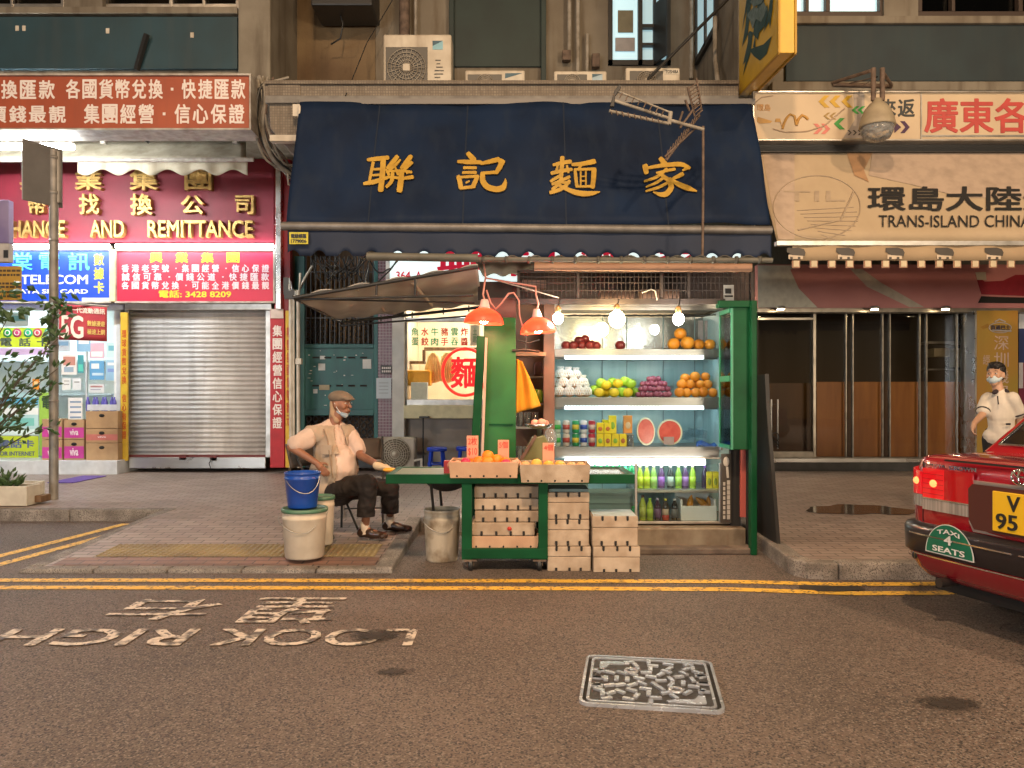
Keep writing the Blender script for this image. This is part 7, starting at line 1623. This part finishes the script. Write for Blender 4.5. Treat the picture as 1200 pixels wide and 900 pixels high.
for f in bm.faces:
    c = f.calc_center_median()+o0; ax = axis_at(c.z); d = Vector((c.x-ax.x, c.y-ax.y, 0)); ang = d.normalized().angle(fd) if d.length > 1e-4 else 0
    lim = R(26) if c.z > Z(530, 7.2) else R(36)
    if c.z > Z(498, 7.2): kill.append(f)
    elif ang < lim and d.dot(fd) > .02: kill.append(f)
    elif c.z < Z(580, 7.2): kill.append(f)
    elif (c-(Rs+Vector((-.03, -.03, -.005)))).length < .068 or (c-(Ls+Vector((.03, .02, -.005)))).length < .08: kill.append(f)
bmesh.ops.delete(bm, geom=kill, context='FACES'); bm.to_mesh(v.data); bm.free()
md = v.modifiers.new('solid', 'SOLIDIFY'); md.thickness = .009
for (x, y, D) in ((383, 527, 6.965), ): MB().obox(J(x, y, D), (.1, .008, .09), Matrix.Rotation(R(-18), 3, 'Z')).build('pocket', vm, v, .004)
b = MB(); b.tube([J(379.5, 503, 7.03), J(384, 515, 6.985), J(386, 530, 6.955), J(388, 545, 6.94), J(390, 560, 6.95)], .007, 6); b.build('vest_edge', mat('vest_piping', (.24, .17, .11), .8), v)
tr = mat('dark_brown_trousers', (.011, .008, .008), .85, c2=(.018, .013, .012), vs=5, bump=.35, bs=18)
tp_ = [('c', Rh, Rk, .105, .082), ('c', Rk, Rk.lerp(Ra, .9), .08, .072), ('c', Lh, Lk, .105, .08), ('c', Lk, Lk.lerp(La, .95), .078, .076), ('c', J(372, 577, 7.2), J(400, 577, 7.26), .13, .12), ('c', J(388, 568, 7.2), J(388, 560, 7.18), .165, .165)]
pants = folds(blob('trousers', tp_, tr, man, .01, 3), .011, 10, (1, 1, .7), 5)
for v_ in pants.data.vertices:
    hz = (Z(604.5, 7.0) if v_.co.y+WL[man.name][1] < 7.13 else Z(600.5, 7.35))-WL[man.name][2]
    if v_.co.z < hz: v_.co.z = hz+.02*(v_.co.z-hz)
for a, nm in ((Ra, 0), (La, 1)):
    MB().tube([(a.x-.005, a.y, a.z+.055), (a.x, a.y, a.z-.01), (a.x, a.y, .165), (a.x+.01, a.y-.005, .13)], [.042, .041, .043, .046], 14).build('sock', mat('white_sock', (.68, .62, .54), .9, c2=(.58, .5, .42), vs=8, bump=.3, bs=120), man)
    fx = Vector((1, -.22 if nm == 0 else -.12, 0)).normalized(); c0 = Vector((a.x, a.y, floorz))
    blob('shoe', [('c', c0+fx*-.035+Vector((0, 0, .045)), c0+fx*.06+Vector((0, 0, .045)), .045, .045), ('c', c0+fx*.06+Vector((0, 0, .035)), c0+fx*.19+Vector((0, 0, .028)), .046, .03), ('c', c0+fx*-.05+Vector((0, 0, .016)), c0+fx*.2+Vector((0, 0, .014)), .016, .016), ('c', c0+fx*.16+Vector((0, .02, .024)), c0+fx*.17+Vector((0, -.03, .024)), .026, .026)], mat('dark_brown_leather', (.05, .026, .016), .3, c2=(.035, .018, .012), vs=6), man, .008, 2)
capm = mat('grey_brown_cap', (.2, .155, .115), .9, c2=(.15, .115, .085), vs=9, bump=.3, bs=70)
blob('cap', [('e', h(-.012, 0, .075), (.112, .094, .062), Fm), ('e', h(.05, 0, .072), (.07, .082, .035), Fm), ('e', h(.095, 0, .056), (.055, .066, .012), Fm)], capm, man, .008, 3)
blob('head_cloth', [('c', h(-.07, 0, .04), h(-.075, 0, -.06), .036, .036), ('c', h(-.06, -.035, .02), h(-.05, -.05, -.09), .032, .03), ('c', h(-.075, 0, -.05), h(-.065, -.01, -.14), .036, .045), ('c', h(-.045, -.045, -.09), h(-.01, -.05, -.15), .026, .026)], mat('tan_head_cloth', (.4, .27, .17), .9, c2=(.33, .22, .14), vs=7, bump=.3, bs=60), man, .009, 3)
def chin(u, v):
    a = R(-84+168*u); k = math.cos(a); return h(-.005+.098*k-.03*v, .067*math.sin(a)*(1-.25*v), -.072-.012*k+(.02*(1-k))-.042*v*(.35+.65*k)+.004*math.sin(v*9))
mk = MB().sheet(chin, 28, 6, (0, 0, .003)).build('face_mask', mat('blue_white_mask', (.30, .45, .56), .8, c2=(.5, .6, .68), vs=12, bump=.3, bs=60), man)
b = MB()
for s_ in (-1, 1): b.tube([h(.04, s_*.062, -.075), h(.01, s_*.078, -.03), h(-.015, s_*.086, .02)], .003, 5)
b.build('ear_loop', paint((.7, .7, .7)), mk)
MB().ball(J(457, 550.6, 6.62), (.065, .04, .02)).build('mango_piece', mat('amber_mango', (.78, .36, .03), .35), label='amber mango piece under the gloved hand on the cart table', cat='fruit')
# ---- chairs
def chair(label, cx, cy, rz, m, back=True):
    t = T('folding_chair', label, 'chair', (cx, cy, .1)); t.rotation_euler = (0, 0, rz); WL[t.name] = (0, 0, 0)
    MB().lathe([(.0, .425), (.19, .43), (.205, .442), (.2, .462), (.15, .472), (0, .474)], (0, 0, 0), 24, None, 1, .95).build('seat', m, t, local=True)
    if back: MB().sheet(lambda u, v: (-.235-.06*v-.03*math.cos((u-.5)*3), -.2+.4*u, .62+.22*v), 12, 6, (-.025, 0, 0)).build('backrest', m, t, local=True)
    for s_ in (-1, 1):
        MB().tube([(.22, s_*.2, .0), (0, s_*.2, .42), (-.12, s_*.2, .6), (-.26, s_*.2, .86)] if back else [(.2, s_*.19, 0), (-.12, s_*.17, .43)], .011, 8).build('leg', M['black'], t, local=True)
        MB().tube([(-.26, s_*.19, .0), (.08, s_*.19, .43)], .011, 8).build('leg', M['steel'], t, local=True)
    MB().tube([(-.15, -.19, .13), (-.15, .19, .13)], .008, 6).build('stretcher', M['black'], t, local=True)
    return t
M['pad'] = mat('dark_vinyl_pad', (.07, .05, .04), .5, c2=(.1, .075, .06), vs=5)
chair('dark padded folding chair under the seated man', X(383, 7.2), 7.2, R(-22), M['pad'])
chair('second dark folding chair standing behind the seated man', X(425, 7.75), 7.75, R(-80), M['pad'])
# ---- walking man
wk = T('person', 'walking man in a white polo shirt and face mask behind the red taxi', 'person', (X(1173, 8), 8, .12))
Fm = frame((-.78, -.62, -.03)); hc = J(1166.5, 439.5, 8); hp, h = head(hc, Fm, .98)
D = 8
Rs, Ls = J(1158, 467, 8.12), J(1186, 467, 7.9)      # picture-left shoulder is his right arm
Re, Rw = J(1151, 486, 8.0), J(1141.5, 496, 7.88)
Le, Lw = J(1194, 488, 7.95), J(1196, 504, 7.98)
hpv = J(1174, 512, 8)
lh, rh = hpv+Vector((.07, -.06, -.02)), hpv+Vector((-.07, .06, -.02))
lk, la = Vector((lh.x-.16, lh.y-.13, .58)), Vector((lh.x-.2, lh.y-.16, .2)); rk, ra = Vector((rh.x+.03, rh.y+.02, .57)), Vector((rh.x+.26, rh.y+.2, .24))
tor = [('c', J(1174, 514, 8), J(1173, 490, 8), .116, .12), ('c', J(1173, 490, 8), J(1173, 472, 8), .126, .124), ('c', J(1162, 468, 8.09), J(1183, 468, 7.92), .07, .07), ('c', J(1173, 470, 8), J(1171, 460, 8), .09, .06)]
sk = hp+[('c', J(1171, 462, 8), J(1168, 449, 8), .055, .05)]+grow(tor, -.025)+[('c', Rs, Re, .046, .038), ('c', Re, Rw, .038, .026), ('c', Ls, Le, .046, .038), ('c', Le, Lw, .038, .026), ('c', lh, lk, .07, .05), ('c', lk, la, .048, .034), ('c', rh, rk, .07, .05), ('c', rk, ra, .048, .034)]
sk += hand_prims(Rw, (-.3, -.2, -.93), (-.7, .5, 0), .95, .8, 1)+hand_prims(Lw, (.05, .1, -1), (.6, -.6, 0), .95, .6, 1)
for a, tip in ((la, -.02), (ra, -.09)): sk.append(('c', (a.x, a.y, a.z-.03), (a.x-.12, a.y-.1, a.z-.05+tip), .034, .027))
blob('body', sk, M['skin2'], wk, .0075, 3); face_bits(wk, h, Fm, .98)
polo = mat('white_polo', (.66, .6, .52), .85, c2=(.58, .52, .44), vs=4, bump=.2, bs=30)
s_ = folds(blob('shirt', grow(tor, .0)+[('c', hpv+Vector((-.05, .04, .0)), hpv+Vector((.05, -.04, .0)), .112, .112)]+[('c', Rs, Rs.lerp(Re, .72), .068, .072), ('c', Ls, Ls.lerp(Le, .72), .07, .074)], polo, wk, .009, 6), .0035, 10, (1, 1, .5), 2)
blob('collar', [('c', J(1165, 460, 7.93), J(1172, 456, 8.06), .022, .03), ('c', J(1172, 456, 8.06), J(1180, 459, 7.95), .03, .024)], paint((.03, .02, .025), .8), s_, .009, 2)
b = MB(); b.obox(J(1181.5, 497, 7.845), (.045, .01, .02)); b.bar(J(1169, 464, 7.86), J(1170, 474, 7.855), .012, .01); b.build('trim', paint((.03, .025, .03), .8), s_)
b = MB()
for a, c in ((Rs, Re), (Ls, Le)):
    p = a.lerp(c, .8); d = (c-a).normalized(); b.lathe([(.071, -.008), (.073, .008)], p, 18, d.to_track_quat('Z', 'Y').to_matrix())
b.build('sleeve_trim', paint((.03, .025, .03), .8), s_)
blob('trousers', [('c', lh, lk, .092, .075), ('c', lk, la, .072, .066), ('c', rh, rk, .092, .075), ('c', rk, ra, .072, .066), ('c', hpv+Vector((-.05, .04, .02)), hpv+Vector((.05, -.04, .02)), .1, .1)], paint((.015, .014, .015), .8), wk, .013, 3)
for a, tip in ((la, -.04), (ra, -.1)): blob('shoe', [('c', (a.x+.02, a.y+.016, a.z-.035), (a.x-.05, a.y-.04, a.z-.04), .042, .044), ('c', (a.x-.05, a.y-.04, a.z-.04), (a.x-.15, a.y-.12, a.z-.01+tip), .042, .03)], paint((.02, .018, .017), .4), wk, .01, 2)
folds(blob('hair', [('e', h(-.026, 0, .062), (.09, .08, .073), Fm), ('e', h(-.055, 0, .01), (.052, .075, .075), Fm), ('e', h(.03, .01, .105), (.06, .062, .032), Fm), ('e', h(.062, .02, .085), (.022, .04, .018), Fm)], mat('black_hair', (.018, .013, .011), .5, c2=(.01, .008, .007), vs=20, vstr=(6, 6, 1), bump=.5, bs=90), wk, .006, 1), .009, 42, (1, 1, .6), 1)
mk = blob('face_mask', [('e', h(.066, 0, -.045), (.042, .05, .046), Fm), ('c', h(.05, -.04, -.045), h(.015, -.066, -.03), .03, .01), ('c', h(.05, .04, -.045), h(.015, .066, -.03), .03, .01)], mat('white_blue_mask', (.5, .6, .64), .8, bump=.2, bs=60), wk, .007, 2)

# ================================================================== TAXI
ang = R(19); tx = T('taxi', 'red taxi with lit tail lights and a TAXI 4 SEATS sticker at the kerb', 'taxi', (2.745, 4.13, 0)); tx.rotation_euler = (0, 0, ang); WL[tx.name] = (0, 0, 0)
W_, Ln, RC = .845, 4.65, .20
def outline(d, nr=14, nc=9):
    w_ = W_-d; rc = max(.05, RC-d*.5); pts = []
    def rear(y): return d+.045*(y/W_)**2
    half = [(rear(y), y) for y in [w_*0+(w_-rc)*i/nr for i in range(nr+1)]]
    x0 = rear(w_-rc); a = math.atan(2*.045*(w_-rc)/W_**2)
    half += [(x0+rc-rc*math.cos(t*math.pi/2/nc), w_-rc+rc*math.sin(t*math.pi/2/nc)) for t in range(1, nc+1)]
    xe = Ln-d
    half += [(x0+rc+(xe-.35-x0-rc)*i/20, w_) for i in range(1, 21)]
    half += [(xe-.35+.35*math.sin(t*math.pi/2/nc), w_-.25+.25*math.cos(t*math.pi/2/nc)) for t in range(1, nc+1)]
    half += [(xe, (w_-.25)*(1-i/4)) for i in range(1, 5)]
    return half+[(x, -y) for x, y in half[-2:0:-1]]
def loft(layers, m, name, cap0=True, cap1=True, bev=0):
    b = MB(); n = None; vs = []
    for z, d in layers:
        o = outline(d); n = len(o); vs += [(x, y, z) for x, y in o]
    fs = [(i*n+j, i*n+(j+1) % n, (i+1)*n+(j+1) % n, (i+1)*n+j) for i in range(len(layers)-1) for j in range(n)]
    b.add(vs, fs, True)
    if cap0: b.add(vs[:n], [tuple(range(n))])
    if cap1: b.add(vs[-n:], [tuple(range(n))])
    return b.build(name, m, tx, local=True)
red = mat('red_car_paint', (.32, .005, .014), .22, c2=(.28, .005, .013), coat=1, vs=2)
blk = mat('black_bumper', (.02, .016, .018), .32, coat=.3)
chrome = mat('chrome', (.8, .8, .8), .12, 1)
loft([(.60, .006), (.64, 0), (.70, 0), (.86, .006), (.95, .02), (.995, .032), (1.012, .045), (1.022, .065), (1.03, .1), (1.036, .2), (1.04, .4)], red, 'body')
loft([(.26, .12), (.28, .06), (.33, .015), (.40, -.02), (.43, -.03)], red, 'lower_bumper')
loft([(.432, -.03), (.44, -.045), (.575, -.05), (.60, -.04), (.615, .0)], blk, 'bumper')
def path(d):
    o = outline(d); n = len(o); seq = o[:45]; s_ = [0]
    for a, c in zip(seq, seq[1:]): s_.append(s_[-1]+math.dist(a, c))
    return seq, s_
def at_s(s0, d, side):
    seq, s_ = path(0); 
    for i in range(len(seq)-1):
        if s_[i] <= s0 <= s_[i+1]+1e-9:
            t_ = (s0-s_[i])/(s_[i+1]-s_[i]); x = seq[i][0]+(seq[i+1][0]-seq[i][0])*t_; y = seq[i][1]+(seq[i+1][1]-seq[i][1])*t_
            dx, dy = seq[i+1][0]-seq[i][0], seq[i+1][1]-seq[i][1]; l = math.hypot(dx, dy); nx, ny = -dy/l, dx/l
            return (x+nx*d, (y+ny*d)*side)
def band(name, m, s0, s1, z0, z1, off=.006, side=1, parent=None, n=14, dz0=0, dz1=0, th=.012):
    b = MB()
    def fn(u, v):
        s_ = s0+(s1-s0)*u; x, y = at_s(s_, off, side); return (x+.0, y, z0+dz0*u+(z1+dz1*u-z0-dz0*u)*v)
    def fo(u, v):
        s_ = s0+(s1-s0)*u; x, y = at_s(s_, off-th, side); return (x, y, z0+dz0*u+(z1+dz1*u-z0-dz0*u)*v)
    A = [Vector(fn(i/n, j)) for j in (0, 1) for i in range(n+1)]; B = [Vector(fo(i/n, j)) for j in (0, 1) for i in range(n+1)]
    k = n+1; fs = [(i, i+1, k+i+1, k+i) for i in range(n)]+[(2*k+i, 3*k+i, 3*k+i+1, 2*k+i+1) for i in range(n)]+[(i, 2*k+i, 2*k+i+1, i+1) for i in range(n)]+[(k+i, k+i+1, 3*k+i+1, 3*k+i) for i in range(n)]+[(0, k, 3*k, 2*k), (n, 2*k+n, 3*k+n, k+n)]
    b.add(A+B, fs); return b.build(name, m, parent or tx, local=True)
tail = mat('tail_lens_lit', (.3, .003, .008), .12, emit=(1, .006, .012), es=.55, coat=1)
tail_d = mat('tail_lens_dark', (.25, .002, .006), .12, emit=(1, .005, .01), es=.2, coat=1)
rev = mat('clear_lens', (.5, .46, .44), .15, .3, c2=(.3, .27, .26), vs=60, vstr=(1, 1, .02), coat=1)
for side in (1, -1):
    band('tail_light', tail, .50, .665, .775, .955, .008, side); q = band('tail_light', tail_d, .30, .498, .775, .955, .008, side)
    band('tail_light', tail, .672, .98, .79, .93, .008, side, n=18, dz1=.02)
    band('reverse_light', rev, .30, .665, .70, .772, .009, side); band('reverse_light', rev, .672, 1.0, .715, .786, .008, side, n=18)
    band('chrome_strip', chrome, .30, .665, .768, .776, .013, side, th=.02); band('chrome_strip', chrome, .02, 1.4, .545, .553, .056, side, n=30, th=.02); band('chrome_strip', chrome, .0, 1.4, .418, .426, .033, side, n=30, th=.02)
    band('trunk_seam', M['dark'], .667, .671, .62, .99, .003, side, n=1)
    for s_, z in ((.58, .865), (.72, .87)):
        x, y = at_s(s_, .004, side); MB().ball((x, y, z), (.016, .03, .024)).build('bulb_glow', lampmat('tail_bulb', (1, .2, .06), 3), tx, local=True)
    for k_ in range(5): band('lens_rib', tail_d, .505, .66, .80+.03*k_, .803+.03*k_, .0115, side, n=4, th=.006)
# plate recess
b = MB(); n_ = 24
pts = [(-.30+.0, .62), (.30, .62), (.335, .68), (.34, .88), (.31, .915), (-.31, .915), (-.34, .88), (-.335, .68)]
b.add([(-.012+.02*(abs(y)/.34)**2, y, z) for y, z in pts]+[(.02, y, z) for y, z in pts], [tuple(range(8))]+[(i, (i+1) % 8, 8+(i+1) % 8, 8+i) for i in range(8)]); b.build('plate_surround', mat('satin_chrome', (.62, .58, .56), .3, .7), tx, local=True)
b = MB(); pin = [(y*.93, .768+(z-.768)*.88) for y, z in pts]; b.add([(-.016, y, z) for y, z in pin], [tuple(range(8))]); b.build('plate_recess', mat('dark_recess', (.10, .035, .03), .3, .2), tx, local=True)
MB().box(-.034, -.017, -.15, .15, .655, .875).build('number_plate', mat('yellow_plate', (.72, .42, .015), .4, emit=(.9, .5, .02), es=.12), tx, .004, local=True)
def rtxt(mb, s, yl, yr, z0, z1, x, off=.02, ext=.004): put(mb, s, ((x, yl, z0), (0, yr-yl, 0), (0, 0, z1-z0), (-1, 0, 0)), off, ext)
b = MB(); rtxt(b, 'V', .06, -.015, .775, .86, -.035); rtxt(b, '95', .125, .0, .672, .758, -.035); b.build('plate_number', M['black'], tx, local=True)
b = MB(); rtxt(b, 'TOYOTA', .64, .49, .966, .985, .008, .03, .004); rtxt(b, 'CROWN', .45, .27, .964, .987, -.001, .04, .006); b.build('lettering', chrome, tx, local=True)
b = MB()
for ry, rz in ((.062, .042), (.022, .04)): b.tube([(-.002, ry*math.cos(q*math.pi/12), .962+rz*math.sin(q*math.pi/12)) for q in range(25)], .006, 6, False)
b.tube([(-.002, .044*math.cos(q*math.pi/12), .982+.018*math.sin(q*math.pi/12)) for q in range(25)], .005, 6, False); b.build('emblem', chrome, tx, local=True)
# stickers follow the bumper
def on_bumper(y, z, off): 
    x, yy = at_s(min(y, .9), .05+off, 1); return (x, yy, z)
def stick(mb, poly, off): mb.add([on_bumper(y, z, off) for y, z in poly], [tuple(range(len(poly)))])
hc_ = [(.42+.165*math.cos(a*math.pi/24), .462+.175*math.sin(a*math.pi/24)) for a in range(25)]
b = MB(); stick(b, [(.42+(y-.42)*1.05, .455+(z-.462)*1.07) for y, z in hc_], .003); q = b.build('seat_sticker', paint((.75, .75, .72)), tx, local=True)
b = MB(); stick(b, hc_, .005); b.build('sticker_face', paint((.008, .16, .09), .35), q, local=True)
def otxt(mb, s, yl, yr, z0, z1, off, bold=.03, arcv=0):
    me, x0, x1, y0, y1 = glyph(s, bold, 0)
    mb.add([on_bumper(yl+(yr-yl)*(v.co.x-x0)/(x1-x0), z0+(z1-z0)*(v.co.y-y0)/(y1-y0)-arcv*((v.co.x-x0)/(x1-x0)-.5)**2, off+.06*v.co.z) for v in me.vertices], [tuple(p.vertices) for p in me.polygons])
b = MB(); otxt(b, 'TAXI', .50, .34, .585, .612, .008, .03, .05); otxt(b, '4', .45, .395, .522, .578, .008, .04); otxt(b, 'SEATS', .535, .305, .472, .506, .008, .03); b.build('lettering', paint((.8, .8, .78)), q, local=True)
b = MB(); stick(b, [(.70, .385), (.70, .42), (.86, .425), (.86, .4)][::-1], -.016); q = b.build('gas_sticker', paint((.7, .48, .03)), tx, local=True)
b = MB(); b.ball((at_s(.71, .028, 1)[0], at_s(.71, .028, 1)[1], .402), (.006, .022, .022)); b.build('sticker_mark', M['black'], q, local=True)
b = MB()
for i in range(6): stick(b, [(.74+.018*i, .40), (.74+.018*i, .407), (.752+.018*i, .407), (.752+.018*i, .40)], -.012)
b.build('lettering', M['black'], q, local=True)
# cabin
def cab(z, xr, xf, hw): return [(xr, -hw, z), (xf, -hw, z), (xf, hw, z), (xr, hw, z)]
b = MB(); L0, L1, L2 = cab(1.035, .62, 3.5, .755), cab(1.455, 1.12, 2.75, .62), cab(1.5, 1.3, 2.6, .52)
b.add(L0+L1+L2, [(i, (i+1) % 4, 4+(i+1) % 4, 4+i) for i in range(4)]+[(4+i, 4+(i+1) % 4, 8+(i+1) % 4, 8+i) for i in range(4)]+[(8, 9, 10, 11)])
b.build('cabin', red, tx, .03, 3, local=True)
gm = mat('dark_car_glass', (.012, .012, .014), .06, coat=1)
def quad_on(pts, off): a = [Vector(p) for p in pts]; nn = (a[1]-a[0]).cross(a[3]-a[0]).normalized()*off; return [p+nn for p in a]
def lerp2(f, u, v): return f[0].lerp(f[1], u).lerp(f[3].lerp(f[2], u), v)
def pane(name, face, u0, u1, v0, v1, off, inset=0):
    f = [Vector(p) for p in face]; q = [lerp2(f, u0, v0), lerp2(f, u1, v0), lerp2(f, u1-inset, v1), lerp2(f, u0+inset, v1)]
    nn = (f[1]-f[0]).cross(f[3]-f[0]).normalized()*off; b = MB(); b.add([p+nn for p in q]+[p-nn*.5 for p in q], [(0, 1, 2, 3), (7, 6, 5, 4), (0, 4, 5, 1), (1, 5, 6, 2), (2, 6, 7, 3), (3, 7, 4, 0)])
    o = b.build(name, gm, tx, local=True); return o, [p+nn*1.3 for p in q]
rear = [L0[3], L0[0], L1[0], L1[3]]
o, qq = pane('rear_window', rear, .05, .95, .1, .92, .006)
b = MB()
for i in range(4): b.tube([qq[i], qq[(i+1) % 4]], .009, 6)
b.build('window_trim', chrome, o, local=True)
for face, flip in (([L0[0], L0[1], L1[1], L1[0]], 0), ([L0[2], L0[3], L1[3], L1[2]], 1)):
    for u0, u1 in ((.09, .48), (.51, .9)):
        o, qq = pane('side_window', face, u0, u1, .1, .9, .006)
pane('windscreen', [L0[1], L0[2], L1[2], L1[1]], .06, .94, .08, .92, .006)
b = MB(); b.add([(.6, -.7, 1.041), (.6, .7, 1.041), (.33, .7, 1.039), (.33, -.7, 1.039)], [(0, 1, 2, 3)]); 
for side in (1, -1):
    for x in (.88, 3.72):
        Mx = Matrix.Rotation(R(90), 3, 'X')
        MB().lathe([(.30, -.006), (.345, -.005), (.345, .005), (0, .006)], (x, side*(W_+.002), .36), 32, Mx).build('wheel_arch', M['dark'], tx, local=True)
        MB().lathe([(.2, -.1), (.29, -.1), (.31, -.07), (.31, .07), (.29, .1), (.2, .1)], (x, side*.765, .31), 32, Mx).build('tyre', mat('tyre_rubber', (.018, .018, .018), .75, bump=.2), tx, local=True)
        MB().lathe([(0, -.1*side+.02), (.12, -.09), (.2, -.085), (.2, .085), (.12, .09), (0, .09)], (x, side*.775, .31), 24, Mx).build('rim', M['steel'], tx, local=True)
b = MB(); b.tube([(-.01, .52, .275), (.5, .5, .28)], .028, 14); b.build('exhaust_pipe', mat('sooty_pipe', (.08, .07, .065), .4, .7), tx, local=True)
b = MB(); b.box(.12, 4.4, -.66, .66, .2, .3); b.ball((.45, .15, .25), (.26, .42, .1)); b.build('underbody', M['dark'], tx, local=True)
MB().box(.012, .022, -.5, .5, 1.008, 1.02).build('lid_edge', M['dark'], tx, local=True)
